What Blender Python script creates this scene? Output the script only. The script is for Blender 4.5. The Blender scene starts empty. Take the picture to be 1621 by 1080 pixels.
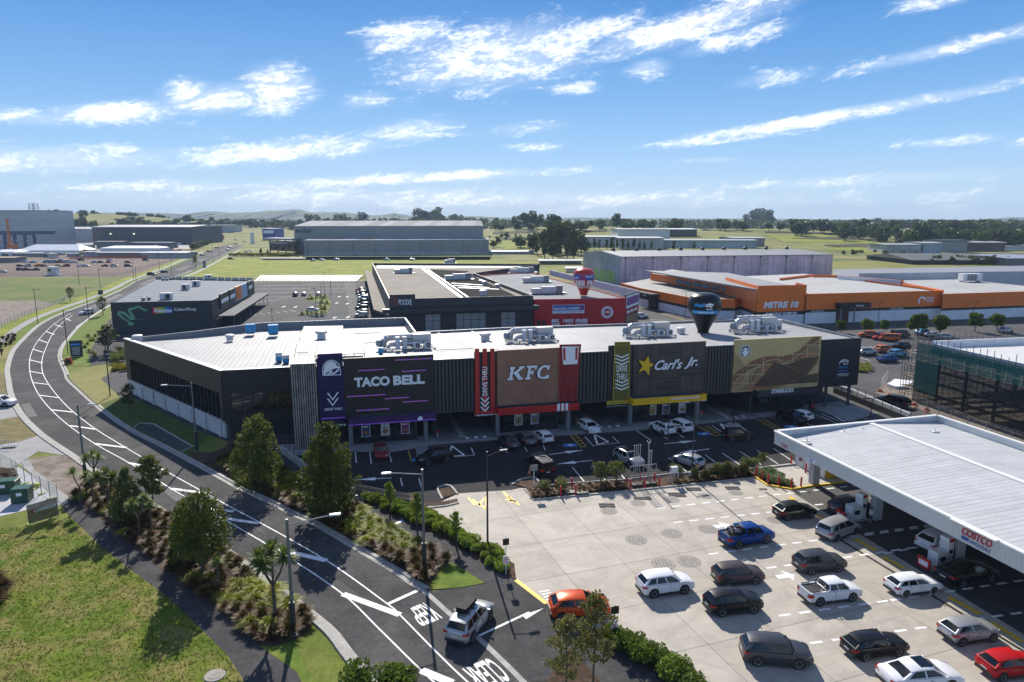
import bpy,math,random
import numpy as np
from mathutils import Vector,Matrix
random.seed(7)
R = math.radians
S = bpy.context.scene
COL = S.collection
# ---------------------------------------------------------------- camera
PITCH = math.atan(192/1081.0);CH = 30.0
cam = bpy.data.cameras.new('camera');camo = bpy.data.objects.new('camera',cam);COL.objects.link(camo)
camo.location = (0,0,CH);camo.rotation_euler = (R(90)-PITCH,0,0)
cam.sensor_width = 36;cam.lens = 36*1081/1621;cam.clip_start = .5;cam.clip_end = 30000
S.camera = camo
# ---------------------------------------------------------------- light
SUN_EL,SUN_AZ = R(34.3),R(-10.3)          # azimuth from +Y towards +X
sdir = Vector((math.sin(SUN_AZ)*math.cos(SUN_EL),math.cos(SUN_AZ)*math.cos(SUN_EL),math.sin(SUN_EL)))
sl = bpy.data.lights.new('sun','SUN');sl.energy = 5.0;sl.angle = R(.5);sl.color = (1,.93,.83)
so = bpy.data.objects.new('sun',sl);COL.objects.link(so);so.rotation_euler = sdir.to_track_quat('Z','Y').to_euler()
S.view_settings.view_transform = 'Standard';S.view_settings.look = 'None'
S.view_settings.exposure = 0.5;S.view_settings.gamma = 1
S.cycles.max_bounces = 6;S.cycles.diffuse_bounces = 3;S.cycles.transparent_max_bounces = 12
S.cycles.caustics_reflective = False;S.cycles.caustics_refractive = False

class NT:
    """tiny node-graph writer"""
    def __init__(s,tree): s.t = tree;s.n = tree.nodes;s.l = tree.links
    def put(s,sock,v):
        if isinstance(v,bpy.types.NodeSocket): s.l.new(v,sock)
        elif v is not None:
            if isinstance(v,(tuple,list)) and len(v) == 3 and sock.type == 'RGBA': v = (*v,1)
            sock.default_value = v
    def m(s,op,a,b=None,c=None,clamp=False):
        n = s.n.new('ShaderNodeMath');n.operation = op;n.use_clamp = clamp
        for i,v in enumerate((a,b,c)):
            if v is not None: s.put(n.inputs[i],v)
        return n.outputs[0]
    def vm(s,op,a,b=None,out=0):
        n = s.n.new('ShaderNodeVectorMath');n.operation = op;s.put(n.inputs[0],a)
        if b is not None: s.put(n.inputs[3 if op == 'SCALE' else 1],b)
        return n.outputs['Value' if op in ('DOT_PRODUCT','LENGTH') else 0]
    def mix(s,f,a,b,mode='MIX'):
        n = s.n.new('ShaderNodeMix');n.data_type = 'RGBA';n.blend_type = mode
        s.put(n.inputs[0],f);s.put(n.inputs[6],a);s.put(n.inputs[7],b);return n.outputs[2]
    def noise(s,vec,scale,detail=4,rough=.55,dist=0):
        n = s.n.new('ShaderNodeTexNoise');s.put(n.inputs['Vector'],vec);n.inputs['Scale'].default_value = scale
        n.inputs['Detail'].default_value = detail;n.inputs['Roughness'].default_value = rough;n.inputs['Distortion'].default_value = dist
        return n.outputs['Fac']
    def ramp(s,f,a,b,lo=0.,hi=1.):
        n = s.n.new('ShaderNodeMapRange');n.interpolation_type = 'SMOOTHSTEP';s.put(n.inputs[0],f)
        n.inputs[1].default_value = a;n.inputs[2].default_value = b;n.inputs[3].default_value = lo;n.inputs[4].default_value = hi
        return n.outputs[0]
    def xyz(s,v):
        n = s.n.new('ShaderNodeSeparateXYZ');s.l.new(v,n.inputs[0]);return n.outputs
    def comb(s,x,y,z):
        n = s.n.new('ShaderNodeCombineXYZ')
        for i,v in enumerate((x,y,z)): s.put(n.inputs[i],v)
        return n.outputs[0]

# ---------------------------------------------------------------- sky with wispy clouds (world directions)
W = bpy.data.worlds.new('World');S.world = W;W.use_nodes = True
g = NT(W.node_tree);g.n.clear()
out = g.n.new('ShaderNodeOutputWorld');bg = g.n.new('ShaderNodeBackground')
sky = g.n.new('ShaderNodeTexSky');sky.sky_type = 'NISHITA';sky.sun_disc = False
sky.sun_elevation = SUN_EL;sky.sun_rotation = SUN_AZ;sky.altitude = 30;sky.air_density = 1.0;sky.dust_density = .35;sky.ozone_density = 2.0
SKY_STRENGTH = .105
tc = g.n.new('ShaderNodeTexCoord');d = tc.outputs['Generated'];dx,dy,dz = g.xyz(d)[:3]
az = g.m('MULTIPLY',g.m('ARCTAN2',dx,dy),57.29578);el = g.m('MULTIPLY',g.m('ARCSINE',dz),57.29578)
# (azimuth, elevation, half length, half height, tilt, strength) of each cloud bank, degrees
CL = [(-1,12.6,11,3.0,7,1.2),(6,14.2,6,1.2,12,1.0),(-6,11,4,1.4,8,1.0),(-18.2,9.7,3.6,2.1,10,1.3),(-22.5,8.7,5,1.3,10,1.25),(-24,8.8,3.0,1.6,4,1.1),(-29,7.4,6,1.0,8,1.2),
      (-34.5,6.7,5,.8,0,.9),(-33,4.1,12,1.3,3,1.0),(-18,5.2,12,1.1,6,1.05),(-8,7.0,5,1.2,8,1.05),(-8,3.3,17,.6,3,1.05),(13.5,14.2,11,1.5,11,1.2),(-8,13.8,5,1.6,6,1.05),(21,16.8,8,1.5,8,1.1),
      (17,13.2,6,1.0,10,1.0),(10.6,11.5,2.4,.9,4,1.1),(30,14.3,3.2,.8,4,1.1),(32,11.4,10,.65,8,1.1),(24,7.4,17,.65,7,1.15),(16,6.0,8,.4,4,.9),
      (5,10.2,3,.7,0,1.0),(1,7.2,6,.9,4,.75),(32,5.3,4,.5,2,1.0),(38,5.0,4,.8,2,1.0),(20,10.3,4,.9,5,.9),(16,4.6,3,.35,0,.8),(2,5.7,3,.5,0,.8),(-11.5,9.2,3,.9,10,.9),
      (0,1.6,50,1.3,0,.8),(26,2.8,14,.8,2,.8),(-25,2.4,14,.6,2,.8),(55,14,12,2,8,1),(-58,12,14,2,8,1),(-75,8,18,2,4,.9),(80,9,18,2,6,.9)]
tot = None
for a0,e0,la,he,tilt,st in CL:
    u = g.m('SUBTRACT',az,a0);v = g.m('SUBTRACT',el,e0);c,s_ = math.cos(R(tilt)),math.sin(R(tilt))
    p = g.m('MULTIPLY',g.m('ADD',g.m('MULTIPLY',u,c),g.m('MULTIPLY',v,s_)),1/la)
    q = g.m('MULTIPLY',g.m('SUBTRACT',g.m('MULTIPLY',v,c),g.m('MULTIPLY',u,s_)),1/he)
    r2 = g.m('ADD',g.m('MULTIPLY',p,p),g.m('MULTIPLY',q,q))
    gl = g.m('MULTIPLY',g.m('POWER',2.718,g.m('MULTIPLY',r2,-1.1)),st)
    tot = gl if tot is None else g.m('MAXIMUM',tot,gl)
# streaky noise, drawn out along the wind
tl = R(9)
uu = g.m('ADD',g.m('MULTIPLY',az,math.cos(tl)),g.m('MULTIPLY',el,math.sin(tl)))
vv = g.m('SUBTRACT',g.m('MULTIPLY',el,math.cos(tl)),g.m('MULTIPLY',az,math.sin(tl)))
cv = g.comb(g.m('MULTIPLY',uu,.30),g.m('MULTIPLY',vv,.95),3.3)
cv2 = g.comb(g.m('MULTIPLY',uu,.5),g.m('MULTIPLY',vv,1.2),9.1)
n1 = g.noise(cv,.8,8,.62,.55);n2 = g.noise(cv2,3.2,6,.6,.6)
nn = g.m('ADD',g.m('MULTIPLY',n1,.72),g.m('MULTIPLY',n2,.28))
cl = g.m('SUBTRACT',g.m('ADD',g.m('MULTIPLY',tot,.56),g.m('MULTIPLY',g.m('SUBTRACT',nn,.5),1.9)),.27)
bk = g.m('MAXIMUM',g.ramp(g.m('ABSOLUTE',az),48,75),g.ramp(el,32,48))      # unseen broken cloud overhead and behind, added to whiten the blue fill light
cl = g.m('MAXIMUM',g.m('MAXIMUM',g.ramp(cl,0.,.52),g.m('MULTIPLY',g.ramp(g.m('ADD',tot,g.m('SUBTRACT',nn,.5)),.35,1.25),.42)),g.m('MULTIPLY',bk,g.ramp(nn,.47,.68)))
cl = g.m('MULTIPLY',cl,.97)
cl = g.m('MULTIPLY',cl,g.ramp(el,-.5,1.0))
hs = g.n.new('ShaderNodeHueSaturation');hs.inputs['Saturation'].default_value = 1.12;hs.inputs['Value'].default_value = 1.0
g.l.new(sky.outputs[0],hs.inputs['Color'])
cs_ = g.ramp(n2,.3,.6,.86,1.02);ccol = g.mix(1.,g.mix(.1,(8.8,9.0,9.3,1),sky.outputs[0]),g.comb(cs_,cs_,g.m('MULTIPLY',g.m('ADD',cs_,1.),.5)),'MULTIPLY')
cr = g.n.new('ShaderNodeValToRGB');e_ = cr.color_ramp.elements;g.l.new(g.m('DIVIDE',el,90.,clamp=True),cr.inputs[0])
e_[0].position = 0;e_[0].color = (.56,.73,.90,1);e_[1].position = 1;e_[1].color = (.008,.05,.22,1)
for p_,c_ in ((.03,(.46,.67,.91,1)),(.06,(.32,.57,.90,1)),(.11,(.18,.42,.80,1)),(.17,(.082,.29,.69,1)),(.25,(.05,.195,.54,1)),(.5,(.02,.10,.33,1))):
    q_ = e_.new(p_);q_.color = c_
grad = g.vm('SCALE',cr.outputs[0],.76/SKY_STRENGTH);base = g.mix(.94,hs.outputs[0],grad)
g.put(bg.inputs['Color'],g.mix(cl,base,ccol));bg.inputs['Strength'].default_value = SKY_STRENGTH
g.l.new(bg.outputs[0],out.inputs['Surface'])

# ---------------------------------------------------------------- survey helpers: where a sight line of the survey photo meets a height
_c,_s = math.cos(PITCH),math.sin(PITCH)
def ray(x,y):
    v = (540-y)/1081.;return Vector(((x-810.5)/1081.,_c+v*_s,-_s+v*_c))
def G(x,y,z=0.):
    r = ray(x,y);t = (z-CH)/r.z;return Vector((r.x*t,r.y*t,z))
def AT(x,y,Y):
    r = ray(x,y);return r*(Y/r.y)+Vector((0,0,CH))
def hgt(X,Y):
    """terrain height: flat near the shops, gentle rises beyond, hills far out"""
    r = 0.
    def bump(cx,cy,sx,sy,h):
        return h*math.exp(-((X-cx)/sx)**2-((Y-cy)/sy)**2)
    r += bump(-900,1500,330,260,36) + bump(-1500,1700,500,500,40)
    r += bump(450,1000,420,230,13) + bump(60,1150,260,240,15) + bump(1300,1700,900,500,12)
    r = max(0.,r-.8);f = min(1,max(0,(math.hypot(X,Y)-480)/260.));return r*f*f*(3-2*f)
def TG(x,y):
    """ground point on the terrain under a sight line"""
    r = ray(x,y);t = 20.
    while t < 9000:
        p = r*t;h = hgt(p.x,p.y)
        if p.z+CH <= h: return Vector((p.x,p.y,h))
        t *= 1.006
    return Vector((r.x*3000,r.y*3000,0))

# ---------------------------------------------------------------- object helpers
def tag(o,label=None,cat=None,group=None,kind=None):
    if label: o['label'] = label
    if cat: o['category'] = cat
    if group: o['group'] = group
    if kind: o['kind'] = kind
    return o
def empty(name,loc=(0,0,0),rz=0,**k):
    o = bpy.data.objects.new(name,None);COL.objects.link(o);o.location = loc;o.rotation_euler = (0,0,rz)
    o.empty_display_size = .5;return tag(o,**k)
def copy_tree(o,parent=None):
    c = o.copy();COL.objects.link(c);c.parent = parent
    for ch in list(o.children): copy_tree(ch,c)
    return c
def put(proto,loc,rz=0,sc=1.,label=None,**k):
    c = copy_tree(proto);c.location = loc;c.rotation_euler = (0,0,rz)
    if sc != 1.: c.scale = (sc,)*3 if not isinstance(sc,tuple) else sc
    return tag(c,label,**k)

class MB:
    def __init__(s): s.v = [];s.f = [];s.m = [];s.mats = []
    def mi(s,m):
        if m not in s.mats: s.mats.append(m)
        return s.mats.index(m)
    def add(s,vs,fs,m):
        b = len(s.v);s.v += [tuple(v) for v in vs];i = s.mi(m)
        for f in fs: s.f.append(tuple(b+k for k in f));s.m.append(i)
        return s
    def poly(s,pts,m): return s.add(pts,[range(len(pts))],m)
    def box(s,c,d,m,rz=0.,taper=1.):
        """c = centre of the base, d = full sizes"""
        cx,cy,z = c;a,b,h = d[0]/2,d[1]/2,d[2];co,si = math.cos(rz),math.sin(rz);vs = []
        for zz,t in ((z,1),(z+h,taper)):
            for x,y in ((-a,-b),(a,-b),(a,b),(-a,b)):
                x *= t;y *= t;vs.append((cx+x*co-y*si,cy+x*si+y*co,zz))
        return s.add(vs,[(3,2,1,0),(4,5,6,7),(0,1,5,4),(1,2,6,5),(2,3,7,6),(3,0,4,7)],m)
    def prism(s,pts,z0,z1,m,mtop=None,bottom=True):
        n = len(pts);area = sum(pts[i][0]*pts[(i+1) % n][1]-pts[(i+1) % n][0]*pts[i][1] for i in range(n))
        if area < 0: pts = list(pts)[::-1]
        zz1 = z1 if isinstance(z1,(list,tuple)) else [z1]*n
        vs = [(p[0],p[1],z0) for p in pts]+[(p[0],p[1],zz1[i]) for i,p in enumerate(pts)]
        s.add(vs,[(i,(i+1) % n,n+(i+1) % n,n+i) for i in range(n)],m)
        s.add(vs[n:],[range(n)],mtop or m)
        if bottom: s.add(vs[:n],[range(n)[::-1]],m)
        return s
    def tube(s,p0,p1,r0,m,r1=None,n=8,caps=True):
        p0,p1 = Vector(p0),Vector(p1);r1 = r0 if r1 is None else r1;a = (p1-p0).normalized()
        u = a.orthogonal().normalized();w = a.cross(u);vs = []
        for p,r in ((p0,r0),(p1,r1)):
            for k in range(n):
                t = 2*math.pi*k/n;vs.append(p+u*(r*math.cos(t))+w*(r*math.sin(t)))
        fs = [(k,(k+1) % n,n+(k+1) % n,n+k) for k in range(n)]
        if caps: fs += [range(n)[::-1],range(n,2*n)]
        return s.add(vs,fs,m)
    def path(s,pts,r,m,n=8):
        for i in range(len(pts)-1):
            rr = r if not isinstance(r,(list,tuple)) else r[i];r2 = rr if not isinstance(r,(list,tuple)) else r[i+1]
            s.tube(pts[i],pts[i+1],rr,m,r2,n)
        return s
    def lathe(s,prof,c,m,n=16):
        vs = [];k = len(prof)
        for j in range(n):
            t = 2*math.pi*j/n
            for r,z in prof: vs.append((c[0]+r*math.cos(t),c[1]+r*math.sin(t),c[2]+z))
        fs = [(j*k+i,((j+1) % n)*k+i,((j+1) % n)*k+i+1,j*k+i+1) for j in range(n) for i in range(k-1)]
        return s.add(vs,fs,m)
    def loft(s,rings,m,cap=True,closed=True):
        k = len(rings[0]);vs = [p for r in rings for p in r];n = k if closed else k-1
        fs = [(i*k+j,i*k+(j+1) % k,(i+1)*k+(j+1) % k,(i+1)*k+j) for i in range(len(rings)-1) for j in range(n)]
        if cap: fs += [range(k)[::-1],range((len(rings)-1)*k,len(rings)*k)]
        return s.add(vs,fs,m)
    def strip(s,pts,w,z,m,closed=False):
        """flat ribbon along a polyline"""
        n = len(pts);L = [];Rr = []
        for i in range(n):
            a = pts[max(i-1,0)];b = pts[min(i+1,n-1)];t = Vector((b[0]-a[0],b[1]-a[1])).normalized()
            nx,ny = -t.y*w/2,t.x*w/2;L.append((pts[i][0]+nx,pts[i][1]+ny,z));Rr.append((pts[i][0]-nx,pts[i][1]-ny,z))
        return s.add(L+Rr,[(n+i,n+i+1,i+1,i) for i in range(n-1)],m)
    def kerb(s,pts,w,z0,z1,m):
        n = len(pts);rg = []
        for i in range(n):
            a = pts[max(i-1,0)];b = pts[min(i+1,n-1)];t = Vector((b[0]-a[0],b[1]-a[1])).normalized()
            nx,ny = -t.y*w/2,t.x*w/2;x,y = pts[i][0],pts[i][1]
            rg.append([(x-nx,y-ny,z0),(x-nx*.9,y-ny*.9,z1),(x+nx*.9,y+ny*.9,z1),(x+nx,y+ny,z0)])
        return s.loft(rg,m)
    def text(s,t,F,u0,z0,w,h,m,depth=.05,off=0.,shear=0.,wd=0.,rot=False,fit=True):
        """lettering fitted to a w x h box whose lower left corner is (u0, z0) on frame F"""
        vs,fs = glyphs(t,off,shear)
        x0 = min(v[0] for v in vs);x1 = max(v[0] for v in vs);y0 = min(v[1] for v in vs);y1 = max(v[1] for v in vs)
        sy = h/(y1-y0);sx = w/(x1-x0) if fit else sy
        P = [F.p(u0+(v[0]-x0)*sx,z0+(v[1]-y0)*sy,wd+depth) for v in vs] if not rot else \
            [F.p(u0+w-(v[1]-y0)*(w/(y1-y0)),z0+(v[0]-x0)*(h/(x1-x0)),wd+depth) for v in vs]
        s.add(P,fs,m)
        if depth > .03:      # returns of the channel letters
            cnt = {}
            for f in fs:
                for a,b in zip(f,list(f[1:])+[f[0]]): cnt[(a,b)] = 1
            ed = [(a,b) for a,b in cnt if (b,a) not in cnt]
            Q = [p-F.n*depth for p in P];n = len(P);s.add(list(P)+Q,[(b,a,n+a,n+b) for a,b in ed],m)
        return s
    def build(s,name,parent=None,smooth=None,**k):
        me = bpy.data.meshes.new(name)
        V = np.array(s.v,dtype=float).reshape(-1,3)
        if parent is not None:
            o3 = Vector((0,0,0));q = parent
            while q is not None: o3 = o3+q.location;q = q.parent
        else:
            o3 = Vector(((V[:,0].min()+V[:,0].max())/2,(V[:,1].min()+V[:,1].max())/2,V[:,2].min()))
        V = V-np.array(o3)
        me.from_pydata(V.tolist(),[],s.f)
        for m in s.mats: me.materials.append(m)
        if len(s.mats) > 1: me.polygons.foreach_set('material_index',s.m)
        if smooth is not None:
            me.polygons.foreach_set('use_smooth',[True]*len(me.polygons));me.set_sharp_from_angle(angle=R(smooth))
        me.update()
        o = bpy.data.objects.new(name,me);COL.objects.link(o)
        if parent is not None: o.parent = parent
        else: o.location = o3
        return tag(o,**k)

_gc = {}
def glyphs(t,off=0.,shear=0.):
    key = (t,off,shear)
    if key not in _gc:
        c = bpy.data.curves.new('lettering','FONT');c.body = t;c.size = 1;c.offset = off;c.shear = shear;c.resolution_u = 3;c.fill_mode = 'FRONT'
        o = bpy.data.objects.new('lettering',c);COL.objects.link(o)
        dg = bpy.context.evaluated_depsgraph_get();dg.update();me = bpy.data.meshes.new_from_object(o.evaluated_get(dg))
        _gc[key] = ([tuple(v.co) for v in me.vertices],[tuple(p.vertices) for p in me.polygons])
        bpy.data.objects.remove(o);bpy.data.curves.remove(c);bpy.data.meshes.remove(me)
    return _gc[key]

class Frame:
    """a vertical wall plane: u runs along it, z up, w out of it"""
    def __init__(s,a,b,inward=None):
        s.o = Vector((a[0],a[1],0));s.d = Vector((b[0]-a[0],b[1]-a[1],0));s.L = s.d.length;s.d.normalize();s.n = Vector((s.d.y,-s.d.x,0))
    def p(s,u,z,w=0.): return s.o+s.d*u+s.n*w+Vector((0,0,z))
    def px(s,x,y,w=0.):
        r = ray(x,y);o = s.o+s.n*w;t = (o-Vector((0,0,CH))).dot(s.n)/r.dot(s.n);q = r*t+Vector((0,0,CH))
        return (q-o).dot(s.d),q.z
    def P(s,x,y,w=0.): u,z = s.px(x,y,w);return s.p(u,z,w)
    def box(s,mb,u0,u1,z0,z1,w0,w1,m):
        vs = [s.p(u,z,w) for w in (w0,w1) for u,z in ((u0,z0),(u1,z0),(u1,z1),(u0,z1))]
        return mb.add(vs,[(3,2,1,0),(4,5,6,7),(0,1,5,4),(1,2,6,5),(2,3,7,6),(3,0,4,7)],m)
    def shape(s,mb,pts,m,w0=0.,w1=.06):
        """polygon traced on the wall plane, given real thickness"""
        n = len(pts);area = sum(pts[i][0]*pts[(i+1) % n][1]-pts[(i+1) % n][0]*pts[i][1] for i in range(n))
        if area < 0: pts = list(pts)[::-1]
        a = [s.p(u,z,w1) for u,z in pts];b = [s.p(u,z,w0) for u,z in pts]
        mb.add(a,[range(n)],m);return mb.add(a+b,[(i,n+i,n+(i+1) % n,(i+1) % n) for i in range(n)],m)
    def pxs(s,pts,w=0.): return [s.px(x,y,w) for x,y in pts]

# ---------------------------------------------------------------- materials
_M = {}
def mat(name,col,rough=.65,metal=0.,var=.12,vs=.6,bump=0.,bs=8.,ribs=None,spec=.5,obj=False,streak=0.,emit=0.,cells=None,rv=0.,runs=None):
    if name in _M: return _M[name]
    M = bpy.data.materials.new(name);M.use_nodes = True;g = NT(M.node_tree);b = g.n['Principled BSDF']
    if obj: pos = g.n.new('ShaderNodeTexCoord').outputs['Object']
    else: pos = g.n.new('ShaderNodeNewGeometry').outputs['Position']
    c = (*col,1);h = None
    if var:
        n = g.noise(pos,vs,5,.6);n2 = g.noise(pos,vs*9,3,.6)
        f = g.m('ADD',g.m('MULTIPLY',n,.65),g.m('MULTIPLY',n2,.35));f = g.ramp(f,.3,.7,1-var*1.3,1+var)
        c = g.mix(1.,c,g.comb(f,f,f),'MULTIPLY')
        if rv: g.put(b.inputs['Roughness'],g.ramp(n,.3,.7,rough-rv,rough+rv))
    if streak:
        sv = g.vm('MULTIPLY',pos,(1.4,1.4,.06));st = g.ramp(g.noise(sv,1.1,5,.65),.35,.75,1+streak*.3,1-streak)
        c = g.mix(1.,c,g.comb(st,st,st),'MULTIPLY')
    if runs:       # dirt washed down the slope: (across, along, amount)
        st = g.ramp(g.noise(g.comb(g.m('MULTIPLY',g.vm('DOT_PRODUCT',pos,runs[0]),1.3),g.m('MULTIPLY',g.vm('DOT_PRODUCT',pos,runs[1]),.06),0.),1.,5,.7),.4,.7,1+runs[2]*.3,1-runs[2]);c = g.mix(1.,c,g.comb(st,st,st),'MULTIPLY')
    if cells:      # random tint per sheet or board: (dir1, size1, dir2, size2, amount)
        d1,s1,d2,s2,am = cells
        a_ = g.m('FLOOR',g.m('DIVIDE',g.vm('DOT_PRODUCT',pos,d1),s1));b_ = g.m('FLOOR',g.m('DIVIDE',g.vm('DOT_PRODUCT',pos,d2),s2))
        wn = g.n.new('ShaderNodeTexWhiteNoise');wn.noise_dimensions = '2D';g.l.new(g.comb(a_,b_,0.),wn.inputs['Vector'])
        k = g.ramp(wn.outputs['Value'],0,1,1-am,1+am);c = g.mix(1.,c,g.comb(k,k,k),'MULTIPLY')
    if ribs:
        dr,per,dark,dep = ribs
        q = g.m('MULTIPLY',g.vm('DOT_PRODUCT',pos,dr),2*math.pi/per);sn = g.m('SINE',q);r_ = g.ramp(sn,.55,.98)
        if dark: k = g.m('SUBTRACT',1.,g.m('MULTIPLY',r_,dark));c = g.mix(1.,c,g.comb(k,k,k),'MULTIPLY')
        bp = g.n.new('ShaderNodeBump');bp.inputs['Distance'].default_value = dep;g.put(bp.inputs['Height'],g.m('SUBTRACT',1.,r_));h = bp
    if bump:
        bp = g.n.new('ShaderNodeBump');bp.inputs['Distance'].default_value = bump;g.put(bp.inputs['Height'],g.noise(pos,bs,4,.6))
        if h: g.l.new(h.outputs[0],bp.inputs['Normal'])
        h = bp
    if h: g.l.new(h.outputs[0],b.inputs['Normal'])
    g.put(b.inputs['Base Color'],c)
    if not rv: b.inputs['Roughness'].default_value = rough
    b.inputs['Metallic'].default_value = metal;b.inputs['Specular IOR Level'].default_value = spec
    if emit: b.inputs['Emission Color'].default_value = (*col,1);b.inputs['Emission Strength'].default_value = emit
    _M[name] = M;return M
def leafmat(name,col,col2,trans=.25,sc=1.2):
    M = bpy.data.materials.new(name);M.use_nodes = True;g = NT(M.node_tree);b = g.n['Principled BSDF'];o = g.n['Material Output']
    pos = g.n.new('ShaderNodeNewGeometry').outputs['Position'];oi = g.n.new('ShaderNodeObjectInfo')
    f = g.ramp(g.noise(pos,sc,4,.6),.35,.65);f2 = g.ramp(g.noise(pos,sc*.18,2),.35,.65)
    c = g.mix(g.m('ADD',g.m('MULTIPLY',f,.6),g.m('MULTIPLY',f2,.4)),(*col,1),(*col2,1))
    k = g.ramp(oi.outputs['Random'],0,1,.75,1.25);c = g.mix(1.,c,g.comb(k,k,k),'MULTIPLY')
    g.put(b.inputs['Base Color'],c);b.inputs['Roughness'].default_value = .6;b.inputs['Specular IOR Level'].default_value = .2
    t = g.n.new('ShaderNodeBsdfTranslucent');g.put(t.inputs['Color'],g.mix(.3,c,(.28,.33,.03,1)));mx = g.n.new('ShaderNodeMixShader');mx.inputs[0].default_value = trans
    g.l.new(b.outputs[0],mx.inputs[1]);g.l.new(t.outputs[0],mx.inputs[2]);g.l.new(mx.outputs[0],o.inputs['Surface'])
    return M
def glass(name,col=(.02,.03,.035),rough=.05,spec=.8,a=None):
    M = bpy.data.materials.new(name);M.use_nodes = True;b = M.node_tree.nodes['Principled BSDF']
    b.inputs['Base Color'].default_value = (*col,1);b.inputs['Roughness'].default_value = rough;b.inputs['Specular IOR Level'].default_value = spec
    if a: b.inputs['Alpha'].default_value = a
    return M
def ground_mat(name,cols,sc,bump=.0,bs=12.,rough=.95,thr=(.35,.65)):
    """noise blend of several real ground colours at several scales"""
    M = bpy.data.materials.new(name);M.use_nodes = True;g = NT(M.node_tree);b = g.n['Principled BSDF']
    pos = g.n.new('ShaderNodeNewGeometry').outputs['Position'];c = (*cols[0],1)
    for i,cc in enumerate(cols[1:]):
        p = g.vm('ADD',pos,(i*37.,i*11.,0.));f = g.ramp(g.noise(p,sc*(1.9**i),7,.68,.4),*thr);c = g.mix(f,c,(*cc,1))
    k = g.m('MULTIPLY',g.ramp(g.noise(pos,3.1,5,.7),.25,.75,.78,1.2),g.ramp(g.noise(pos,.7,4,.7),.3,.7,.85,1.12));c = g.mix(1.,c,g.comb(k,k,k),'MULTIPLY')
    g.put(b.inputs['Base Color'],c);b.inputs['Roughness'].default_value = rough;b.inputs['Specular IOR Level'].default_value = .2
    if bump:
        bp = g.n.new('ShaderNodeBump');bp.inputs['Distance'].default_value = bump;g.put(bp.inputs['Height'],g.noise(pos,bs,5,.7));g.l.new(bp.outputs[0],b.inputs['Normal'])
    return M
FD = (.9689,.2475,0)      # direction of the main shop front
FB = (-.2475,.9689,0)     # across it
M_asph = ground_mat('asphalt',[(.082,.082,.083),(.105,.103,.1),(.07,.07,.072)],.06,.004,30)
M_road = ground_mat('road_asphalt',[(.068,.067,.068),(.098,.096,.093),(.052,.051,.052)],.09,.004,30)
M_newasph = ground_mat('new_asphalt',[(.028,.028,.03),(.036,.036,.037)],.1,.004,30)
M_pathasph = ground_mat('path_asphalt',[(.062,.060,.062),(.08,.077,.074),(.05,.049,.05)],.15,.004,30)
M_kerb = mat('kerb_concrete',(.36,.35,.32),.85,var=.2,vs=1.)
M_pave = mat('paving_concrete',(.27,.27,.265),.85,var=.15,vs=.4)
M_white = mat('white_marking',(.8,.8,.78),.75,var=.2,vs=1.3)
M_yel = mat('yellow_marking',(.72,.47,.02),.6,var=.12,vs=3)
M_bluem = mat('blue_marking',(.03,.2,.5),.6)
M_mulch = ground_mat('bark_mulch',[(.075,.045,.028),(.13,.085,.055),(.05,.032,.02)],.8,.05,9)
M_steel = mat('galvanised_steel',(.42,.44,.46),.45,.7,var=.1)
M_dkmetal = mat('dark_metal',(.028,.03,.034),.5,.3,var=.1)
M_wht = mat('white_paint',(.7,.71,.72),.5,var=.05)
M_gry = mat('grey_paint',(.22,.235,.25),.6,var=.08)
M_blk = mat('black_plastic',(.012,.012,.013),.5,var=0)
M_red = mat('red_paint',(.5,.02,.02),.45,var=.05)
M_letter = mat('letter_white',(.85,.87,.9),.5,var=0)
# ================================================================ GROUND
def GL(pts,z=0.): return [G(x,y,z) for x,y in pts]
def smooth_line(pts,n=6):
    P = [Vector(p) for p in pts];out_ = []
    for i in range(len(P)-1):
        a,b,c,e = P[max(i-1,0)],P[i],P[i+1],P[min(i+2,len(P)-1)]
        for k in range(n):
            t = k/n;out_.append(.5*((2*b)+(c-a)*t+(2*a-5*b+4*c-e)*t*t+(3*b-a-3*c+e)*t**3))
    return out_+[P[-1]]
def sheet(name,pts,z,m,**k):
    mb = MB();mb.poly([(p[0],p[1],z) for p in pts],m);o = mb.build(name)
    n = o.data.polygons[0].normal
    if n.z < 0: o.data.flip_normals()
    return tag(o,kind=k.get('kind','structure'),**{a: b for a,b in k.items() if a != 'kind'})
# one terrain sheet, finer near the shops
M_bank = ground_mat('terrace_earth',[(.05,.06,.02),(.1,.07,.035),(.04,.045,.018)],.03,.3,.3)
def terrain():
    xs = sorted(set([-9000,-6500,-5000,-4000,-3300]+list(range(-2800,2801,100))+list(range(-600,601,50))+[3300,4000,5000,6500,9000]))
    ys = sorted(set([-300,-100,0]+list(range(50,3001,75))+[3400,4000,5000,6500,9000]));n = len(xs);vs = []
    for y in ys:
        for x in xs: vs.append((x,y,hgt(x,y)))
    fs = [(j*n+i,j*n+i+1,(j+1)*n+i+1,(j+1)*n+i) for j in range(len(ys)-1) for i in range(n-1)]
    M = ground_mat('pasture',[(.14,.18,.02),(.22,.22,.04),(.085,.12,.018),(.24,.22,.08)],.006,.05,2,thr=(.4,.6))
    mb = MB();mb.add(vs,fs,M);tag(mb.build('ground',smooth=60),kind='structure')
terrain()
M_field = ground_mat('rough_grass',[(.22,.25,.015),(.30,.28,.045),(.15,.20,.015)],.05,.12,1.5)
M_lawn = ground_mat('lawn_grass',[(.11,.165,.010),(.165,.185,.02),(.08,.135,.007),(.21,.185,.055)],.12,.08,9,thr=(.42,.62))
M_bright = ground_mat('verge_grass',[(.12,.18,.02),(.18,.21,.035),(.09,.15,.018)],.3,.05,8)
M_drygrass = ground_mat('dry_grass',[(.17,.14,.06),(.1,.12,.03),(.22,.17,.09)],.5,.04,8)
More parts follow.
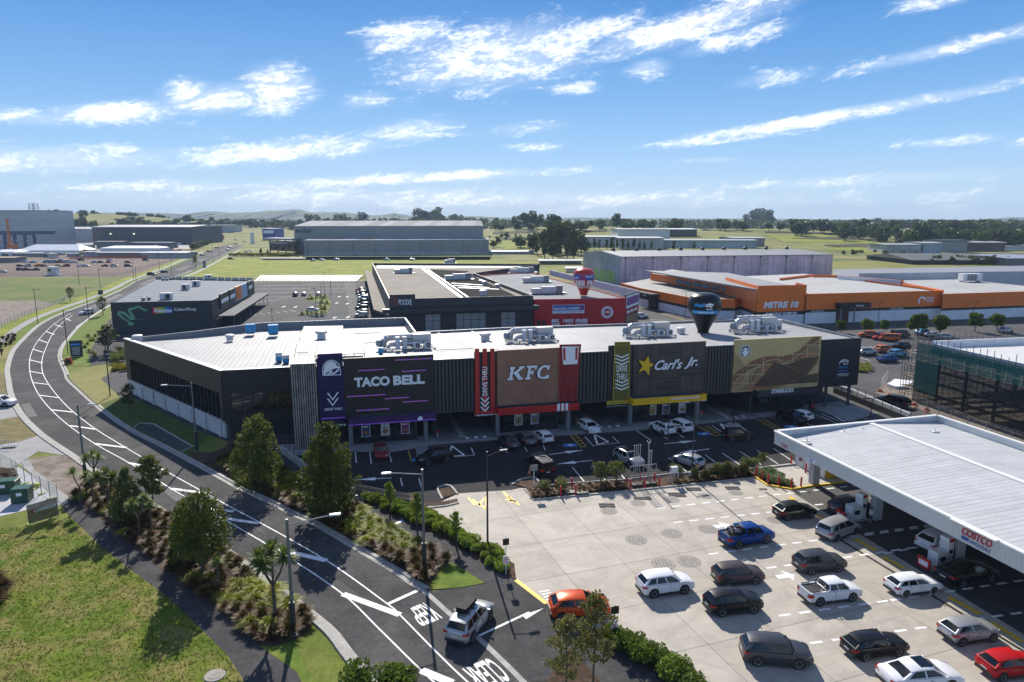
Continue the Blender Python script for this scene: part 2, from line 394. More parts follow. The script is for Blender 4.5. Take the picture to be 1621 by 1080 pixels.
M_dirt = ground_mat('bare_dirt',[(.2,.165,.13),(.12,.095,.07),(.28,.24,.2)],.25,.05,6)
M_site = ground_mat('site_dirt',[(.17,.105,.075),(.2,.18,.16),(.14,.1,.08)],.05,.05,3)
# carpark and service asphalt of the whole centre
sheet('carpark',[G(560,768),G(590,788),G(650,790),G(700,845),G(800,900),G(900,960),(60,40,0),(150,55,0),(240,160,0),(225,250,0),(140,330,0),(40,330,0),(-35,345,0),(-125,330,0),(-92,195,0),(-118,180,0),(-110,165,0),G(195,575),G(160,600),G(212,650),G(365,697),G(470,740)],.012,M_asph)
sheet('new_carpark',[G(430,702),G(560,768),G(590,788),G(691,798),G(726,781),G(823,773),G(992,775),G(1194,757.5),G(1262,738),G(1320,728),G(1400,715),G(1395,690),G(1350,665),G(1240,662),G(1110,674),G(1000,684),G(800,697),G(690,708),G(560,716)],.018,M_newasph)
# ---- the curving road
RL = [(600,1105),(579,1079),(545,1036),(522,1005),(496,981.5),(452,946),(398,905),(330,858),(255,812),(190,772),(136.6,740),(111,722),(63,689),(33,659),(16.4,628.5),(11.4,603),(9.6,585.5),(15,565),(22,552),(38,535),(63,513.5),(101,494.5),(162,472),(202,454),(220,444),(278,421),(329,398),(369,383),(410,368),(437,360)]
RR = [(870,1105),(841,1080),(815,1054),(763,1005),(719,968.6),(683,937),(654,919),(633,904),(561,862),(500,827),(462,810),(444,800),(384.4,772.7),(361.7,760),(301,727),(255,703),(212,681.6),(178,659),(152,638.6),(129,618),(111,601),(106,588),(98,570),(97,560),(101,547.6),(111,535),(129,515),(160,493),(198,471),(235,453),(273,440),(303.5,429),(350,406),(387,389),(425,370),(446,360)]
rl = smooth_line(GL(RL));rr = smooth_line(GL(RR))
mb = MB()     # strips between the two edges, so the long bend triangulates cleanly
def resample(P,n):
    L = [0.]
    for a,b in zip(P,P[1:]): L.append(L[-1]+(b-a).length)
    o_ = [];j = 0
    for i in range(n):
        t = L[-1]*(i/(n-1));
        while j < len(L)-2 and L[j+1] < t: j += 1
        o_.append(P[j].lerp(P[j+1],(t-L[j])/max(1e-6,L[j+1]-L[j])))
    return o_
def two_edges(A,B,z,m,name,**k):
    mb = MB();i = j = 0;vs = [(p.x,p.y,z) for p in A]+[(p.x,p.y,z) for p in B];n = len(A);fs = []
    while i < len(A)-1 or j < len(B)-1:
        if j == len(B)-1 or (i < len(A)-1 and (A[i+1]-B[j]).length < (A[i]-B[j+1]).length): fs.append((i,n+j,i+1));i += 1
        else: fs.append((i,n+j,n+j+1));j += 1
    mb.add(vs,fs,m);return mb.build(name,kind='structure',**k)
two_edges(rl,rr,.03,M_road,'road')
mb = MB();mb.kerb([p for p in rl if p.y < 420],.55,0,.14,M_kerb)
mb.kerb([p for p in rr if p.y < G(0,937).y+.5 and p.y < 45 or G(0,937).y < p.y < G(0,609).y or G(0,585).y < p.y < 420][:0] or [p for p in rr if G(0,936).y < p.y < G(0,640).y],.4,0,.13,M_kerb)
mb.kerb([p for p in rr if G(0,596).y < p.y < 420],.4,0,.13,M_kerb)
mb.build('kerb',kind='structure')
mb = MB()
for sg,P in ((1,rl),(-1,rr)):
    Q = [p for p in P if p.y < 300];off = []
    for i,p in enumerate(Q):
        a = Q[max(i-1,0)];b = Q[min(i+1,len(Q)-1)];t = (b-a).normalized();off.append((p.x+sg*.45*t.y,p.y-sg*.45*t.x))
    mb.strip(off,.42,.04,M_kerb)
mb.build('gutter',kind='structure')
# ---- painted lines
L1 = [(880,1240),(716,1105),(667,1062),(600,996),(542.6,941),(463.5,887),(434,869),(400,849),(303.5,793),(271,774),(205,733.5),(150.5,703),(109,674),(81,649),(62,626),(52,606),(47,585.5),(48,565),(56,546),(70,528),(87,512),(112,496)]
L2 = [(900,1215),(737,1077.5),(633,974),(615,958),(517,888),(410,827),(374,808),(326,781.5),(258,743.6),(200,709.5),(152,680),(116,652.5),(93.6,630),(76,607),(67,588),(67,568),(74,548),(84,528),(98,512),(115,499)]
l1,l2 = smooth_line(GL(L1)),smooth_line(GL(L2))
mb = MB();mb.strip(l1,.13,.036,M_white);mb.strip(l2,.13,.036,M_white)
for a,b,w in [((543,941),(633,974),1.1),((434,869),(517,888),1.1),((360,822),(410,829),.9),((271,774),(326,781.5),.9),((205,733.5),(258,744),.8),((150.5,703),(200,709),.8),
                ((109,674),(152,680),.7),((81,649),(116,653),.7),((62,626),(93,630),.6),((52,606),(76,609),.6),((47,588),(68,592),.6),((47,570),(67,575),.6),((52,553),(68,558),.6),
                ((61,538),(75,543),.6),((73,525),(86,530),.6),((87,514),(98,518),.6),((103,504),(112,508),.6),((667,1062),(716,1082),1.2),((328,806),(370,810),.9)]:
    p,q = G(*a),G(*b);mb.strip([p,q],w*.55,.040,M_white)
mb.strip([G(615,956.5),G(660,936)],.35,.040,M_white)
# dashed centre line far up the road
A,B = resample([p for p in rl if p.y > 190],60),resample([p for p in rr if p.y > 190],60)
for i in range(0,59):
    for f in (.42,.58):
        if i % 2: mb.strip([A[i].lerp(B[i],f),A[i+1].lerp(B[i+1],f)],.18,.045,M_white)
mb.strip([A[i].lerp(B[i],.93) for i in range(60)],.2,.046,M_white)
def road_word(t,q,mb):
    """lettering lying on the road, baseline q[0]-q[1], top q[2]-q[3]"""
    vs,fs = glyphs(t,.02);x1 = max(v[0] for v in vs);y1 = max(v[1] for v in vs);x0 = min(v[0] for v in vs);a,b,c,e = [G(*p) for p in q];P = []
    for x,y,z in vs:
        p = a.lerp(b,(x-x0)/(x1-x0)).lerp(c.lerp(e,(x-x0)/(x1-x0)),y/y1);P.append((p.x,p.y,.042))
    mb.add(P,fs,M_white)
road_word('KEEP',[(671,955.6),(646,966),(701,979),(667,993)],mb);road_word('CLEAR',[(776,1042.5),(732,1061),(812,1077),(762,1096)],mb)
# driveway arrow
mb.strip([G(752,1010),G(838,970)],.22,.036,M_white)
a,b,c_ = G(826,975),G(861,963.5),G(833,981)
mb.poly([(p.x,p.y,.04) for p in (a,c_,b)],M_white)
mb.build('road_marking',kind='structure')
M_pt = mat('road_patch',(.045,.045,.047),.9,var=.15);M_pt2 = mat('road_patch_pale',(.115,.112,.108),.9,var=.2)
for k_,(a,b,w,m_) in enumerate([((505,905),(560,948),1.1,M_pt),((250,765),(285,792),.9,M_pt2),((40,640),(52,660),1.2,M_pt2),((150,650),(180,672),1.0,M_pt),((620,1010),(680,1060),.5,M_pt),((572,925),(700,1030),.12,M_pt),((300,770),(420,845),.1,M_pt2)]): mb = MB();mb.strip([G(*a),G(*b)],w,.0335,m_);mb.build('road_patch',kind='structure')
# ---- driveway mouth, footpaths, verges, beds
sheet('driveway',GL([(683,937),(768,924.5),(805,914),(817,919),(865,956),(930,1005),(866,1080),(841,1080),(815,1054),(763,1005),(719,968.6)]),.034,M_pathasph)
sheet('footpath',GL([(380,705),(400,716),(470,752),(520,776),(561,800),(620,834),(693,875),(715,891),(768,924.5),(804.6,914),(776,898.6),(719,862),(675,841.5),(592,800),(560,776),(500,742),(430,710),(370,690),(300,655),(235,620),(200,625),(260,655),(330,690)]),.045,M_pathasph)
sheet('footpath',GL([(930,1005),(958,1010),(1000,1042),(1060,1080),(1100,1110),(985,1110),(950,1080),(925,1050),(905,1022)]),.045,M_pathasph)
sheet('footpath',GL([(96,800),(115,822),(161,867),(215,909),(259,941),(316,994.5),(360.5,1038.6),(400,1100),(520,1100),(470,1065),(410,1023),(376,987),(337,961),(259,904),(194.5,852),(132,800),(112,785)]),.045,M_pathasph)
sheet('footpath',GL([(96,800),(112,790),(85,768),(55,745),(45,727),(33,733),(60,765)]),.043,M_pave)
sheet('lawn',[G(p[0],p[1]) for p in [(0,838),(50,836),(104,823),(115,822),(161,867),(215,909),(259,941),(316,994.5),(360.5,1038.6),(400,1100),(-300,1100),(-300,838)]],.05,M_lawn)
sheet('dry_verge',GL([(0,590),(12,592),(16.4,628.5),(33,659),(63,689),(38,700),(-120,720),(-200,620)]),.022,M_drygrass)
sheet('side_drive',GL([(-200,640),(-200,668),(0,665),(33,659),(16.4,628.5),(9,625)]),.028,M_pave)
sheet('side_drive',GL([(-140,760),(0,752),(33,733),(60,715),(105,722),(111,722),(63,689),(30,700),(-120,724)]),.029,M_pave)
sheet('building_slab',GL([(-140,850),(43,808),(95,800),(78,772),(30,740),(-140,760)]),.034,mat('wet_slab',(.4,.41,.43),.6,var=.15))
sheet('dirt_verge',GL([(45,727),(80,722),(105,722),(111,722),(136,738),(150,750),(130,780),(108,787),(85,768),(55,745)]),.04,M_dirt)
sheet('planting_bed',GL([(108,787),(130,780),(150,750),(190,773),(255,812),(330,858),(398,905),(452,946),(496,981.5),(490,1000),(470,1012),(430,1025),(410,1023),(376,987),(337,961),(259,904),(194.5,852),(132,800),(118,785)]),.052,M_mulch)
sheet('grass_verge',GL([(410,1023),(430,1025),(462,1018),(480,1050),(505,1090),(520,1110),(490,1110),(470,1065)]),.056,M_bright)
sheet('planting_bed',GL([(365,697),(400,716),(470,752),(520,776),(561,800),(620,834),(693,875),(715,891),(730,899),(683,936),(654,918),(633,903),(561,861),(500,826),(462,809),(444,799),(384.4,771.7),(361.7,759),(301,726),(300,715),(330,718),(355,710)]),.058,M_mulch)
sheet('grass_verge',GL([(715,891),(768,924),(730,931),(686,934),(679,928),(700,900)]),.066,M_bright)
sheet('planting_bed',GL([(590,790),(650,782),(678,802),(737,847),(789,873),(810,891),(814,893),(817,917),(804.6,914),(776,898.6),(719,862),(675,841.5),(592,800)]),.054,M_mulch)
sheet('planting_bed',GL([(900,1025),(925,1050),(950,1080),(985,1115),(870,1115),(866,1080)]),.054,M_mulch)
sheet('planting_bed',GL([(958,1007.5),(1007.5,1020),(1038.6,1033),(1075,1054),(1093,1075),(1120,1115),(1100,1110),(1060,1080),(1000,1042)]),.056,M_mulch)
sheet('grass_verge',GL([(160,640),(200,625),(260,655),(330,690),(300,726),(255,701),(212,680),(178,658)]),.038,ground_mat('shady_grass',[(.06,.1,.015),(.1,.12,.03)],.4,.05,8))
sheet('parking_bay',GL([(214,677),(222,672),(242,673),(304,708),(284,713)]),.05,M_asph)
mb = MB();mb.kerb(GL([(212,678),(222,671),(243,672),(306,708),(288,716)]),.2,0,.16,M_kerb);mb.build('kerb',kind='structure')
# far-side verges of the road, left and right
sheet('grass_verge',GL([(101,547.6),(98,562),(104,581),(143,580),(140,560),(160,525),(175,500),(160,495),(129,515),(111,535)]),.045,M_bright)
sheet('footpath',GL([(140,560),(143,580),(175,575),(190,560),(200,520),(178,500),(160,528)]),.049,M_pathasph)
lv = [p for p in rl if G(0,545).y < p.y < 700];mb = MB()
def side(P,d):
    o_ = []
    for i,p in enumerate(P):
        a = P[max(i-1,0)];b = P[min(i+1,len(P)-1)];t = (b-a).normalized();o_.append(Vector((p.x-t.y*d,p.y+t.x*d,0)))
    return o_
for d0,d1,m,nm,z in ((.3,3.0,M_bright,'grass_verge',.036),(3.0,5.2,M_pave,'footpath',.04),(5.2,9.5,M_field,'grass_verge',.044)):
    two_edges(side(lv,d1),side(lv,d0),z,m,nm)
rv_ = [p for p in rr if 215 < p.y < 700]
for d0,d1,m,nm,z in ((.3,3.4,M_bright,'grass_verge',.046),(3.4,5.4,M_pave,'footpath',.05)):
    two_edges(side(rv_,-d0),side(rv_,-d1),z,m,nm)
# fields and site ground
sheet('field',GL([(280,441),(330,415),(362,408),(480,412),(760,412),(860,416),(600,434),(575,433),(560,437),(410,437)]),.03,M_field)
sheet('field',GL([(-200,440),(200,440),(208,447),(160,470),(100,486),(-100,480),(-300,470)]),.024,ground_mat('left_field',[(.12,.17,.03),(.18,.17,.06),(.09,.13,.025)],.03,.1,1.5))
sheet('bare_ground',GL([(-300,478),(60,476),(100,484),(92,497),(20,530),(-200,540)]),.028,M_dirt)
sheet('site_ground',GL([(-500,405),(60,404),(235,404),(300,392),(278,418),(205,438),(-100,440),(-500,442)]),.02,M_site)
sheet('industrial_yard',GL([(-300,384),(300,378),(350,380),(300,394),(-500,407)]),.022,M_pave)
mb = MB();A_,B_,C_,D_ = GL([(402,446),(565,446),(575,437),(412,437)])
for i in range(24):
    f0,f1 = i/24,(i+1)/24-.003;a,b,c_,e = A_.lerp(B_,f0),A_.lerp(B_,f1),D_.lerp(C_,f1),D_.lerp(C_,f0);mb.poly([(a.x,a.y,.06),(b.x,b.y,.06+.3),(c_.x,c_.y,.5),(e.x,e.y,.35)],mat('white_sheeting',(.5,.49,.46),.5,var=.12,bump=.1,bs=1))
mb.build('ground_sheeting',kind='structure')
# ---- concrete fuel forecourt
D2 = Vector((.943,.332,0));N2 = Vector((-.332,.943,0))
def conc_mat():
    M = bpy.data.materials.new('forecourt_concrete');M.use_nodes = True;g = NT(M.node_tree);b = g.n['Principled BSDF']
    pos = g.n.new('ShaderNodeNewGeometry').outputs['Position']
    f = g.ramp(g.noise(pos,.16,7,.66,2.2),.32,.7);c = g.mix(f,(.46,.42,.355,1),(.35,.32,.268,1))
    f = g.ramp(g.noise(g.vm('ADD',pos,(31.,7.,0.)),.5,7,.75,3.5),.5,.75);c = g.mix(g.m('MULTIPLY',f,.45),c,(.24,.22,.2,1))
    f = g.ramp(g.noise(g.vm('ADD',pos,(3.,70.,0.)),.9,6,.7,2.5),.58,.75);c = g.mix(g.m('MULTIPLY',f,.3),c,(.52,.5,.46,1))
    f = g.ramp(g.noise(g.comb(g.m('MULTIPLY',g.vm('DOT_PRODUCT',pos,tuple(D2)),.05),g.m('MULTIPLY',g.vm('DOT_PRODUCT',pos,tuple(N2)),.9),0.),1.,5,.7,.6),.5,.7);c = g.mix(g.m('MULTIPLY',f,.35),c,(.27,.25,.22,1))
    f = g.ramp(g.noise(g.vm('ADD',pos,(9.,2.,0.)),2.3,3,.5),.68,.76);c = g.mix(g.m('MULTIPLY',f,.5),c,(.15,.14,.13,1))
    a_ = g.m('FLOOR',g.m('DIVIDE',g.vm('DOT_PRODUCT',pos,tuple(D2)),5.6));b_ = g.m('FLOOR',g.m('DIVIDE',g.vm('DOT_PRODUCT',pos,tuple(N2)),6.2))
    wn = g.n.new('ShaderNodeTexWhiteNoise');wn.noise_dimensions = '2D';g.l.new(g.comb(a_,b_,0.),wn.inputs['Vector']);k = g.ramp(wn.outputs['Value'],0,1,.93,1.05)
    g.put(b.inputs['Base Color'],g.mix(1.,c,g.comb(k,k,k),'MULTIPLY'));b.inputs['Roughness'].default_value = .75;b.inputs['Specular IOR Level'].default_value = .3
    return M
M_conc = conc_mat()
yard = GL([(678,800),(691,798),(726,781.5),(810,776.5),(823,773),(992,775),(1194,757.5),(1262,738),(1320,722)])+[Vector((75,78,0)),Vector((75,30,0)),Vector((20,30,0))]+GL([(1120,1105),(1093,1075),(1075,1054),(1038.6,1033),(1007.5,1020),(958,1007.5),(930,1005),(865,956),(817,919),(814,893),(810,891),(789,873),(737,847),(680,815)])
sheet('forecourt',yard,.026,M_conc)
def inside(p,poly):
    c = False;n = len(poly);j = n-1
    for i in range(n):
        a,b = poly[i],poly[j]
        if (a[1] > p[1]) != (b[1] > p[1]) and p[0] < (b[0]-a[0])*(p[1]-a[1])/(b[1]-a[1])+a[0]: c = not c
        j = i
    return c
mb = MB();Mj = mat('joint_line',(.12,.11,.1),.9)
for k in range(-16,18):
    for dirv,ofs,sp in ((N2,D2,5.6),(D2,N2,6.2)):
        run = None
        for t in np.arange(-20,120,.5):
            p = ofs*(k*sp if dirv is N2 else (k+8)*sp)+dirv*float(t);ins = inside(p,yard)
            if ins and run is None: run = p
            if not ins and run is not None:
                if (p-run).length > 1: mb.strip([run,p],.035,.031,Mj)
                run = None
mb.build('slab_joints',kind='structure')
mb = MB();Mp = mat('steel_cover',(.10,.1,.1),.6,.3,var=.2)
def disc(mb,c,r,z,m,n=24): mb.poly([(c.x+r*math.cos(2*math.pi*i/n),c.y+r*math.sin(2*math.pi*i/n),z) for i in range(n)],m)
def dashes(a,b,on,off,w,z,m,mb):
    a,b = G(*a),G(*b);L = (b-a).length;t = 0;e = (b-a).normalized()
    while t < L: mb.strip([a+e*t,a+e*min(L,t+on)],w,z,m);t += on+off
for a,b in [((1040,805.5),(1360,768.5)),((1066,828),(1221,811)),((1290,800),(1400,787)),((1121.6,878),(1345,849)),((1345,849),(1490,829)),((1185,904),(1334.5,883.5)),((1334.5,883.5),(1456,866)),
             ((1233,975.6),(1410,951)),((1410,951),(1640,916)),((1282.6,1019),(1472,992.7)),((1540,981.5),(1640,967)),((1456,866),(1560,848))]: dashes(a,b,1.0,.75,.24,.034,M_white,mb)
def arrow(mb,tail,head,z,m,hw=.85,bw=.3,hl=.45):
    e = head-tail;L = e.length;e.normalize();n = Vector((-e.y,e.x,0));s_ = tail+e*(L*(1-hl))
    P = [tail+n*bw,tail-n*bw,s_-n*bw,s_-n*hw,head,s_+n*hw,s_+n*bw];mb.poly([(p.x,p.y,z) for p in P],m)
arrow(mb,G(1130,834.5),G(1155,831),.034,M_white);arrow(mb,G(1230,914.5),G(1258,910),.034,M_white)
for a,b in [((1290,813.5),(1304.5,822)),((1352.6,853),(1386.5,872)),((1396.7,881.5),(1433,901)),((1500,945),(1552,973)),((1570.5,986),(1618,1016.5)),((1250,787),(1266,799))]:
    mb.strip([G(*a),G(*b)],.45,.034,M_yel)
mb.strip([G(817,919),G(865,956)],.4,.036,M_yel);mb.strip([G(920,1000),G(940,1008)],.4,.036,M_yel)
for i in range(4): mb.strip([G(853+i*4,938+i*4.2),G(870+i*3,935+i*3.6)],.2,.036,M_white)
mb.strip([G(747,791),G(771,807)],.3,.034,M_yel);mb.strip([G(757,801),G(767,789)],.3,.034,M_yel);mb.strip([G(770,787),G(771,806)],.25,.034,M_yel)
mb.strip([G(741,788),G(752,800)],.3,.034,M_yel);mb.strip([G(797,779),G(812,796)],.3,.034,M_yel);mb.strip([G(800,791),G(820,795)],.3,.034,M_yel);mb.strip([G(805,786),G(822,800)],.25,.034,M_yel)
mb.build('forecourt_marking',kind='structure')
mb = MB();mb.strip([G(1188,788.5),G(1236,800),G(1330,855),G(1621,1032),G(1700,1078)][2:],.28,.033,M_blk);mb.strip([G(1211,779),G(1240,797)],.2,.033,M_blk)
tag(mb.build('drain_channel'),'long black drain channel set in the concrete along the canopy','drain')
for i,(x,y,r) in enumerate([(1007,855,1.05),(1063,845,1.05),(1120,838,1.0),(1063,791,.9),(1116,785.5,.85),(1165,780.5,.8),(1050,893.6,1.1),(1090.5,889,1.1),(964,809.5,.9),(1010,797,.85),(1177,831,.8),(1226,824,.8)]):
    mb = MB();c = G(x,y);mb.lathe([(0,.045),(r*.86,.045),(r*.88,.036),(r,.036),(r,.02)],(c.x,c.y,0),mat('cover_grey',(.27,.25,.22),.8,var=.2,vs=2),28)
    for k in range(-2,3): mb.box((c.x+k*.28*r,c.y,.045),(.05,1.3*r*math.sqrt(1-(k*.3)**2),.006),Mj)
    tag(mb.build('tank_cover'),'round grey fuel tank cover flush in the concrete forecourt','tank cover','round fuel tank covers in the forecourt')
for x,y,w,d in [(961,801,1.7,1.2),(1017,789.5,1.9,.9),(1071.5,784,1.9,1.3),(1098,775,1.7,1.1),(1160,773.5,1.6,1.1),(1208,775,.9,.5)]:
    c = G(x,y);mb = MB();mb.box((c.x,c.y,.02),(w,d,.014),mat('dark_patch',(.022,.022,.022),.9));mb.box((c.x,c.y,.034),(w*.9,.03,.003),M_gry)
    tag(mb.build('black_hatch'),'black rectangular hatch plate set in the forecourt concrete','hatch','black rectangular hatches in the forecourt')
# pavement in front of the shops
sheet('pavement',[G(430,705),G(470,722),G(558,716),G(620,717),G(690,705),G(790,697),G(880,691),G(1000,683),G(1110,672),G(1250,657),G(1293,650),G(1345,668),G(1390,655),G(1330,636),G(1290,640),G(1100,655),G(900,672),G(680,690),G(540,702)],.09,M_pave)
mb = MB()      # drive-through lanes running under the building
def fw(u,w):  # facade coordinates -> ground
    o = Vector((0,93.56,0));dd = Vector((.9689,.2475,0));nn = Vector((.2475,-.9689,0));return o+dd*u+nn*w
for u0,u1 in ((-11,-2.2),(8.5,18),(28.8,39)):
    P = [fw(u0,1.4),fw(u1,1.4),fw(u1,-30),fw(u0,-30)];mb.poly([(p.x,p.y,.10) for p in P],mat('drive_lane',(.17,.17,.17),.85,var=.2))
    for k in range(3):
        a = fw(u0+(u1-u0)*(.5+.14*k),1.2);b = fw(u0+(u1-u0)*(.5+.14*k),.3);mb.strip([a,b],.45,.105,M_white)
mb.build('drive_lane',kind='structure')
mb = MB()
for u in (-7.2,13.0,34.0): Q = [fw(u,0),fw(u,-28)];mb.kerb(Q,.9,.1,.22,M_kerb)
mb.build('lane_island',kind='structure')
# bay lines of the new carpark
mb = MB();Z = .024
for a,b in [((562.5,716),(564,733)),((585,714),(588,735)),((614,711),(620,732)),((791,707),(804,717)),((826,702),(835,715)),((858,700),(863,713)),((1006,681),(1030,697)),((1031,678),(1056,695)),((1060,675),(1082,693)),
             ((906,740),(926,764)),((938,737),(960,762)),((970,734),(990,760)),((1058,725),(1087,747)),((1116,720),(1136,735)),((1143,717.5),(1172,736.5)),((1171,715),(1205,736)),((1198,713),(1232,735)),((1224,710),(1257,732)),((634,757),(637,770)),((663,757),(668,775)),
             ((1127,674),(1146,687)),((1168,671),(1184,685)),((1270,668),(1292,676)),((1293,657),(1326,671)),((1300,655),(1332,669)),((1325,655),(1356,668)),((1345,652),(1372,664))]: mb.strip([G(*a),G(*b)],.12,Z,M_white)
def tri(mb,P):
    P = [G(*p) for p in P]
    for i in range(3): mb.strip([P[i],P[(i+1) % 3]],.28,Z+.004*i,M_white)
tri(mb,[(715,706),(711,723),(735,721)]);tri(mb,[(940,687),(946,704),(963,700)]);tri(mb,[(1140,671),(1150,683),(1162,680)]);tri(mb,[(1315,655),(1335,667),(1350,662)])
for L in ([(705,725),(751,721),(746,709)],[(926,692),(939,706),(980,701.5),(970,692)],[(1168,672),(1185,684)]): mb.strip([G(*p) for p in L],.14,Z+.003,M_white)
for a,b in [((869,720),(922,713)),((938,729),(883,735)),((1052,703),(1102,698)),((1123,711),(1076,717)),((620,757),(562,760))]:
    p,q = G(*a),G(*b);mb.strip([p,q],.2,Z,M_white);e = (q-p).normalized();arrow(mb,q-e*2.6,q,Z+.004,M_white,.5,.1,.9)
for (x,y) in ((903,705),(1115,687),(1253,676),(664,728)):
    c = G(x,y);P = [c+Vector((-.9,-.7,0)),c+Vector((.9,-.5,0)),c+Vector((.8,.7,0)),c+Vector((-1,.5,0))];mb.poly([(p.x,p.y,Z+.002) for p in P],M_bluem)
    mb.lathe([(0,Z+.004),(.3,Z+.004)],(c.x,c.y,0),M_letter,10)
for P in ([(900,688),(920,708),(928,707),(910,687)],[(1103,674),(1130,690),(1141,689),(1120,674)],[(1197,664),(1226,680),(1236,679),(1210,664)],[(645,709),(651,729)]):
    Q = [G(*p) for p in P]
    for i in range(len(Q)-1): mb.strip([Q[i],Q[i+1]],.1,Z+.003*i,M_yel)
    if len(Q) == 4:
        for k in range(1,5): mb.strip([Q[0].lerp(Q[1],k/5),Q[3].lerp(Q[2],(k-.3)/5)],.1,Z+.012,M_yel)
for x0,y0,x1,y1 in ((560,714,577,712),(622,711,640,709),(1012,680,1028,679)): dashes((x0,y0),(x1,y1),.4,.3,.15,Z,M_yel,mb)
P = [G(*p) for p in ((657,707),(676,705),(680,717),(660,721))];mb.poly([(p.x,p.y,Z) for p in P],M_gry)
P = [G(*p) for p in ((1146,651+22),(1167,668),(1190,676),(1168,680))][:0]
mb.strip([G(970,760),G(1160,742),G(1262,731),G(1320,722)][:0] or [G(930,768),G(1100,749),G(1198,741),G(1290,730)],.3,Z+.02,M_kerb)
mb.build('parking_lines',kind='structure')
# old carpark lines behind (white ticks) and by the orange shop
mb = MB()
for r_,(x0,y0,x1,y1) in enumerate([(420,452,548,451),(410,457.5,545,457),(408,464,545,462),(408,470.5,512,469)]):
    a,b = G(x0,y0),G(x1,y1);n = int((b-a).length/2.6);e = (b-a).normalized()
    for i in range(n+1): p = a+e*(i*2.6);mb.strip([p+Vector((-.6,-2.4,0)),p+Vector((.9,2.4,0))],.16,.025,M_white)
for x0,y0,x1,y1,sgn in [(402,498,470,492,1),(400,480,455,472,1),(553,448,565,500,0)]:
    a,b = G(x0,y0),G(x1,y1);n = int((b-a).length/2.6);e = (b-a).normalized();nn_ = Vector((-e.y,e.x,0))
    for i in range(n+1): p = a+e*(i*2.6);mb.strip([p-nn_*2.3,p+nn_*2.3],.14,.025,M_white)
for x,y,s_ in [(449,486,1),(468,486,-1),(533,480,1),(550,481,-1),(537,470,1),(550,470,-1),(530,503,1),(551,502,-1)]:
    c = G(x,y);arrow(mb,c-Vector((0,2*s_,0)),c+Vector((0,2*s_,0)),.026,M_white,.7,.2)
for i in range(9): a = G(1130+i*8,503+i*1.5);
for a,b in [((1325,552),(1338,575)),((1352,580),(1378,590)),((1358,566),(1378,571)),((1393,566),(1408,562)),((1377,549),(1393,556)),((1330,540),(1348,538))]: mb.strip([G(*a),G(*b)],.16,.025,M_white)
dashes((1018,489),(1085,507),.8,.6,.25,.025,M_yel,mb);dashes((1030,506),(1060,509),.8,.4,.3,.025,M_yel,mb);dashes((1048,497),(1100,512),.8,.6,.25,.025,M_yel,mb)
mb.build('parking_lines',kind='structure')
sheet('kerb_island',GL([(483,476),(483,471),(519,470),(524,480),(517,501),(474,501),(474,496),(501,494),(508,478)]),.05,M_bright)
sheet('access_road',GL([(1318,401),(1360,404),(1420,408),(1420,402),(1380,399),(1330,393),(1322,396)]),.03,M_asph)
for pts in ([(905,367),(975,365),(972,357),(905,359)],[(1100,361),(1215,361),(1230,366),(1110,365)],[(770,384),(850,378),(1190,374),(1200,380),(1000,386),(800,396)],[(1210,372),(1300,372),(1420,384),(1440,388),(1330,385),(1240,384)],[(1300,395),(1350,390),(1430,396),(1400,404),(1340,398)]):
    P = [TG(*p) for p in pts];mb = MB();mb.poly([(p.x,p.y,p.z+.35) for p in P],M_field);tag(mb.build('meadow'),kind='structure')
for pts in ([(1210,366),(1290,365),(1335,371),(1210,369)],[(1250,378),(1330,376),(1420,383),(1330,381)],[(1300,389),(1360,387),(1440,391),(1400,394),(1330,392)],[(780,368),(850,366),(855,369),(780,371)],[(785,378),(840,376),(850,379),(790,381)],[(1110,363),(1200,362),(1210,364),(1120,365)],[(900,366),(960,365),(960,367),(905,368)],[(1420,372),(1460,371),(1440,374)]):
    P = [TG(*p) for p in pts];mb = MB();mb.poly([(p.x,p.y,p.z+.7) for p in P],M_bank);tag(mb.build('terrace_bank'),kind='structure')
# hills far out
def ridge(name,pts,Y,depth,m,z0=-2):
    P = [AT(x,y,Y) for x,y in pts];Q = [p for p in P];out_ = []
    for a,b in zip(Q,Q[1:]):
        n = 10
        for k in range(n):
            t = k/n;s_ = t*t*(3-2*t);p = a.lerp(b,t);p.z = a.z+(b.z-a.z)*s_+random.uniform(-1,1)*Y*.0005;out_.append(p)
    out_.append(Q[-1]);mb = MB();rings = []
    for p in out_:
        rings.append([(p.x,p.y-depth,z0),(p.x+random.uniform(-60,60),p.y-depth*.55,z0+(p.z-z0)*random.uniform(.38,.5)),(p.x,p.y-depth*.2,z0+(p.z-z0)*random.uniform(.8,.9)),(p.x,p.y,p.z),(p.x,p.y+depth*.4,p.z*.6),(p.x,p.y+depth,z0)])
    mb.loft(rings,m,closed=False,cap=False);tag(mb.build(name,smooth=60),kind='structure')
M_hill = ground_mat('hill_cover',[(.035,.055,.022),(.05,.07,.025),(.13,.15,.05)],.0022,0,thr=(.45,.6))
M_hill2 = ground_mat('wooded_hill_cover',[(.03,.045,.02),(.045,.06,.022)],.004,0)
ridge('hills',[(-500,342),(-200,340),(0,338),(90,338),(150,337),(215,337),(262,337.5),(300,340),(330,334.5),(370,337),(400,336),(425,334),(474,332),(492,336),(530,336),(600,341),(625,338),(660,343),(740,342),(800,345)],5200,1100,M_hill)
ridge('hills',[(600,343),(700,344),(900,345),(1100,346),(1350,348),(1400,347),(1450,348),(1520,349),(1621,344),(1700,340),(2000,343),(2400,345)],5600,1000,M_hill)
ridge('hills',[(-400,352),(-100,350),(100,349),(300,349),(500,349),(640,352),(800,352),(1000,353),(1200,354),(1400,353),(1500,352),(1560,350),(1621,348),(1800,346),(2200,348)],3000,500,M_hill2)
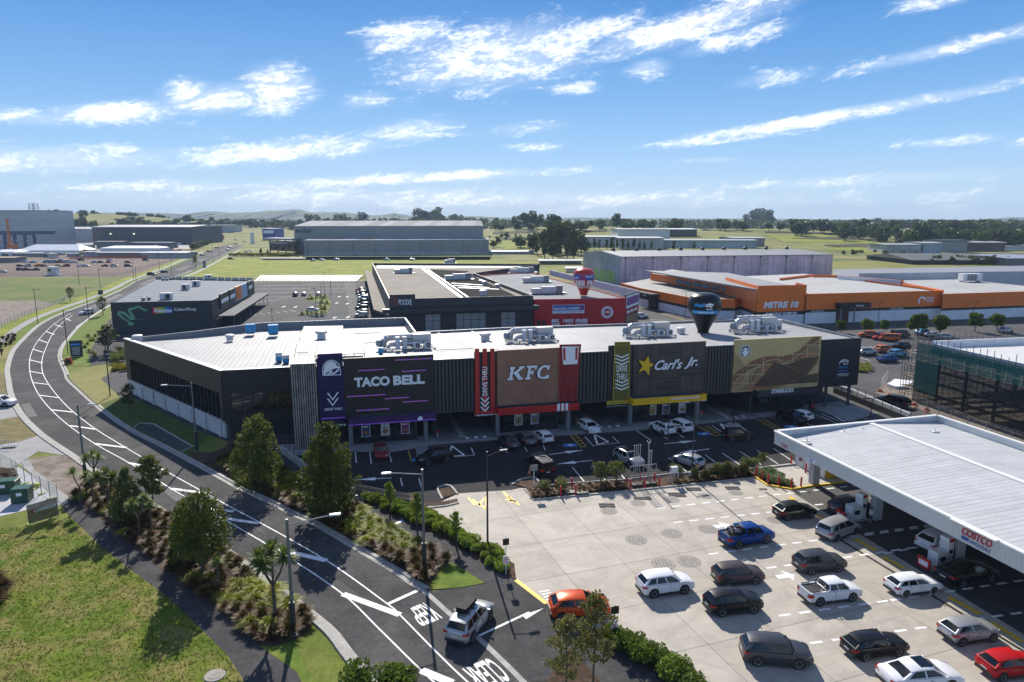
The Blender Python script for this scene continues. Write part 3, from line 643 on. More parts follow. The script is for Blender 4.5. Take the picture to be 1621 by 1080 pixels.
# ================================================================ BUILDINGS
M_roof = mat('roof_sheet',(.28,.287,.297),.62,.0,var=.1,vs=.12,ribs=((FD[0],FD[1],0),.76,.09,.015),spec=.3,runs=(FD,FB,.14))
M_clad = mat('dark_cladding',(.034,.033,.034),.5,.2,var=.1,ribs=((1,.0,0),.33,.45,.03))
M_cladL = mat('dark_cladding_side',(.032,.031,.032),.5,.2,var=.1,ribs=((.73,-.68,0),.4,.5,.03))
M_clad3 = mat('charcoal_cladding',(.075,.075,.078),.55,.1,var=.1)
M_dark = mat('dark_interior',(.02,.02,.022),.7,var=.2)
M_glass = glass('window_glass',(.015,.02,.024),.03,1.0)
M_glass2 = glass('shopfront_glass',(.02,.022,.024),.04,.9)
M_parw = mat('white_wall',(.5,.52,.54),.7,var=.08,streak=.1)
M_back = mat('parapet_lining',(.2,.22,.25),.5,.3,var=.08,ribs=(FD,.5,.15,.02))
M_coping = mat('coping',(.5,.52,.54),.45,.4,var=.05)
F = Frame((-29.6*.9689,93.56-29.6*.2475),(57.6*.9689,93.56+57.6*.2475));U0 = -29.6     # shop front; F.u = facade u - U0
def fu(u): return u-U0
def rz_main(w): return 11.15+w*.035      # roof height at depth w (negative behind the front)
def onroof(x,y,zf=None):
    z = 10.5
    for _ in range(12):
        p = G(x,y,z);z = zf(p) if zf else rz_main((p-F.o).dot(F.n))
    return G(x,y,z)
C1 = G(359.6,693.5);C1 = Vector((C1.x,C1.y,0));C0 = G(199.4,537,9.55)
WZ = AT(349,587,C1.y).z
mall = empty('shopping_block',(10,100,0),label='long dark roadside retail block with pale ribbed roof and fast food shop fronts',cat='shopping centre')
# upper storey
e0 = F.p(0,0,0);e1 = F.p(F.L,0,0)
back = [Vector(p[:2]+(0,)) for p in [tuple(G(1225,507,10.3)),tuple(G(1093,510.5,10.2)),tuple(G(992,515,10.2)),tuple(G(799,521,10.2)),tuple(G(676,527.6,10.2))]]
blend = G(656,529,10.2)
foot = [e0,e1]+back+[Vector((blend.x,blend.y,0)),F.p(0,0,-31)]
zt = [rz_main((p-F.o).dot(F.n)) for p in foot]
mb = MB();mb.prism([(p.x,p.y) for p in foot],3.9,[z-.05 for z in zt],M_clad3,M_roof);mb.build('upper_storey',mall)
rb = MB()
for i in range(2,7): a,b = foot[i],foot[i+1];q = [Vector((a.x,a.y,zt[i])),Vector((b.x,b.y,zt[i+1]))];rb.add([(q[0].x,q[0].y,q[0].z-.1),(q[1].x,q[1].y,q[1].z-.1),(q[1].x,q[1].y,q[1].z+.35),(q[0].x,q[0].y,q[0].z+.35),(q[0].x-.1,q[0].y+.35,q[0].z-.1),(q[1].x-.1,q[1].y+.35,q[1].z-.1),(q[1].x-.1,q[1].y+.35,q[1].z+.35),(q[0].x-.1,q[0].y+.35,q[0].z+.35)],[(0,1,2,3),(7,6,5,4),(3,2,6,7)],M_back)
a,b = Vector((e1.x,e1.y,11.35)),Vector((foot[2].x,foot[2].y,10.9))       # right-hand parapet
rb.add([(a.x,a.y,4.2),(b.x,b.y,4.2),(b.x,b.y,b.z),(a.x,a.y,a.z),(a.x-.35,a.y,4.2),(b.x-.35,b.y,4.2),(b.x-.35,b.y,b.z),(a.x-.35,a.y,a.z)],[(0,1,2,3),(7,6,5,4),(3,2,6,7),(0,3,7,4),(1,5,6,2)],M_back)
rb.build('parapet',mall)
# flashing strips on the roof between tenancies
mb = MB()
for x0,y0,x1,y1 in [(748,551,692,527),(786,553,746,524),(460,577,470,530),(760,524,746,524)]:
    a,b = onroof(x0,y0),onroof(x1,y1);mb.add([(a.x-.2,a.y,a.z+.03),(a.x+.2,a.y,a.z+.03),(b.x+.2,b.y,b.z+.03),(b.x-.2,b.y,b.z+.03)],[(0,1,2,3)],M_coping)
a,b = onroof(640,549),onroof(1150,531)
mb.build('roof_flashing',mall)
# ---- wing on the left
wz = lambda p: 9.35-.012*(p-C1).dot(Vector((-.2475,.9689,0)))
wingB = [G(311.5,524,10.1),G(415,511,10.4),G(478,509,10.4),G(543,506,10.4),G(640,503,10.4)]
k1 = F.p(0,0,-7.85);k2 = F.p(9,0,-31)
wf = [C1,Vector((k1.x,k1.y,0)),Vector((k1.x,k1.y,0))-F.n*12,Vector((blend.x,blend.y,0)),Vector((wingB[4].x,wingB[4].y,0))]+[Vector((p.x,p.y,0)) for p in wingB[:4][::-1]]+[Vector((C0.x,C0.y,0))]
mb = MB();mb.prism([(p.x,p.y) for p in wf],0,[min(wz(p),9.45) for p in wf],M_clad3,M_roof);mb.build('wing_body',mall)
mb = MB();pw = [Vector((C0.x,C0.y,9.6))]+wingB+[Vector((blend.x,blend.y,10.6))]
for a,b in zip(pw,pw[1:]):
    t = (b-a).normalized();n = Vector((-t.y,t.x,0))*.3;mb.add([(a.x,a.y,8.4),(b.x,b.y,8.4),b,a,(a.x+n.x,a.y+n.y,0),(b.x+n.x,b.y+n.y,0),b+n,a+n],[(0,1,2,3),(7,6,5,4),(3,2,6,7)],M_back)
mb.build('parapet',mall)
FW = Frame(C1,k1);FL = Frame(C0,C1)
mb = MB();FW.box(mb,0,FW.L-.02,6.3,WZ+.05,.0,.35,M_clad);FW.box(mb,0,FW.L-.02,2.2,3.6,.0,.35,M_clad);FW.box(mb,0,.9,3.6,6.3,.0,.35,M_clad);FW.box(mb,5.15,5.6,3.6,6.3,0,.35,M_clad);FW.box(mb,9.9,FW.L-.02,3.6,6.3,0,.35,M_clad)
FW.box(mb,.5,FW.L-.02,0,2.2,-.02,.05,M_dark);mb.build('cladding',mall)
for u0,u1 in ((.9,5.15),(5.6,9.9)):
    mb = MB();FW.box(mb,u0,u1,3.62,6.28,.05,.12,M_glass);w_ = mb.build('window',mall);mb = MB()
    for k in range(4): uu_ = u0+(u1-u0)*k/3;FW.box(mb,uu_-.05,uu_+.05,3.62,6.28,.12,.22,M_dkmetal)
    FW.box(mb,u0,u1,3.62,3.72,.121,.2,M_dkmetal);mb.build('window_frame',w_)
zb = FL.px(354,664)[1];ztp = FL.px(352,622)[1]
mb = MB();FL.box(mb,0,FL.L+.3,ztp,WZ+.05,0,.4,M_cladL);FL.box(mb,0,2.0,zb,ztp,0,.4,M_cladL);FL.box(mb,FL.L-.5,FL.L+.3,zb,ztp,0,.4,M_cladL);mb.build('cladding',mall)
mb = MB();FL.box(mb,0,FL.L+.1,0,zb,0,.25,M_parw)
for k in range(8): FL.box(mb,1+k*5,1.6+k*5,0,zb-.25,.25,.45,M_parw)
FL.box(mb,0,FL.L+.1,zb-.25,zb,.25,.55,M_parw);mb.build('plinth_wall',mall)
mb = MB();FL.box(mb,2,FL.L-.5,zb,ztp,.02,.1,M_glass);w_ = mb.build('window',mall);mb = MB();n_ = 27
for k in range(n_+1): uu_ = 2.06+(FL.L-2.62)*k/n_;FL.box(mb,uu_-.07,uu_+.07,zb,ztp,.1,.38,M_dkmetal)
mb.build('window_fin',w_)
mb = MB();mb.strip([C0+Vector((0,0,0)),C1],.001,9,M_coping)
mb = MB();FL.box(mb,-.1,FL.L+.45,WZ+.05,WZ+.15,-.3,.45,M_coping);FW.box(mb,0,FW.L,WZ+.051,WZ+.14,-.3,.4,M_coping);mb.build('coping',mall)
# ---- front panels
def panel(name,u0,u1,z0,z1,w,m,w0=0.02,**k):
    mb = MB();F.box(mb,fu(u0),fu(u1),z0,z1,w0,w,m);return mb.build(name,mall,**k)
M_taco = mat('taco_panel',(.026,.023,.02),.55,var=.3,vs=.5,ribs=((0,0,1),.3,.55,.02))
M_kfcb = mat('brown_panel',(.33,.165,.1),.6,var=.12,vs=.6,cells=(FD,2.45,(0,0,1),4.,.05),ribs=((FD[0],FD[1],0),.22,.35,.02))
M_carl = mat('woodgrain_panel',(.062,.047,.04),.55,var=.2,vs=.8,cells=((FD[0],FD[1],0),.3,(0,0,1),30.,.35))
M_carl2 = mat('woodgrain_panel_flat',(.05,.04,.035),.55,var=.2,vs=.8,cells=((0,0,1),.3,(1,0,0),300.,.35))
M_tan = mat('tan_panel',(.55,.42,.19),.6,var=.05,cells=(FD,3.1,(0,0,1),40.,.03))
M_slat = mat('slat_wall',(.055,.052,.05),.6,var=.1)
M_slatd = mat('slat_gap',(.012,.012,.012),.8,var=0)
def slats(u0,u1,z0,z1,per=.5,m=M_slat,g_=M_slatd):
    mb = MB();F.box(mb,fu(u0),fu(u1),z0,z1,.01,.08,g_);n = int((u1-u0)/per)
    for k in range(n): a = fu(u0)+(u1-u0)*(k+.18)/n;F.box(mb,a,a+per*.62,z0,z1,.08,.2,m)
    F.box(mb,fu(u0),fu(u1),z1,z1+.12,.0,.3,M_coping);mb.build('slatted_wall',mall)
M_timb = mat('timber_batten',(.3,.285,.26),.8,var=.3,vs=1.2,streak=.35)
slats(-29.55,-26.35,.1,11.6,.27,M_timb);slats(-11.0,-5.45,3.9,11.25);slats(9.4,14.3,3.9,11.25);slats(29.95,34.7,3.9,11.25)
panel('sign_backing',-26.3,-22.95,3.4,12.3,.3,M_blk);panel('sign_panel',-22.9,-11.05,4.4,12.1,.35,M_taco)
panel('sign_backing',-5.4,-2.25,3.9,12.1,.25,M_blk);panel('sign_panel',-2.2,7.0,4.3,12.2,.35,M_kfcb)
panel('sign_backing',14.35,18.15,3.9,12.1,.25,M_clad);panel('sign_panel',50.1,57.6,3.7,11.4,.3,mat('charcoal_ribbed',(.02,.022,.026),.5,var=.08,ribs=(FD,.4,.4,.02)))
cp = empty_c = MB()   # checkerboard of timber-look boards
for i in range(3):
    for j in range(3):
        a,b = 18.2+11.7*i/3,18.2+11.7*(i+1)/3;zz = (4.5,6.9,9.8,12.1);F.box(cp,fu(a)+.01,fu(b)-.01,zz[j]+.01,zz[j+1]-.01,.02,.35,M_carl if (i+j) % 2 == 0 else M_carl2)
carl = cp.build('sign_panel',mall)
tanp = panel('sign_panel',34.75,50.05,3.9,12.05,.35,M_tan)
# mural on the tan panel
mb = MB();C7 = lambda pts: F.pxs([(1140+x/6.235,500+y/6.235) for x,y in pts],.35)
M_cop = mat('mural_copper',(.36,.17,.08),.6,var=.05);M_mid = mat('mural_brown',(.32,.21,.11),.6,var=.05);M_dkb = mat('mural_dark',(.12,.08,.045),.6,var=.05);M_ink = mat('mural_ink',(.045,.03,.02),.7,var=0);M_crm = mat('mural_cream',(.5,.41,.22),.6,var=0)
wave = [(122,575),(180,545),(240,500),(300,450),(360,425),(430,405),(500,395),(600,400),(700,380),(780,340),(850,270),(920,212)]
F.shape(mb,C7(wave+[(978,206),(970,600),(500,722),(109,748)]),M_cop,0.35,.37)
F.shape(mb,C7([(112,700),(200,630),(330,530),(420,500),(330,620),(250,738),(112,745)]),M_mid,.37,.376);F.shape(mb,C7([(830,330),(880,290),(975,240),(975,350),(830,370)]),M_mid,.37,.376)
for k in range(46):
    x = 128+k*18.6
    yt = next((a[1]+(b[1]-a[1])*(x-a[0])/(b[0]-a[0]) for a,b in zip(wave,wave[1:]) if a[0] <= x <= b[0]),206)
    F.shape(mb,C7([(x,yt+6),(x+6,yt+4),(x+5,yt+80),(x-1,yt+82)]),M_ink,.376,.380)
    if k < 12: F.shape(mb,C7([(250+k*16,740-k*24),(256+k*16,738-k*24),(256+k*16,690-k*24),(250+k*16,692-k*24)]),M_ink,.376,.380)
def ink(pts,w,m,z=.384):
    P = C7(pts);L = [F.p(a,b,0) for a,b in P]
    for (u0,z0),(u1,z1) in zip(P,P[1:]):
        l_ = math.hypot(u1-u0,z1-z0);nx,nz = -(z1-z0)/l_*w/2,(u1-u0)/l_*w/2;F.shape(mb,[(u0+nx,z0+nz),(u1+nx,z1+nz),(u1-nx,z1-nz),(u0-nx,z0-nz)],m,.35,z)
for k in range(7): ink([(128,360+k*28),(245-k*12,498+k*14)],.07,M_ink)
for i,L in enumerate([[(115,580),(430,578)],[(112,665),(340,665)],[(230,492),(660,470),(800,440),(975,385)],[(272,480),(262,742)],[(428,415),(420,600)],[(572,402),(570,470)],[(718,380),(712,460)],[(866,262),(858,420)],[(720,380),(975,370)],[(835,290),(975,290)],
          [(112,740),(220,690),(240,600),(330,530),(470,440),(560,430),(640,460),(720,430),(800,370),(975,240)],[(150,640),(270,555),(330,520),(420,500)]]): ink(L,.12,M_crm,.386+.001*i)
F.shape(mb,C7([(325,704),(440,570),(500,495),(530,462),(560,462),(640,492),(860,580),(790,600),(700,672)]),M_dkb,.35,.40)
F.shape(mb,C7([(650,490),(720,460),(790,425),(975,395),(860,578)]),M_dkb,.35,.404);F.shape(mb,C7([(862,580),(966,462),(963,565)]),M_tan,.35,.402);F.shape(mb,C7([(704,672),(790,602),(860,582),(963,566),(961,655)]),M_dkb,.35,.406)
for k in range(15): ink([(345+k*13.5,678-k*15.2),(500+k*24,702-k*8)],.06,M_ink,.410)
for k in range(9): ink([(690+k*33,475-k*9),(690+k*30+(-70+8*k),500+k*0)],.06,M_ink,.412)
for k in range(8): ink([(740+k*28,668-k*3),(800+k*24,606-k*5)],.06,M_ink,.414)
mb.build('mural',tanp)
# taco sign
mb = MB();q5 = lambda pts,w=.42: F.pxs([(480+x/5.79,540+y/5.79) for x,y in pts],w)
M_purp = mat('indigo_panel',(.008,.006,.075),.45,var=.05,ribs=((0,0,1),.24,.5,.03));M_ind = mat('indigo',(.012,.008,.13),.4,var=0);M_neon = mat('purple_trim',(.14,.05,.42),.4,var=0,emit=.35);M_neon2 = mat('violet_trim',(.35,.12,.22),.4,var=0,emit=.15)
F.box(mb,fu(-26.1),fu(-22.98),3.5,12.9,.3,.42,M_purp);tsg = mb.build('sign_panel',mall)
mb = MB();F.box(mb,fu(-26.1),fu(-25.95),3.5,12.9,.42,.47,M_ind);F.box(mb,fu(-23.13),fu(-22.98),3.5,12.9,.42,.47,M_ind);F.box(mb,fu(-26.1),fu(-22.98),12.6,12.9,.421,.48,M_ind);F.box(mb,fu(-26.0),fu(-23.0),4.15,4.25,.42,.49,M_neon)
F.shape(mb,q5([(178,318),(174,262),(185,215),(215,184),(260,171),(302,184),(332,215),(343,260),(346,312)]),M_letter,.42,.47)
F.shape(mb,q5([(184,311),(181,262),(191,219),(219,190),(260,178),(298,190),(326,218),(337,260),(339,306)]),M_ind,.46,.476)
F.shape(mb,q5([(190,262),(196,222),(222,194),(258,184),(288,192),(300,206),(306,224),(332,236),(334,246),(290,250),(240,270),(212,292),(200,312),(188,312),(185,290)]),M_letter,.46,.484)
F.shape(mb,q5([(206,312),(222,296),(236,300),(256,300),(292,282),(322,252),(334,252),(318,280),(280,304),(240,314)]),M_letter,.46,.482)
F.shape(mb,q5([(238,294),(232,284),(244,272),(262,268),(270,276),(262,290),(250,296)]),M_letter,.46,.480)
for dy in (0,52): F.shape(mb,q5([(217,476+dy),(232,476+dy),(271,530+dy),(311,470+dy),(326,468+dy),(272,545+dy)]),M_letter,.42,.48)
u_,z_ = q5([(198,640)])[0];u2,z2 = q5([(358,616)])[0];mb.text('DRIVE THRU',F,u_,z_,u2-u_,.34,M_letter,.03,.02,wd=.43)
u_,z_ = q5([(222,782)])[0];mb.text('DRIVE THRU ENTRY',F,u_,z_,2.4,.2,M_letter,.02,.01,wd=.43)
F.box(mb,fu(-26.3),fu(-22.8),3.0,3.2,.3,.4,M_blk)
for k in range(7): F.box(mb,fu(-26.2+k*.5),fu(-25.95+k*.5),3.02,3.18,.4,.41,M_letter)
mb.build('lettering',tsg)
mb = MB();u_,z_ = q5([(470,424)],.35)[0];u2,z2 = q5([(795,415)],.35)[0];_,z3 = q5([(520,333)],.35)[0]
mb.text('TACO',F,u_,z_,u2-u_,z3-z_,M_letter,.14,.045,wd=.37);u_,z_ = q5([(826,404)],.35)[0];u2,_ = q5([(1113,390)],.35)[0];mb.text('BELL',F,u_,z_,u2-u_,z3-z_-.03,M_letter,.14,.045,wd=.37);mb.build('lettering',mall)
for x0,y0,x1,y1 in [(840,175,1184,160),(502,272,746,262),(904,278,1128,268),(400,511,754,490),(748,529,972,516),(913,559,1142,546),(487,639,790,622)]:
    (ua,za),(ub,zb_) = q5([(x0,y0),(x1,y1)],.35);mb = MB()
    for k in range(10): F.box(mb,ua+(ub-ua)*k/10,ua+(ub-ua)*(k+1)/10,za-.07,za+.06,.35,.42,M_neon if k % 2 else M_neon2)
    mb.build('light_strip',mall)
# kfc signs
mb = MB();q2 = lambda pts,w=.4: F.pxs([(740+x/5.79,530+y/5.79) for x,y in pts],w)
M_rstrip = mat('red_strip',(.5,.022,.02),.5,var=.06)
for x0,x1 in ((68,103),(139,174),(209,243)):
    (ua,za),(ub,zb_) = q2([(x0,128),(x1,715)]);F.box(mb,ua,fu(-5.2)+(x1-68)*.0155+.05 if False else ua+.6,3.6,za,.25,.42,M_rstrip)
F.box(mb,fu(-5.5),fu(-2.3),3.35,3.75,.25,.46,M_rstrip);F.box(mb,fu(-5.5),fu(-2.3),3.05,3.15,.25,.4,M_letter)
for k in range(5): F.box(mb,fu(-5.45+k*.66),fu(-5.15+k*.66),3.04,3.16,.4,.41,M_rstrip)
ks = mb.build('sign_strips',mall);mb = MB()
(ua,za) = q2([(136,560)])[0];(ub,zb_) = q2([(186,292)])[0];mb.text('DRIVE THRU',F,ua,za,.72,zb_-za,M_letter,.03,.02,wd=.44,rot=True)
for dy in (0,42,84): F.shape(mb,q2([(124,612+dy-22),(160,588+dy-22+24),(197,566+dy),(197,582+dy),(160,612+dy+4),(124,612+dy-42)],.46)[::-1][:0] or q2([(123,569+dy),(160,606+dy),(197,567+dy),(197,585+dy),(160,624+dy),(123,587+dy)],.44),M_letter,.42,.47)
ua,za = q2([(85,742)])[0];mb.text('DRIVE THRU ENTRY',F,ua,za-.05,2.4,.2,M_letter,.02,.01,wd=.47);mb.build('lettering',ks)
mb = MB()
KF = [[(390,296),(437,293),(432,312),(425,314),(417,350),(408,396),(418,398),(415,415),(363,420),(366,403),(380,400),(398,318),(388,314)],
      [(415,352),(478,308),(470,306),(474,290),(523,289),(520,304),(508,308),(462,344),(492,392),(508,393),(505,410),(468,414),(430,364)],
      [(540,286),(640,281),(632,318),(618,318),(616,302),(583,304),(578,338),(590,337),(598,326),(608,326),(600,368),(590,368),(590,354),(575,355),(567,392),(578,394),(575,409),(527,412),(530,396),(542,393),(560,304),(548,302)],
      [(756,277),(746,322),(733,322),(728,306),(712,297),(692,302),(672,325),(664,355),(668,380),(684,388),(706,385),(724,370),(738,368),(748,376),(744,398),(700,405),(665,402),(642,385),(637,355),(648,320),(672,292),(705,278),(725,279),(735,286),(742,278)]]
for P in KF:
    Q = q2(P,.5);F.shape(mb,Q,M_letter,.5,.56);cx = sum(a for a,b in Q)/len(Q);cz = sum(b for a,b in Q)/len(Q)
    F.shape(mb,[(cx+(a-cx)*1.09-.03,cz+(b-cz)*1.09-.03) for a,b in Q],M_blk,.36,.5)
mb.build('lettering',mall)
Mrt = mat('red_mesh_panel',(.2,.006,.012),.45,var=.08);mb = MB()
F.shape(mb,q2([(846,92),(1040,88),(995,600),(842,608)],.5),Mrt,.42,.5);bn = mb.build('sign_panel',mall);mb = MB()
for L in ([(846,92),(1040,88),(995,600),(842,608),(846,92)],[(895,90),(890,604)],[(985,89),(950,602)],[(844,352),(1015,350)],[(844,490),(1005,484)],[(846,150),(1034,148)]):
    P = q2(L,.5)
    for a,b in zip(P,P[1:]): mb.tube(F.p(a[0],a[1],.53),F.p(b[0],b[1],.53),.05,M_red,n=4)
mb.build('frame',bn);mb = MB()
F.shape(mb,q2([(865,108),(1022,108),(1006,268),(878,274)],.6),M_letter,.5,.66);F.shape(mb,q2([(874,124),(896,122),(900,234),(882,236)],.66),M_rstrip,.66,.675);F.shape(mb,q2([(990,118),(1012,118),(1006,228),(988,230)],.66),M_rstrip,.66,.675)
mb.build('emblem',bn)
# carl's
mb = MB();q3 = lambda pts,w=.42: F.pxs([(1000+x/5.79,520+y/5.79) for x,y in pts],w)
M_ylw = mat('sign_yellow',(.75,.47,.01),.5,var=.04);M_oliv = mat('olive_panel',(.12,.105,.008),.5,var=.05);M_olfr = mat('yellow_frame',(.5,.38,.03),.5,var=.04)
P = q2([(1350,68),(1488,66),(1476,628),(1332,622)],.42);F.shape(mb,P,M_oliv,.3,.42);oy = mb.build('sign_panel',mall);mb = MB()
for a,b in zip(P,P[1:]+P[:1]): mb.tube(F.p(a[0],a[1],.46),F.p(b[0],b[1],.46),.07,M_olfr,n=4)
a = q2([(1345,95),(1490,94)]);mb.tube(F.p(*a[0],.46),F.p(*a[1],.46),.04,M_olfr,n=4);mb.build('frame',oy);mb = MB()
for y in (180,212,244,412,444,476):
    F.shape(mb,q2([(1353,y),(1415,y+22),(1477,y-6),(1477,y+4),(1415,y+34),(1353,y+10)]),M_letter,.42,.46)
ua,za = q2([(1365,342)])[0];ub,_ = q2([(1462,342)])[0];mb.text('DRIVE',F,ua,za,ub-ua,1.0,M_letter,.03,.01,wd=.42);mb.text('THRU',F,ua,za-1.25,ub-ua,1.0,M_letter,.03,.01,wd=.42)
mb.build('lettering',oy);mb = MB();F.box(mb,fu(14.2),fu(17.7),3.35,3.9,.3,.5,M_olfr);F.box(mb,fu(14.1),fu(17.5),3.0,3.12,.3,.4,M_gry);mb.text('DRIVE THRU ENTRY',F,fu(14.6),3.5,2.7,.2,M_blk,.02,.01,wd=.49);mb.build('height_bar',mall)
mb = MB();st = q3([(152,253),(163,315),(203,330),(163,360),(158,430),(118,380),(62,403),(98,348),(62,292),(118,305)],.6)
cx = sum(a for a,b in st)/10;cz = sum(b for a,b in st)/10;F.shape(mb,st,M_ylw,.5,.66);F.shape(mb,[(cx+(a-cx)*1.1-.06,cz+(b-cz)*1.1-.08) for a,b in st],M_blk,.36,.5);mb.build('star_emblem',mall)
mb = MB();ua,za = q3([(205,388)])[0];ub,zb_ = q3([(462,262)])[0]
for off_,w_,m_ in ((.07,.36,M_blk),(.018,.5,M_letter)):
    mb.text("Carl's",F,ua-(.08 if m_ is M_blk else 0),za+.1-(.1 if m_ is M_blk else 0),ub-ua+(.1 if m_ is M_blk else 0),zb_-za-.35+(.12 if m_ is M_blk else 0),m_,.12,off_,.45,wd=w_)
    uc,zc = q3([(475,372)])[0];ud,zd = q3([(592,262)])[0];mb.text("Jr.",F,uc-(.08 if m_ is M_blk else 0),zc-(.1 if m_ is M_blk else 0),ud-uc+.2,zd-zc+.05,m_,.12,off_,.45,wd=w_)
mb.build('lettering',mall)
# green round emblem
mb = MB();c7 = F.px(1140+245/6.235,500+350/6.235,.4);M_sgreen = mat('emblem_green',(.012,.07,.04),.5,var=0)
F.shape(mb,[(c7[0]+.93*math.cos(t*math.pi/16),c7[1]+.93*math.sin(t*math.pi/16)) for t in range(32)],M_letter,.35,.5)
F.shape(mb,[(c7[0]+.86*math.cos(t*math.pi/16),c7[1]+.86*math.sin(t*math.pi/16)) for t in range(32)],M_sgreen,.45,.52)
ct = [(0,.72),(.1,.5),(.3,.5),(.2,.3),(.3,0),(.45,-.3),(.2,-.7),(0,-.8),(-.2,-.7),(-.45,-.3),(-.3,0),(-.2,.3),(-.3,.5),(-.1,.5)]
F.shape(mb,[(c7[0]+a,c7[1]+b) for a,b in ct],M_letter,.5,.54)
for s_ in (-1,1):
    for r_ in (.55,.7): F.shape(mb,[(c7[0]+s_*r_*math.cos(R(t)),c7[1]+r_*math.sin(R(t))) for t in range(-50,51,20)]+[(c7[0]+s_*(r_-.08)*math.cos(R(t)),c7[1]+(r_-.08)*math.sin(R(t))) for t in range(50,-51,-20)],M_letter,.5,.535)
mb.build('emblem',tanp)
mb = MB();q7 = lambda x,y,w=.4: F.px(1140+x/6.235,500+y/6.235,w);M_cyan = mat('sign_blue',(.02,.25,.75),.4,var=0)
a = q7(1168,520);b = q7(1265,490);mb.text('NOW',F,a[0],a[1],b[0]-a[0],b[1]-a[1]-.15,M_cyan,.03,.03,wd=.31)
a = q7(1160,557);b = q7(1262,530);mb.text('OPEN',F,a[0],a[1],b[0]-a[0],b[1]-a[1]-.15,M_cyan,.03,.03,wd=.31)
a = q7(1160,585);mb.text('MEMBERSHIPS',F,a[0],a[1],2.2,.18,M_letter,.02,.01,wd=.31);a = q7(1165,600);mb.text('AVAILABLE',F,a[0],a[1],1.9,.16,M_letter,.02,.01,wd=.31)
a = q7(1185,468);mb.text('simplicity',F,a[0],a[1],1.7,.5,M_letter,.03,.03,.3,wd=.31);a = q7(1215,484);mb.text('fitness',F,a[0],a[1],1.0,.25,M_letter,.03,.02,.3,wd=.31)
P = [q7(*p) for p in ((1178,485),(1185,455),(1215,432),(1262,430),(1215,440),(1192,460))];F.shape(mb,P,M_letter,.3,.34);mb.build('lettering',mall)
# ---- ground-floor shops with glass fronts, posters and canopies
def shop(u0,u1,dep,cu0,cu1,cz0,cz1,cm,soff=M_gry,cw=1.6,posters=(),cols=()):
    mb = MB();P = [F.p(fu(u0),0,-.6),F.p(fu(u1),0,-.6),F.p(fu(u1),0,-dep),F.p(fu(u0),0,-dep)]
    mb.prism([(p.x,p.y) for p in P],.05,3.88,M_clad3,M_dark);b_ = mb.build('shop_unit',mall)
    mb = MB();F.box(mb,fu(u0)+.3,fu(u1)-.3,.25,3.2,-.6,-.52,M_glass2);gl_ = mb.build('shop_window',mall)
    mb = MB();n = max(3,int((u1-u0)/1.45))
    for k in range(n+1): a = fu(u0)+.3+(u1-u0-.6)*k/n;F.box(mb,a-.04,a+.04,.1,3.3,-.52,-.42,M_dkmetal)
    F.box(mb,fu(u0),fu(u1),3.2,3.88,-.55,-.35,M_dkmetal);F.box(mb,fu(u0),fu(u1),.08,.3,-.55,-.4,M_dkmetal);F.box(mb,fu(u0)+.3,fu(u1)-.3,2.3,2.36,-.519,-.45,M_dkmetal);mb.build('window_frame',gl_)
    for i,(pu,pm) in enumerate(posters):
        mb = MB();F.box(mb,fu(pu),fu(pu)+1.15,1.0,2.75,-.5,-.44,M_letter);F.box(mb,fu(pu)+.07,fu(pu)+1.08,1.07,2.68,-.44,-.435,pm);c = fu(pu)+.57
        F.shape(mb,[(c+.4*math.cos(t*.52),1.55+.26*math.sin(t*.52)) for t in range(12)],mat('poster_food',(.35,.16,.05),.6,var=.4,vs=6),-.436,-.43);F.box(mb,c-.4,c+.3,2.3,2.5,-.436,-.43,M_letter);mb.build('poster',mall)
    mb = MB();F.box(mb,fu(cu0),fu(cu1),cz0,cz1,cw-.12,cw,cm);F.box(mb,fu(cu0),fu(cu0)+.12,cz0,cz1,.35,cw-.12,cm);F.box(mb,fu(cu1)-.12,fu(cu1),cz0,cz1,.35,cw-.12,cm);F.box(mb,fu(cu0)+.12,fu(cu1)-.12,cz0+.15,cz1-.35,.02,cw-.12,mat('canopy_deck',(.12,.17,.22),.5,.3,var=.1));cn = mb.build('canopy',mall)
    for cu in cols:
        mb = MB();F.box(mb,fu(cu),fu(cu)+.55,.08,cz0+.15,.3 if cu > u1-1.2 else -.3,.85 if cu > u1-1.2 else .25,mat('column_grey',(.17,.18,.19),.8,var=.1));mb.build('column',mall)
    return cn
PB = mat('poster_blue',(.05,.05,.18),.5,var=.3,vs=4);PW = mat('poster_white',(.5,.5,.48),.5,var=.3,vs=4);PP = mat('poster_pink',(.3,.03,.2),.5,var=.3,vs=4);PY = mat('poster_cream',(.35,.3,.16),.5,var=.4,vs=4);PO = mat('poster_orange',(.25,.2,.25),.5,var=.4,vs=4)
M_cpur = mat('purple_canopy',(.045,.012,.105),.4,var=.08);M_cred = mat('red_canopy',(.45,.01,.01),.4,var=.05);M_cyel = mat('yellow_canopy',(.8,.46,.01),.4,var=.05);M_cblk = mat('black_canopy',(.03,.034,.042),.45,var=.05)
def cz(pts,w=1.6): return [F.px(x,y,w) for x,y in pts]
(a0,b0),(a1,b1),(a2,b2) = cz([(551,663),(690,654),(551,672)]);c_ = shop(-22.2,-13.4,20,a0+U0,a1+U0,b2-.15,b0,M_cpur,posters=((-20.9,PB),(-18.3,PW),(-15.6,PP)),cols=(-22.6,-12.6))
mb = MB();F.box(mb,a0,a1,b2-.18,b2-.1,1.6,1.66,M_neon);ua,za = F.px(661,664,1.6);F.shape(mb,[(ua,za),(ua+.15,za+.35),(ua+.45,za+.45),(ua+.7,za+.15),(ua+.65,za-.15),(ua+.1,za-.25)],M_letter,1.6,1.64);mb.build('trim',c_)
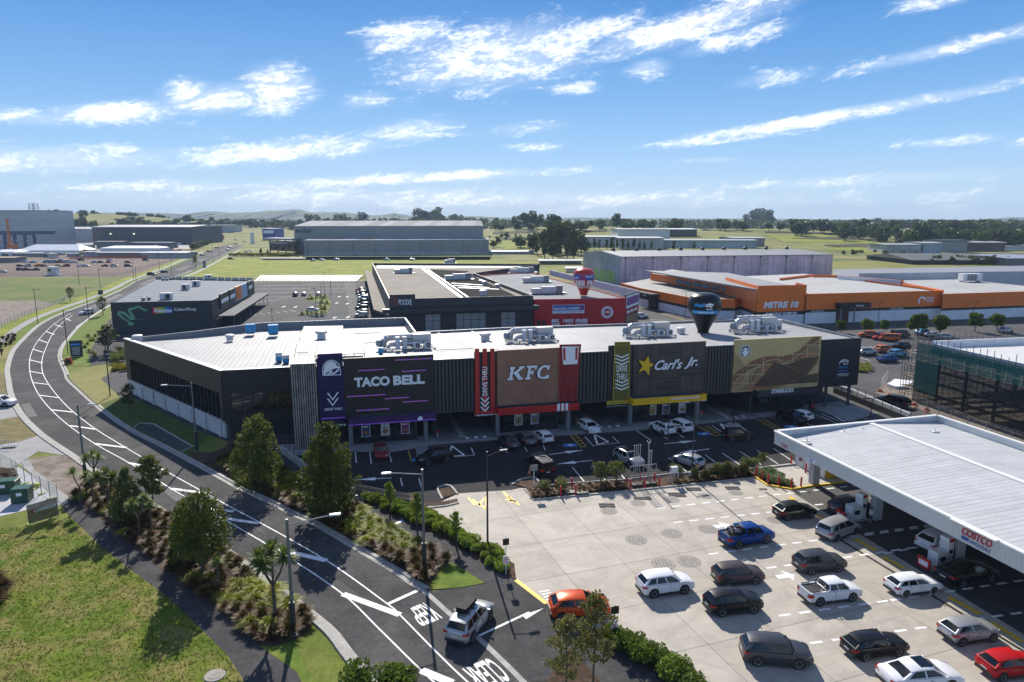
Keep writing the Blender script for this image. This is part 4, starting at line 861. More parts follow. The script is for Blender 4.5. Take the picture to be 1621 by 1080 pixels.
(a0,b0),(a1,b1),(a2,b2) = cz([(788,647),(917,639),(789,656)]);c_ = shop(-2.1,7.1,20,a0+U0,a1+U0,b2-.1,b0,M_cred,posters=((.5,PY),(2.9,PO)),cols=(-2.4,7.9));mb = MB()
for x in (882,888.5,895): ua,za = F.px(x,645,1.6);F.box(mb,ua,ua+.38,b2-.2,b0+.1,1.6,1.65,M_letter)
F.box(mb,a0,a1,b2-.16,b2-.1,1.6,1.66,M_red);mb.build('trim',c_)
(a0,b0),(a1,b1),(a2,b2) = cz([(1002,632),(1119,623.5),(1006,641)]);c_ = shop(18.2,27.6,20,a0+U0,a1+U0,b2-.1,b0,M_cyel,posters=((21.4,PY),(23.6,PB),(26.3,PW)),cols=(17.8,28.5));mb = MB();ua,za = F.px(1061.5,633.5,1.6);ub,_ = F.px(1108,629,1.6);mb.text('CHARGRILLED BURGERS',F,ua,za,ub-ua,.32,M_letter,.03,.02,wd=1.6);mb.build('lettering',c_)
(a0,b0),(a1,b1),(a2,b2) = cz([(1200,620),(1303,610),(1201,626)]);c_ = shop(38.6,48.5,20,a0+U0,a1+U0,b2-.35,b0,M_cblk,posters=(),cols=());mb = MB();ua,za = F.px(1221,623,1.6);ub,_ = F.px(1256,617,1.6);mb.text('STARBUCKS',F,ua,za,ub-ua,.62,M_letter,.04,.03,wd=1.6);mb.build('lettering',c_)
mb = MB()      # steel posts and back walls under the overhang
for u,w in ((52.6,-.8),(57.0,-.8),(53.0,-8),(57.0,-8),(-10.4,-4),(9.2,-5)): p = F.p(fu(u),0,w);mb.box((p.x,p.y,0),(.35,.35,3.95),M_clad3)
mb.build('column',mall)
mb = MB();P = [F.p(fu(-29),0,-3),F.p(fu(-26.4),0,-3),F.p(fu(-26.4),0,-8),F.p(fu(-29),0,-8)];F.box(mb,fu(-25.9),fu(-22.4),0,3.9,-12.1,-12,M_dark);F.box(mb,fu(-29.4),fu(57),3.7,3.89,-28,-.05,mat('soffit',(.09,.095,.1),.8,var=.1));mb.build('soffit',mall)
mb = MB();F.box(mb,fu(28.9),fu(38.6),.1,3.7,-18.2,-18,M_dark);F.box(mb,fu(48.5),fu(57.3),0,1.0,-14.2,-14,M_kerb);mb.build('back_wall',mall)
mb = MB();ua,za = F.px(1158,628,-6);F.box(mb,ua,ua+2.6,3.3,3.55,-6,-5.9,mat('clearance_green',(.08,.25,.08),.5,var=0,emit=.2));mb.build('clearance_bar',mall)

# ================================================================ OTHER BUILDINGS
def wall_block(name,fp,z,mw,mr,label,cat='shop',para=0.,z0=0.,grp=None):
    """flat roofed building with a parapet; fp counter-clockwise ground plan"""
    c = Vector((sum(p[0] for p in fp)/len(fp),sum(p[1] for p in fp)/len(fp),0));t = empty(name,c,label=label,cat=cat,group=grp)
    mb = MB();mb.prism([(p[0],p[1]) for p in fp],z0,z-para,mw,mr);mb.build('body',t)
    if para:
        mb = MB();n = len(fp);cx,cy = c.x,c.y
        for i in range(n):
            a,b = fp[i],fp[(i+1) % n];e = Vector((b[0]-a[0],b[1]-a[1],0)).normalized();nn_ = Vector((-e.y,e.x,0))
            if nn_.dot(Vector((cx-a[0],cy-a[1],0))) < 0: nn_ = -nn_
            A1 = Vector((a[0],a[1],0))-nn_*.02;B1 = Vector((b[0],b[1],0))-nn_*.02;A2 = A1+nn_*.3+e*.3;B2 = B1+nn_*.3-e*.3
            mb.add([(A1.x,A1.y,z-para-.4),(B1.x,B1.y,z-para-.4),(B1.x,B1.y,z),(A1.x,A1.y,z),(A2.x,A2.y,z-para-.4),(B2.x,B2.y,z-para-.4),(B2.x,B2.y,z),(A2.x,A2.y,z)],[(0,1,2,3),(7,6,5,4),(3,2,6,7)],mw)
        mb.build('parapet',t)
    return t
# paint shop on the bend
r0,r1,r2,r3 = G(174.5,479,8.6),G(335,475.5,8.6),G(402,444,8.6),G(246.6,441,8.6)
M_navy = mat('navy_panel',(.022,.03,.042),.55,var=.15,vs=.3,cells=(FD,6.,(0,0,1),1.4,.06));M_broof = mat('blue_grey_roof',(.15,.185,.22),.8,.0,spec=.2,var=.1,ribs=(FD,.8,.2,.03));M_rust = mat('rusty_flashing',(.2,.13,.12),.7,var=.3)
res = wall_block('paint_shop',[r0,r1,r2,r3],8.6,M_navy,M_broof,'dark navy single storey shop on the road bend with green squiggle and blue grey roof','shop',.25)
FR = Frame(r0,r1);FR2 = Frame(r1,r2)
mb = MB();q1 = lambda pts,w=.05: FR.pxs([(x/3.954,320+y/3.954) for x,y in pts],w);M_mint = mat('mint_green',(.16,.42,.25),.5,var=0)
sq = smooth_line([Vector((a,b,0)) for a,b in q1([(770,725),(745,705),(745,690),(775,695),(800,715),(825,730),(838,725),(815,690),(808,670),(830,668),(865,655),(885,665),(920,680)])],5)
for i,(a,b) in enumerate(zip(sq,sq[1:])):
    t = (b-a).normalized();w_ = .36*(1-.6*abs(i/len(sq)-.35));nx,nz = -t.y*w_,t.x*w_;FR.shape(mb,[(a.x+nx,a.y+nz),(b.x+nx,b.y+nz),(b.x-nx,b.y-nz),(a.x-nx,a.y-nz)],M_mint,.02,.08+.001*i)
sq = [Vector((a,b,0)) for a,b in q1([(765,722),(800,745),(820,760)])]
for a,b in zip(sq,sq[1:]): t = (b-a).normalized();nx,nz = -t.y*.18,t.x*.18;FR.shape(mb,[(a.x+nx,a.y+nz),(b.x+nx,b.y+nz),(b.x-nx,b.y-nz),(a.x-nx,a.y-nz)],M_mint,.02,.14)
a,b = q1([(820,762)])[0];FR.shape(mb,[(a+.75*math.cos(t*.4),b+.45*math.sin(t*.4)) for t in range(16)],M_mint,.02,.16)
a,b = q1([(765,738)])[0];c_,d_ = q1([(885,738)])[0];FR.box(mb,a,c_,b-.05,b+.05,.02,.06,M_gry);mb.build('squiggle',res)
mb = MB();(a,b),(c_,d_) = q1([(955,695),(1235,650)]);FR.box(mb,a-.2,c_,b-.35,d_+.1,.02,.08,M_blk);n = 6;(e_,_) = q1([(1082,690)])[0]
for k,cc in enumerate([(.5,.03,.03),(.6,.25,.02),(.55,.5,.03),(.08,.4,.08),(.03,.2,.6),(.02,.08,.4)]): FR.box(mb,a+(e_-a)*k/n,a+(e_-a)*(k+1)/n,b-.15,d_-.1,.08,.11,mat('rainbow_%d' % k,cc,.5,var=0))
mb.text('Resene',FR,a+.5,b+.1,e_-a-.7,d_-b-.5,M_letter,.03,.03,wd=.11);mb.text('ColorShop',FR,e_+.3,b+.15,c_-e_-.6,d_-b-.5,M_letter,.03,.02,wd=.08);mb.build('shop_sign',res)
mb = MB();L2_ = FR2.L
for k,(u0,u1,m_,tx) in enumerate([(.13,.3,M_blk,'PIZZA'),(.32,.44,M_navy,'SUSHI'),(.47,.6,mat('sign_orange',(.75,.16,.01),.5,var=0),'BBQ'),(.78,.9,M_navy,'LIQUOR')]): FR2.box(mb,L2_*u0,L2_*u1,5.2,9.3,.02,.5,m_);FR2.box(mb,L2_*(u0+.01),L2_*(u1-.01),6.6,7.7,.5,.53,M_letter if k != 2 else m_)
FR2.box(mb,L2_*.45,L2_*.77,4.8,9.1,.02,.3,mat('sky_blue_panel',(.25,.42,.6),.5,var=.05));mb.build('shop_sign',res)
mb = MB();FR2.box(mb,L2_*.06,L2_*1.02,3.6,3.85,.05,4.6,mat('awning_sheet',(.16,.17,.18),.85,0,spec=.15,var=.1));FR2.box(mb,L2_*.06,L2_*1.02,3.35,3.9,4.6,4.7,M_navy)
for k in range(8): p = FR2.p(L2_*(.08+.13*k),0,4.3);mb.tube(p,p+Vector((0,0,3.6)),.08,M_gry)
mb.build('awning',res);mb = MB();FR2.box(mb,2,L2_-2,.3,3.2,.02,.1,M_glass2);w_ = mb.build('shop_window',res)
mb = MB()
for k in range(16): FR2.box(mb,2+(L2_-4)*k/15-.05,2+(L2_-4)*k/15+.05,.3,3.2,.1,.2,M_gry)
mb.build('window_frame',w_)
mb = MB();U = (r3-r0).normalized()
for f in (.22,.45,.68): a = r0.lerp(r3,f);b = r1.lerp(r2,f*.9);mb.add([(a.x,a.y,8.40),(b.lerp(a,.3).x,b.lerp(a,.3).y,8.40),(b.lerp(a,.3).x,b.lerp(a,.3).y+1.1,8.40),(a.x,a.y+1.1,8.40)],[(0,1,2,3)],M_rust)
mb.build('roof_flashing',res)
mb = MB()
for k in range(14): a = r3.lerp(r2,k/14);b = r3.lerp(r2,(k+.85)/14);mb.kerb([a,b],.2,8.4,9.5,mat('slat_fence',(.4,.4,.38),.7))
mb.build('roof_screen',res)
# dark supermarket with light and black roofs
a0,a1 = G(656.7,472,9.5),G(844,467.4,9.5);s0,s1 = G(616,463,10.6),G(656.7,465.5,10.6);LB = G(589,417,9.3);RB = G(854,421,8.5)
a00 = a0+(a0-a1)*.205;fpF = [a00,a1,Vector((a1.x-21,a1.y+82,0)),RB,LB]
M_char = mat('charcoal_panel',(.042,.046,.052),.55,var=.12,cells=(FD,2.4,(0,0,1),4.,.08));M_lroof = mat('pale_membrane',(.2,.18,.15),.85,spec=.15,var=.2,vs=.06,cells=(FB,3.2,FD,2.4,.05));M_droof = mat('black_membrane',(.014,.015,.017),.95,spec=.05,var=.15,ribs=(FD,.8,.25,.02))
fd = wall_block('supermarket',fpF,9.4,M_char,M_lroof,'dark charcoal supermarket with red emblem sign, pale roof and black roof strip','supermarket',1.0)
mb = MB();rz = 8.43
def rp(x,y,z=8.42): p = G(x,y,z);return (p.x,p.y,z)
mb.poly([rp(728,465),rp(843,465),rp(822,467),rp(745,430),rp(672,426.5),rp(680,430)][:0] or [rp(732,471),rp(818,469),rp(757,441),rp(740,429),rp(672,426)],M_droof);mb.poly([rp(728,471,8.43),rp(734,471,8.43),rp(672,425.5,8.43),rp(667,425.5,8.43)],M_coping)
mb.poly([rp(740,471,8.44),rp(743.5,471,8.44),rp(678.5,426.5,8.44),rp(676,426.5,8.44)],M_coping)
for y0,y1,x0,x1 in ((448,451,715,765),(451.5,455,718,775),(455,457.5,725,790)): mb.poly([rp(x0,y0,8.45),rp(x1,y1,8.45),rp(x1,y1+.7,8.45),rp(x0,y0+.8,8.45)],M_coping)
mb.poly([rp(597,417.8,8.43),rp(850,419,8.43),rp(842,424,8.43),rp(596,425,8.43)],M_roof);mb.build('roof_sheeting',fd)
FF = Frame(a00,a1);mb = MB();FF.box(mb,0,FF.px(657,466)[0],5.6,10.6,.05,.3,M_char);sg = mb.build('sign_panel',fd);mb = MB();ua,za = FF.px(631,485,.3);ub,zb_ = FF.px(651.5,472,.3);mb.text('FOODIE',FF,ua,za+.3,ub-ua,1.5,M_letter,.04,.02,wd=.3)
uc,zc = FF.px(623.5,473.8,.3);M_ored = mat('emblem_red',(.45,.05,.02),.5,var=0)
for r_,m_,w_ in ((1.,M_ored,.34),(.8,M_char,.345),(.45,M_ored,.35)): FF.shape(mb,[(uc+.85*r_*math.cos(t*.3927)*(1 if r_ > .5 else .5),zc-.4+(1.0 if math.sin(t*.3927) > 0 else -1.0)*(.55 if r_ > .5 else .3)+.85*r_*math.sin(t*.3927)) for t in range(16)],m_,.3,w_)
mb.build('lettering',sg)
mb = MB();FF.box(mb,-2,FF.L+1.2,5.8,6.9,.02,2.2,M_char);FF.box(mb,0,FF.L,6.9,6.95,.02,2.1,M_dkmetal);mb.build('awning',fd)
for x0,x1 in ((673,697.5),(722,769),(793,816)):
    ua,_ = FF.px(x0,510);ub,_ = FF.px(x1,510);mb = MB();FF.box(mb,ua,ub,.6,5.1,.02,.1,glass('light_tinted_glazing',(.32,.34,.35),.1,1.) if x0 == 673 else bpy.data.materials['light_tinted_glazing']);w_ = mb.build('window',fd);mb = MB()  # pale glass colour stands in for bright reflections and light inside
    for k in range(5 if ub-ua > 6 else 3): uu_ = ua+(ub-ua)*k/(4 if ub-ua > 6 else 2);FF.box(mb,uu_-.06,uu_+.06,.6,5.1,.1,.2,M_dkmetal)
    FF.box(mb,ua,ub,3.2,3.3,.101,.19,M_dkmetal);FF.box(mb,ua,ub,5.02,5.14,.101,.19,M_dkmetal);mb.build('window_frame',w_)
c0,c1 = G(576.7,427,5),G(591.5,489.6,5);mb = MB();mb.prism([(c1.x,c1.y),(a00.x,a00.y+.3),(LB.x,LB.y),(c0.x,c0.y)],4.3,5.0,M_char,mat('canopy_top',(.22,.2,.17),.85,spec=.15,var=.15,vs=.2));mb.build('side_canopy',fd)
FS = Frame(LB,a00);mb = MB();FS.box(mb,5,FS.L-3,.3,3.6,.02,.1,M_glass2);mb.build('window',fd)
# red chemist
m0,m1 = a1+Vector((.35,.5,0)),G(991,472,8.3);MBk = Vector((-.2475,.9689,0))
M_rshop = mat('red_wall',(.52,.014,.02),.55,var=.1,cells=(FD,3.6,(0,0,1),9.,.06));M_groof = mat('grey_roof',(.24,.255,.265),.85,.0,spec=.15,var=.08,vs=.1,ribs=(FD,.9,.15,.03))
ch = wall_block('chemist_shop',[m0,m1,m1+MBk*100,m0+MBk*83],8.3,M_rshop,M_groof,'bright red chemist shop with blue and white sign board and round seal','shop',.3)
FC = Frame(m0,m1);mb = MB();q4 = lambda pts,w=.1: FC.pxs([(800+x/3.954,320+y/3.954) for x,y in pts],w)
(ua,za),(ub,zb_) = q4([(295,698),(495,642)]);FC.box(mb,ua,ub,za,zb_,.02,.15,M_letter);M_ub = mat('sign_ultramarine',(.03,.12,.4),.5,var=0);FC.box(mb,ua+.1,ub-.1,za+.8,zb_-.1,.15,.17,M_ub);mb.text('BARGAIN CHEMIST',FC,ua+.3,za+1.0,ub-ua-1.5,.75,M_letter,.02,.03,wd=.17);mb.text('OUR POLICY - NZ CHEAPEST CHEMIST',FC,ua+.3,za+.25,ub-ua-.6,.35,M_ub,.02,.01,wd=.15)
M_cross = mat('cross_red',(.6,.02,.03),.5,var=0);FC.box(mb,ub-1.0,ub-.75,za+.95,za+1.95,.17,.2,M_cross);FC.box(mb,ub-1.38,ub-.4,za+1.33,za+1.57,.2,.21,M_cross);mb.build('sign_board',ch)
mb = MB();(ua,za),(ub,zb_) = q4([(272,785),(520,728)])
for k,(t1,t2,x0,x1) in enumerate([('BIG','BRANDS',290,335),('100%','NZ',362,428),('FREE','PRESCRIPTIONS',440,515)]):
    (p_,_),(q_,_) = q4([(x0,750),(x1,750)]);_,zt1 = q4([(x0,755)])[0];mb.text(t1,FC,p_,zt1,q_-p_,1.0,M_letter,.03,.05);mb.text(t2,FC,p_ if k != 1 else p_+.8,zt1-(.6 if k != 1 else 1.3),(q_-p_) if k != 1 else 1.8,.4 if k != 1 else 1.,M_letter,.03,.03)
p_,zt1 = q4([(290,780)])[0];mb.text('BIG',FC,p_,zt1,2.4,.9,M_letter,.03,.05);mb.build('lettering',ch)
mb = MB();uc,zc = q4([(638,690)])[0]
for r_,m_,w_ in ((1.75,M_letter,.06),(1.6,M_rshop,.07),(1.5,M_letter,.08),(1.05,M_rshop,.09)): FC.shape(mb,[(uc+r_*math.cos(t*.2618),zc+r_*math.sin(t*.2618)) for t in range(24)],m_,.02,w_)
mb.text('10%',FC,uc-.8,zc-.35,1.6,.75,M_letter,.03,.03,wd=.1);mb.build('seal',ch)
f2 = G(1011,465,8.3);FC2 = Frame(m1,Vector((f2.x,f2.y,0)));mb = MB();FC2.box(mb,.2,FC2.L,.2,9.2,-.35,.0,M_char);FC2.box(mb,.3,FC2.L-.1,5.2,8.8,.0,.1,M_letter);FC2.box(mb,.5,FC2.L-.3,6.0,8.2,.1,.12,mat('violet_panel',(.22,.1,.3),.5,var=.1));FC2.box(mb,.3,FC2.L-.1,3.4,4.9,0,.1,M_rshop)
for k in range(3): FC2.box(mb,.8+k*(FC2.L-1.5)/3,.8+k*(FC2.L-1.5)/3+(FC2.L-1.5)/4,3.7,4.5,.1,.12,M_letter)
mb.build('corner_sign',ch);mb = MB();FC2.box(mb,.4,FC2.L-.2,.3,3.1,0,.06,M_glass2);mb.build('window',ch)
mb = MB();P = [f2+MBk*0,f2+MBk*88];mb.kerb([P[0],P[1]],.3,7.,9.2,M_wht);mb.build('parapet',ch)
for x in (850,858): mb = MB();ua,za = FC.px(x,515);FC.box(mb,ua,ua+1.1,.1,2.3,.01,.06,M_dark);mb.build('door',ch)
# pink warehouse
p0,p1,p2 = G(983,406.5,13.5),G(1319,403,13.5),G(923.5,399,13.5)
M_pink = mat('pink_concrete',(.8,.58,.6),.8,var=.22,vs=.15,streak=.3,cells=((.98,.1,0),8.,(0,0,1),5.,.08));M_wroof = mat('warehouse_roof',(.2,.215,.23),.6,0,var=.06,ribs=((1,.1,0),1.,.15,.03));M_cgry = mat('concrete_panel',(.42,.43,.42),.85,var=.18,vs=.15,streak=.25,cells=((0,1,0),8.,(0,0,1),5.,.1))
bd = (p2-p0);bd.z = 0;p3 = p1+bd*1.1
pk = empty('warehouse',(p0+p3)/2-Vector((0,0,13.5)),label='huge warehouse with long pink concrete side behind the orange hardware store',cat='warehouse')
pa,pb = p0.lerp(p2,.5),p1.lerp(p3,.5);mb = MB();z_ = 13.5;up = 1.6
mb.add([(p0.x,p0.y,0),(p1.x,p1.y,0),(p1.x,p1.y,z_),(p0.x,p0.y,z_)],[(0,1,2,3)],M_pink);pn = mb.build('side_wall',pk)
for k in range(8): mb = MB();a = p0.lerp(p1,k/8+.02);mb.tube((a.x,a.y-.2,0),(a.x,a.y-.2,z_-.2),.13,M_gry);mb.box((a.x,a.y-.3,z_-.9),(.8,.5,.5),M_blk);mb.build('downpipe',pk)
mb = MB();mb.add([(p0.x,p0.y,0),(p2.x,p2.y,0),(p2.x,p2.y,z_),(pa.x,pa.y,z_+up),(p0.x,p0.y,z_)],[(4,3,2,1,0)],M_cgry);mb.add([(p1.x,p1.y,0),(p3.x,p3.y,0),(p3.x,p3.y,z_),(pb.x,pb.y,z_+up),(p1.x,p1.y,z_)],[(0,1,2,3,4)],M_cgry);mb.add([(p2.x,p2.y,0),(p3.x,p3.y,0),(p3.x,p3.y,z_),(p2.x,p2.y,z_)],[(3,2,1,0)],M_cgry);mb.build('end_wall',pk)
mb = MB();mb.add([(p0.x,p0.y-.3,z_+.05),(p1.x,p1.y-.3,z_+.05),(pb.x,pb.y,z_+up),(pa.x,pa.y,z_+up),(p3.x,p3.y,z_),(p2.x,p2.y,z_),(p0.x,p0.y-.3,z_-.2),(p1.x,p1.y-.3,z_-.2)],[(0,1,2,3),(3,2,4,5),(6,7,1,0)],M_wroof);rf = mb.build('roof',pk)
for k in range(9):
    mb = MB();a = pa.lerp(pb,.06+k*.11);mb.lathe([(.9,0),(.9,1.1),(.5,1.5),(0,1.5)],(a.x,a.y,z_+up-.2),M_dkmetal,10);mb.build('roof_vent',rf)
F1 = Frame(p2,p0);M_lime = mat('lime_panel',(.3,.5,.12),.6,var=.1);
for x in (941,948,954.5,961,967): ua,za = F1.px(x,446);mb = MB();F1.box(mb,ua,ua+4,1,6.2,.02,.15,M_lime);mb.build('door',pk)
# orange hardware store
M_or = mat('orange_wall',(.88,.19,.014),.5,var=.08,vs=.2,ribs=((1,0,0),.9,.12,.02));M_whw = mat('white_cladding',(.76,.8,.84),.6,var=.08,ribs=((1,0,0),.9,.12,.02));M_lrf = mat('white_roof',(.38,.38,.365),.7,runs=((1,0,0),(0,1,0),.12),var=.08,vs=.08)
hw = empty('hardware_store',(110,220,0),label='long orange and white hardware store with black stripe and pale roofs',cat='hardware store')
low = [G(983,448,6.2),G(1015,456.6,6.2),G(1043,461.6,6.2),G(1096,471.7,6.2),G(1164,474,6.2),G(1200,463,6.2)]
T0,T1 = G(1200,452.5,11.4),G(1277,451,11.4);m0_,m1_ = G(1277,465.5,8.8),G(1493,460,8.8);n0_,n1_ = G(1493,465.5,8.0),G(1700,459,8.0)
lb0,lb1 = G(1028,436,6.2),G(1270,447,6.2);fp = [Vector((p.x,p.y,0)) for p in low]+[Vector((T1.x,T1.y+20,0)),Vector((150,268,0)),Vector((95,300,0)),Vector((75,310,0))]
M_hr = mat('worn_grey_roof',(.24,.235,.22),.6,var=.2,vs=.1)
def banded(pts,zt,name,bands,par,mroof=None,foot_=None,zr=None):
    """walls stacked in horizontal colour bands: (z0, z1, material)"""
    mb = MB()
    for (z0,z1,m_,o_) in bands:
        for a,b in zip(pts,pts[1:]):
            e = (b-a);e.z = 0;e.normalize();n = Vector((e.y,-e.x,0))*o_;A_,B_ = Vector((a.x,a.y,0))+n,Vector((b.x,b.y,0))+n
            mb.add([(A_.x,A_.y,z0),(B_.x,B_.y,z0),(B_.x,B_.y,z1),(A_.x,A_.y,z1),(A_.x-n.x-e.y*.3,A_.y-n.y+e.x*.3,z1),(B_.x-n.x-e.y*.3,B_.y-n.y+e.x*.3,z1)],[(0,1,2,3),(3,2,5,4)],m_)
    o = mb.build(name,par)
    if mroof: mb = MB();mb.prism([(p.x,p.y) for p in foot_],zr-.4,zr,M_gry,mroof);mb.build('roof',par)
    return o
banded(low,6.2,'low_wall',[(0,2.6,M_whw,.0),(2.6,3.5,M_blk,.03),(3.5,6.2,M_or,.06)],hw,M_hr,fp,5.9)
tb = [T0+Vector((0,30,0)),T0,T1,T1+Vector((0,8,0))];banded(tb,11.4,'entrance_block',[(0,2.8,M_whw,0.0),(2.8,3.8,M_blk,.03),(3.8,11.4,M_or,.06)],hw,M_wroof,[T0,T1,T1+Vector((-4,60,0)),T0+Vector((-18,75,0))],10.3)
mainp = [m0_,m1_,m1_+Vector((-8,60,0))];banded(mainp,8.8,'main_wall',[(0,3.3,M_whw,.0),(3.3,4.1,M_blk,.03),(4.1,8.8,M_or,.06)],hw,M_lrf,[m0_,m1_,m1_+Vector((-12,72,0)),m0_+Vector((-12,62,0))],8.3)
mb = MB();q6 = lambda x,y: (1210+x/3.954,320+y/3.954)
FT = Frame(T0,T1);ua,za = FT.px(1208.5,488.5);ub,zb_ = FT.px(1264,476.5);mb.text('MITRE 10',FT,ua,za,ub-ua,zb_-za,M_letter,.08,.05,.15,wd=.08);ua,za = FT.px(1212,500.5,.1);ub,zb_ = FT.px(1261,496);mb.text('BUILDING SUPPLIES',FT,ua,za,ub-ua,1.0,M_letter,.04,.03,wd=.1);mb.build('lettering',hw)
FM = Frame(m0_,m1_);mb = MB();M_wl = M_letter
for k,t in enumerate(('PROUDLY','LOCALLY','OWNED')): ua,za = FM.px(1466.5,472+k*3.0);mb.text(t,FM,ua-k*.1,za-.1,2.8,.48,M_wl,.03,.03,.2,wd=.08)
ua,za = FM.px(1459,474.5);FM.shape(mb,[(ua+1.3*math.cos(R(t)),za-.3+1.3*math.sin(R(t))) for t in range(30,231,20)]+[(ua+.8*math.cos(R(t)),za-.3+.8*math.sin(R(t))) for t in range(230,29,-20)],M_wl,.06,.12);FM.shape(mb,[(ua+.9+.4*math.cos(t*.8),za+.3+.5*math.sin(t*.8)) for t in range(8)],M_wl,.06,.13)
ua,za = FM.px(1409,488.5);mb.text('BUILDING SUPPLIES',FM,ua,3.5,4.6,.4,M_letter,.03,.02,wd=.08);ua,za = FM.px(1284,494);mb.text('DRIVE THRU ENTRY',FM,ua,3.5,4.2,.35,M_letter,.03,.02,wd=.08);mb.build('lettering',hw)
mb = MB();ua,_ = FM.px(1322,480);ub,_ = FM.px(1370,480);FM.box(mb,ua,ub,4.6,6.0,.08,2.5,M_blk);FM.box(mb,ua+.6,ua+4.8,.05,4.6,.07,.12,mat('entrance_brown',(.09,.04,.03),.7,var=.4,vs=2));FM.box(mb,ua+.4,ua+.7,0,4.6,2.,2.3,M_gry);FM.box(mb,ua+4.9,ua+5.2,0,4.6,2.,2.3,M_gry);mb.text('EXIT ONLY',FM,ua+5.2,5.0,2.6,.5,M_letter,.03,.03,wd=2.5);mb.build('entrance',hw)
mb = MB();FX = Frame(low[1],low[3]);ua,za = FX.px(1018,462);ub,zb_ = FX.px(1043,465);FX.box(mb,ua,ub,4.0,5.4,.08,3,M_blk);FX.box(mb,(ua+ub)/2,ub,0,4,.08,.8,M_dark);mb.text('DRIVE IN',FX,ua+.4,4.4,2.8,.5,M_letter,.03,.03,wd=3);mb.text('ENTER',FX,ua+5.2,4.4,2.2,.5,M_letter,.03,.03,wd=3);mb.build('entrance',hw)
# raised clerestory roof with orange edge and sloping glazing
r_ = [G(1030,433,9.3),G(1063,426,9.3),G(1204,451,9.3),G(1200,461,8.6),G(1084,441.5,8.6),G(1030,433.5,9.2)]
mb = MB();cA,cB,cC,cD = G(1030,433,8.6),G(1197,459,8.6),G(1205,449.5,9.6),G(1064,426.5,9.6);mb.add([cA,cB,cC,cD,(cA.x,cA.y,5.9),(cB.x,cB.y,5.9)],[(0,1,2,3)],M_hr)
mb.add([(cA.x,cA.y,8.2),(cB.x,cB.y,8.2),(cB.x,cB.y,8.75),(cA.x,cA.y,8.75),(cA.x-.2,cA.y-.4,8.2),(cB.x-.2,cB.y-.4,8.2),(cB.x-.2,cB.y-.4,8.75),(cA.x-.2,cA.y-.4,8.75)],[(0,1,2,3),(4,5,6,7),(3,2,6,7),(0,1,5,4)],M_or)
mb.add([(cA.x,cA.y-.1,5.9),(cB.x,cB.y-.1,5.9),(cB.x,cB.y-.1,8.2),(cA.x,cA.y-.1,8.2)],[(0,1,2,3)],M_or)
a,b,c_,e_ = cA.lerp(cB,.25),cA.lerp(cB,.97),cC.lerp(cD,.08),cD.lerp(cC,.3);a,b = a+Vector((0,1.2,.1)),b+Vector((0,1.2,.1));mb.add([a,b,c_+Vector((0,0,.06)),e_+Vector((0,0,.06))],[(0,1,2,3)],mat('blue_glazing',(.1,.17,.27),.25,.2,var=.05,ribs=((1,0,0),1.5,.3,.02)))
mb.build('clerestory',hw);mb = MB();n = 8
for k in range(n): a = cA.lerp(cB,.3+.68*k/n);b = cA.lerp(cB,.3+.68*(k+.85)/n);mb.add([(a.x-.1,a.y-.2,6.4),(b.x-.1,b.y-.2,6.4),(b.x-.1,b.y-.15,8.0),(a.x-.1,a.y-.15,8.0)],[(0,1,2,3)],bpy.data.materials['blue_glazing'])
mb.build('window',hw)
# orange parapet ribs on the main roof
mb = MB()
for x0,y0,x1,y1,z in ((1277,465.2,1215,445,8.6),(1493,460,1430,449,8.9),(1430,444.5,1326,436.5,9.0),(1286,435,1235,441,9),(1286,436,1326,436.5,9)): mb.kerb([G(x0,y0,z),G(x1,y1,z)],.5,z-.9,z+.15,M_or)
mb.kerb([G(1325,441,8.5),G(1425,449,8.5)],.3,7.8,9.6,M_wht);mb.build('roof_edge',hw)
ann = empty('annex_store',(150,230,0),label='second orange fronted store at the right edge with white roof',cat='store')
banded([n0_,n1_],8.0,'front_wall',[(0,2.9,M_whw,.0),(2.9,3.6,M_blk,.03),(3.6,8.0,M_or,.06)],ann,M_lrf,[n0_+Vector((0,.4,0)),n1_+Vector((0,.4,0)),n1_+Vector((-15,72,0)),G(1428,446,7.6)],7.7)
mb = MB();a,b = G(1360,444,8.),G(1700,440,8.);mb.kerb([G(1360,442,8.),G(1700,437,8.)],.5,0,10.2,M_parw);mb.build('rear_wall',ann)
c_ = G(1535,445,8);hv = empty('rooftop_unit',(c_.x,c_.y,7.7),label='grey air handling unit on the white roof at the right edge',cat='air conditioner');mb = MB();mb.box((c_.x,c_.y,8.1),(7,3,2.6),M_wht);mb.build('casing',hv);mb = MB()
for k in (-1,0,1): mb.box((c_.x-.3+k*1.2,c_.y-1.6,8.3),(.9,.2,2.3),M_gry)
for k in (-3,3): mb.box((c_.x+k,c_.y,7.6),(.2,2.6,.5),M_gry)
mb.build('louvre',hv)
# long grey shed behind it
a,b,c_,e_ = G(1319,427,9),G(1700,419,9),G(1330,438,8),G(1700,432,8)
wh = empty('long_shed',(200,300,0),label='long low shed with pale grey roof behind the orange store',cat='shed')
mb = MB();mb.add([a,b,e_,c_,(a.x,a.y,0),(b.x,b.y,0),(e_.x,e_.y,0),(c_.x,c_.y,0)],[(3,2,1,0)],mat('shed_roof',(.26,.265,.29),.6,var=.05));mb.build('roof',wh);mb = MB();mb.add([(c_.x,c_.y,0),(e_.x,e_.y,0),(e_.x,e_.y,e_.z-.02),(c_.x,c_.y,c_.z-.02),(a.x,a.y,0),(a.x,a.y,a.z-.02)],[(0,1,2,3),(4,0,3,5)],M_cgry);mb.build('wall',wh)
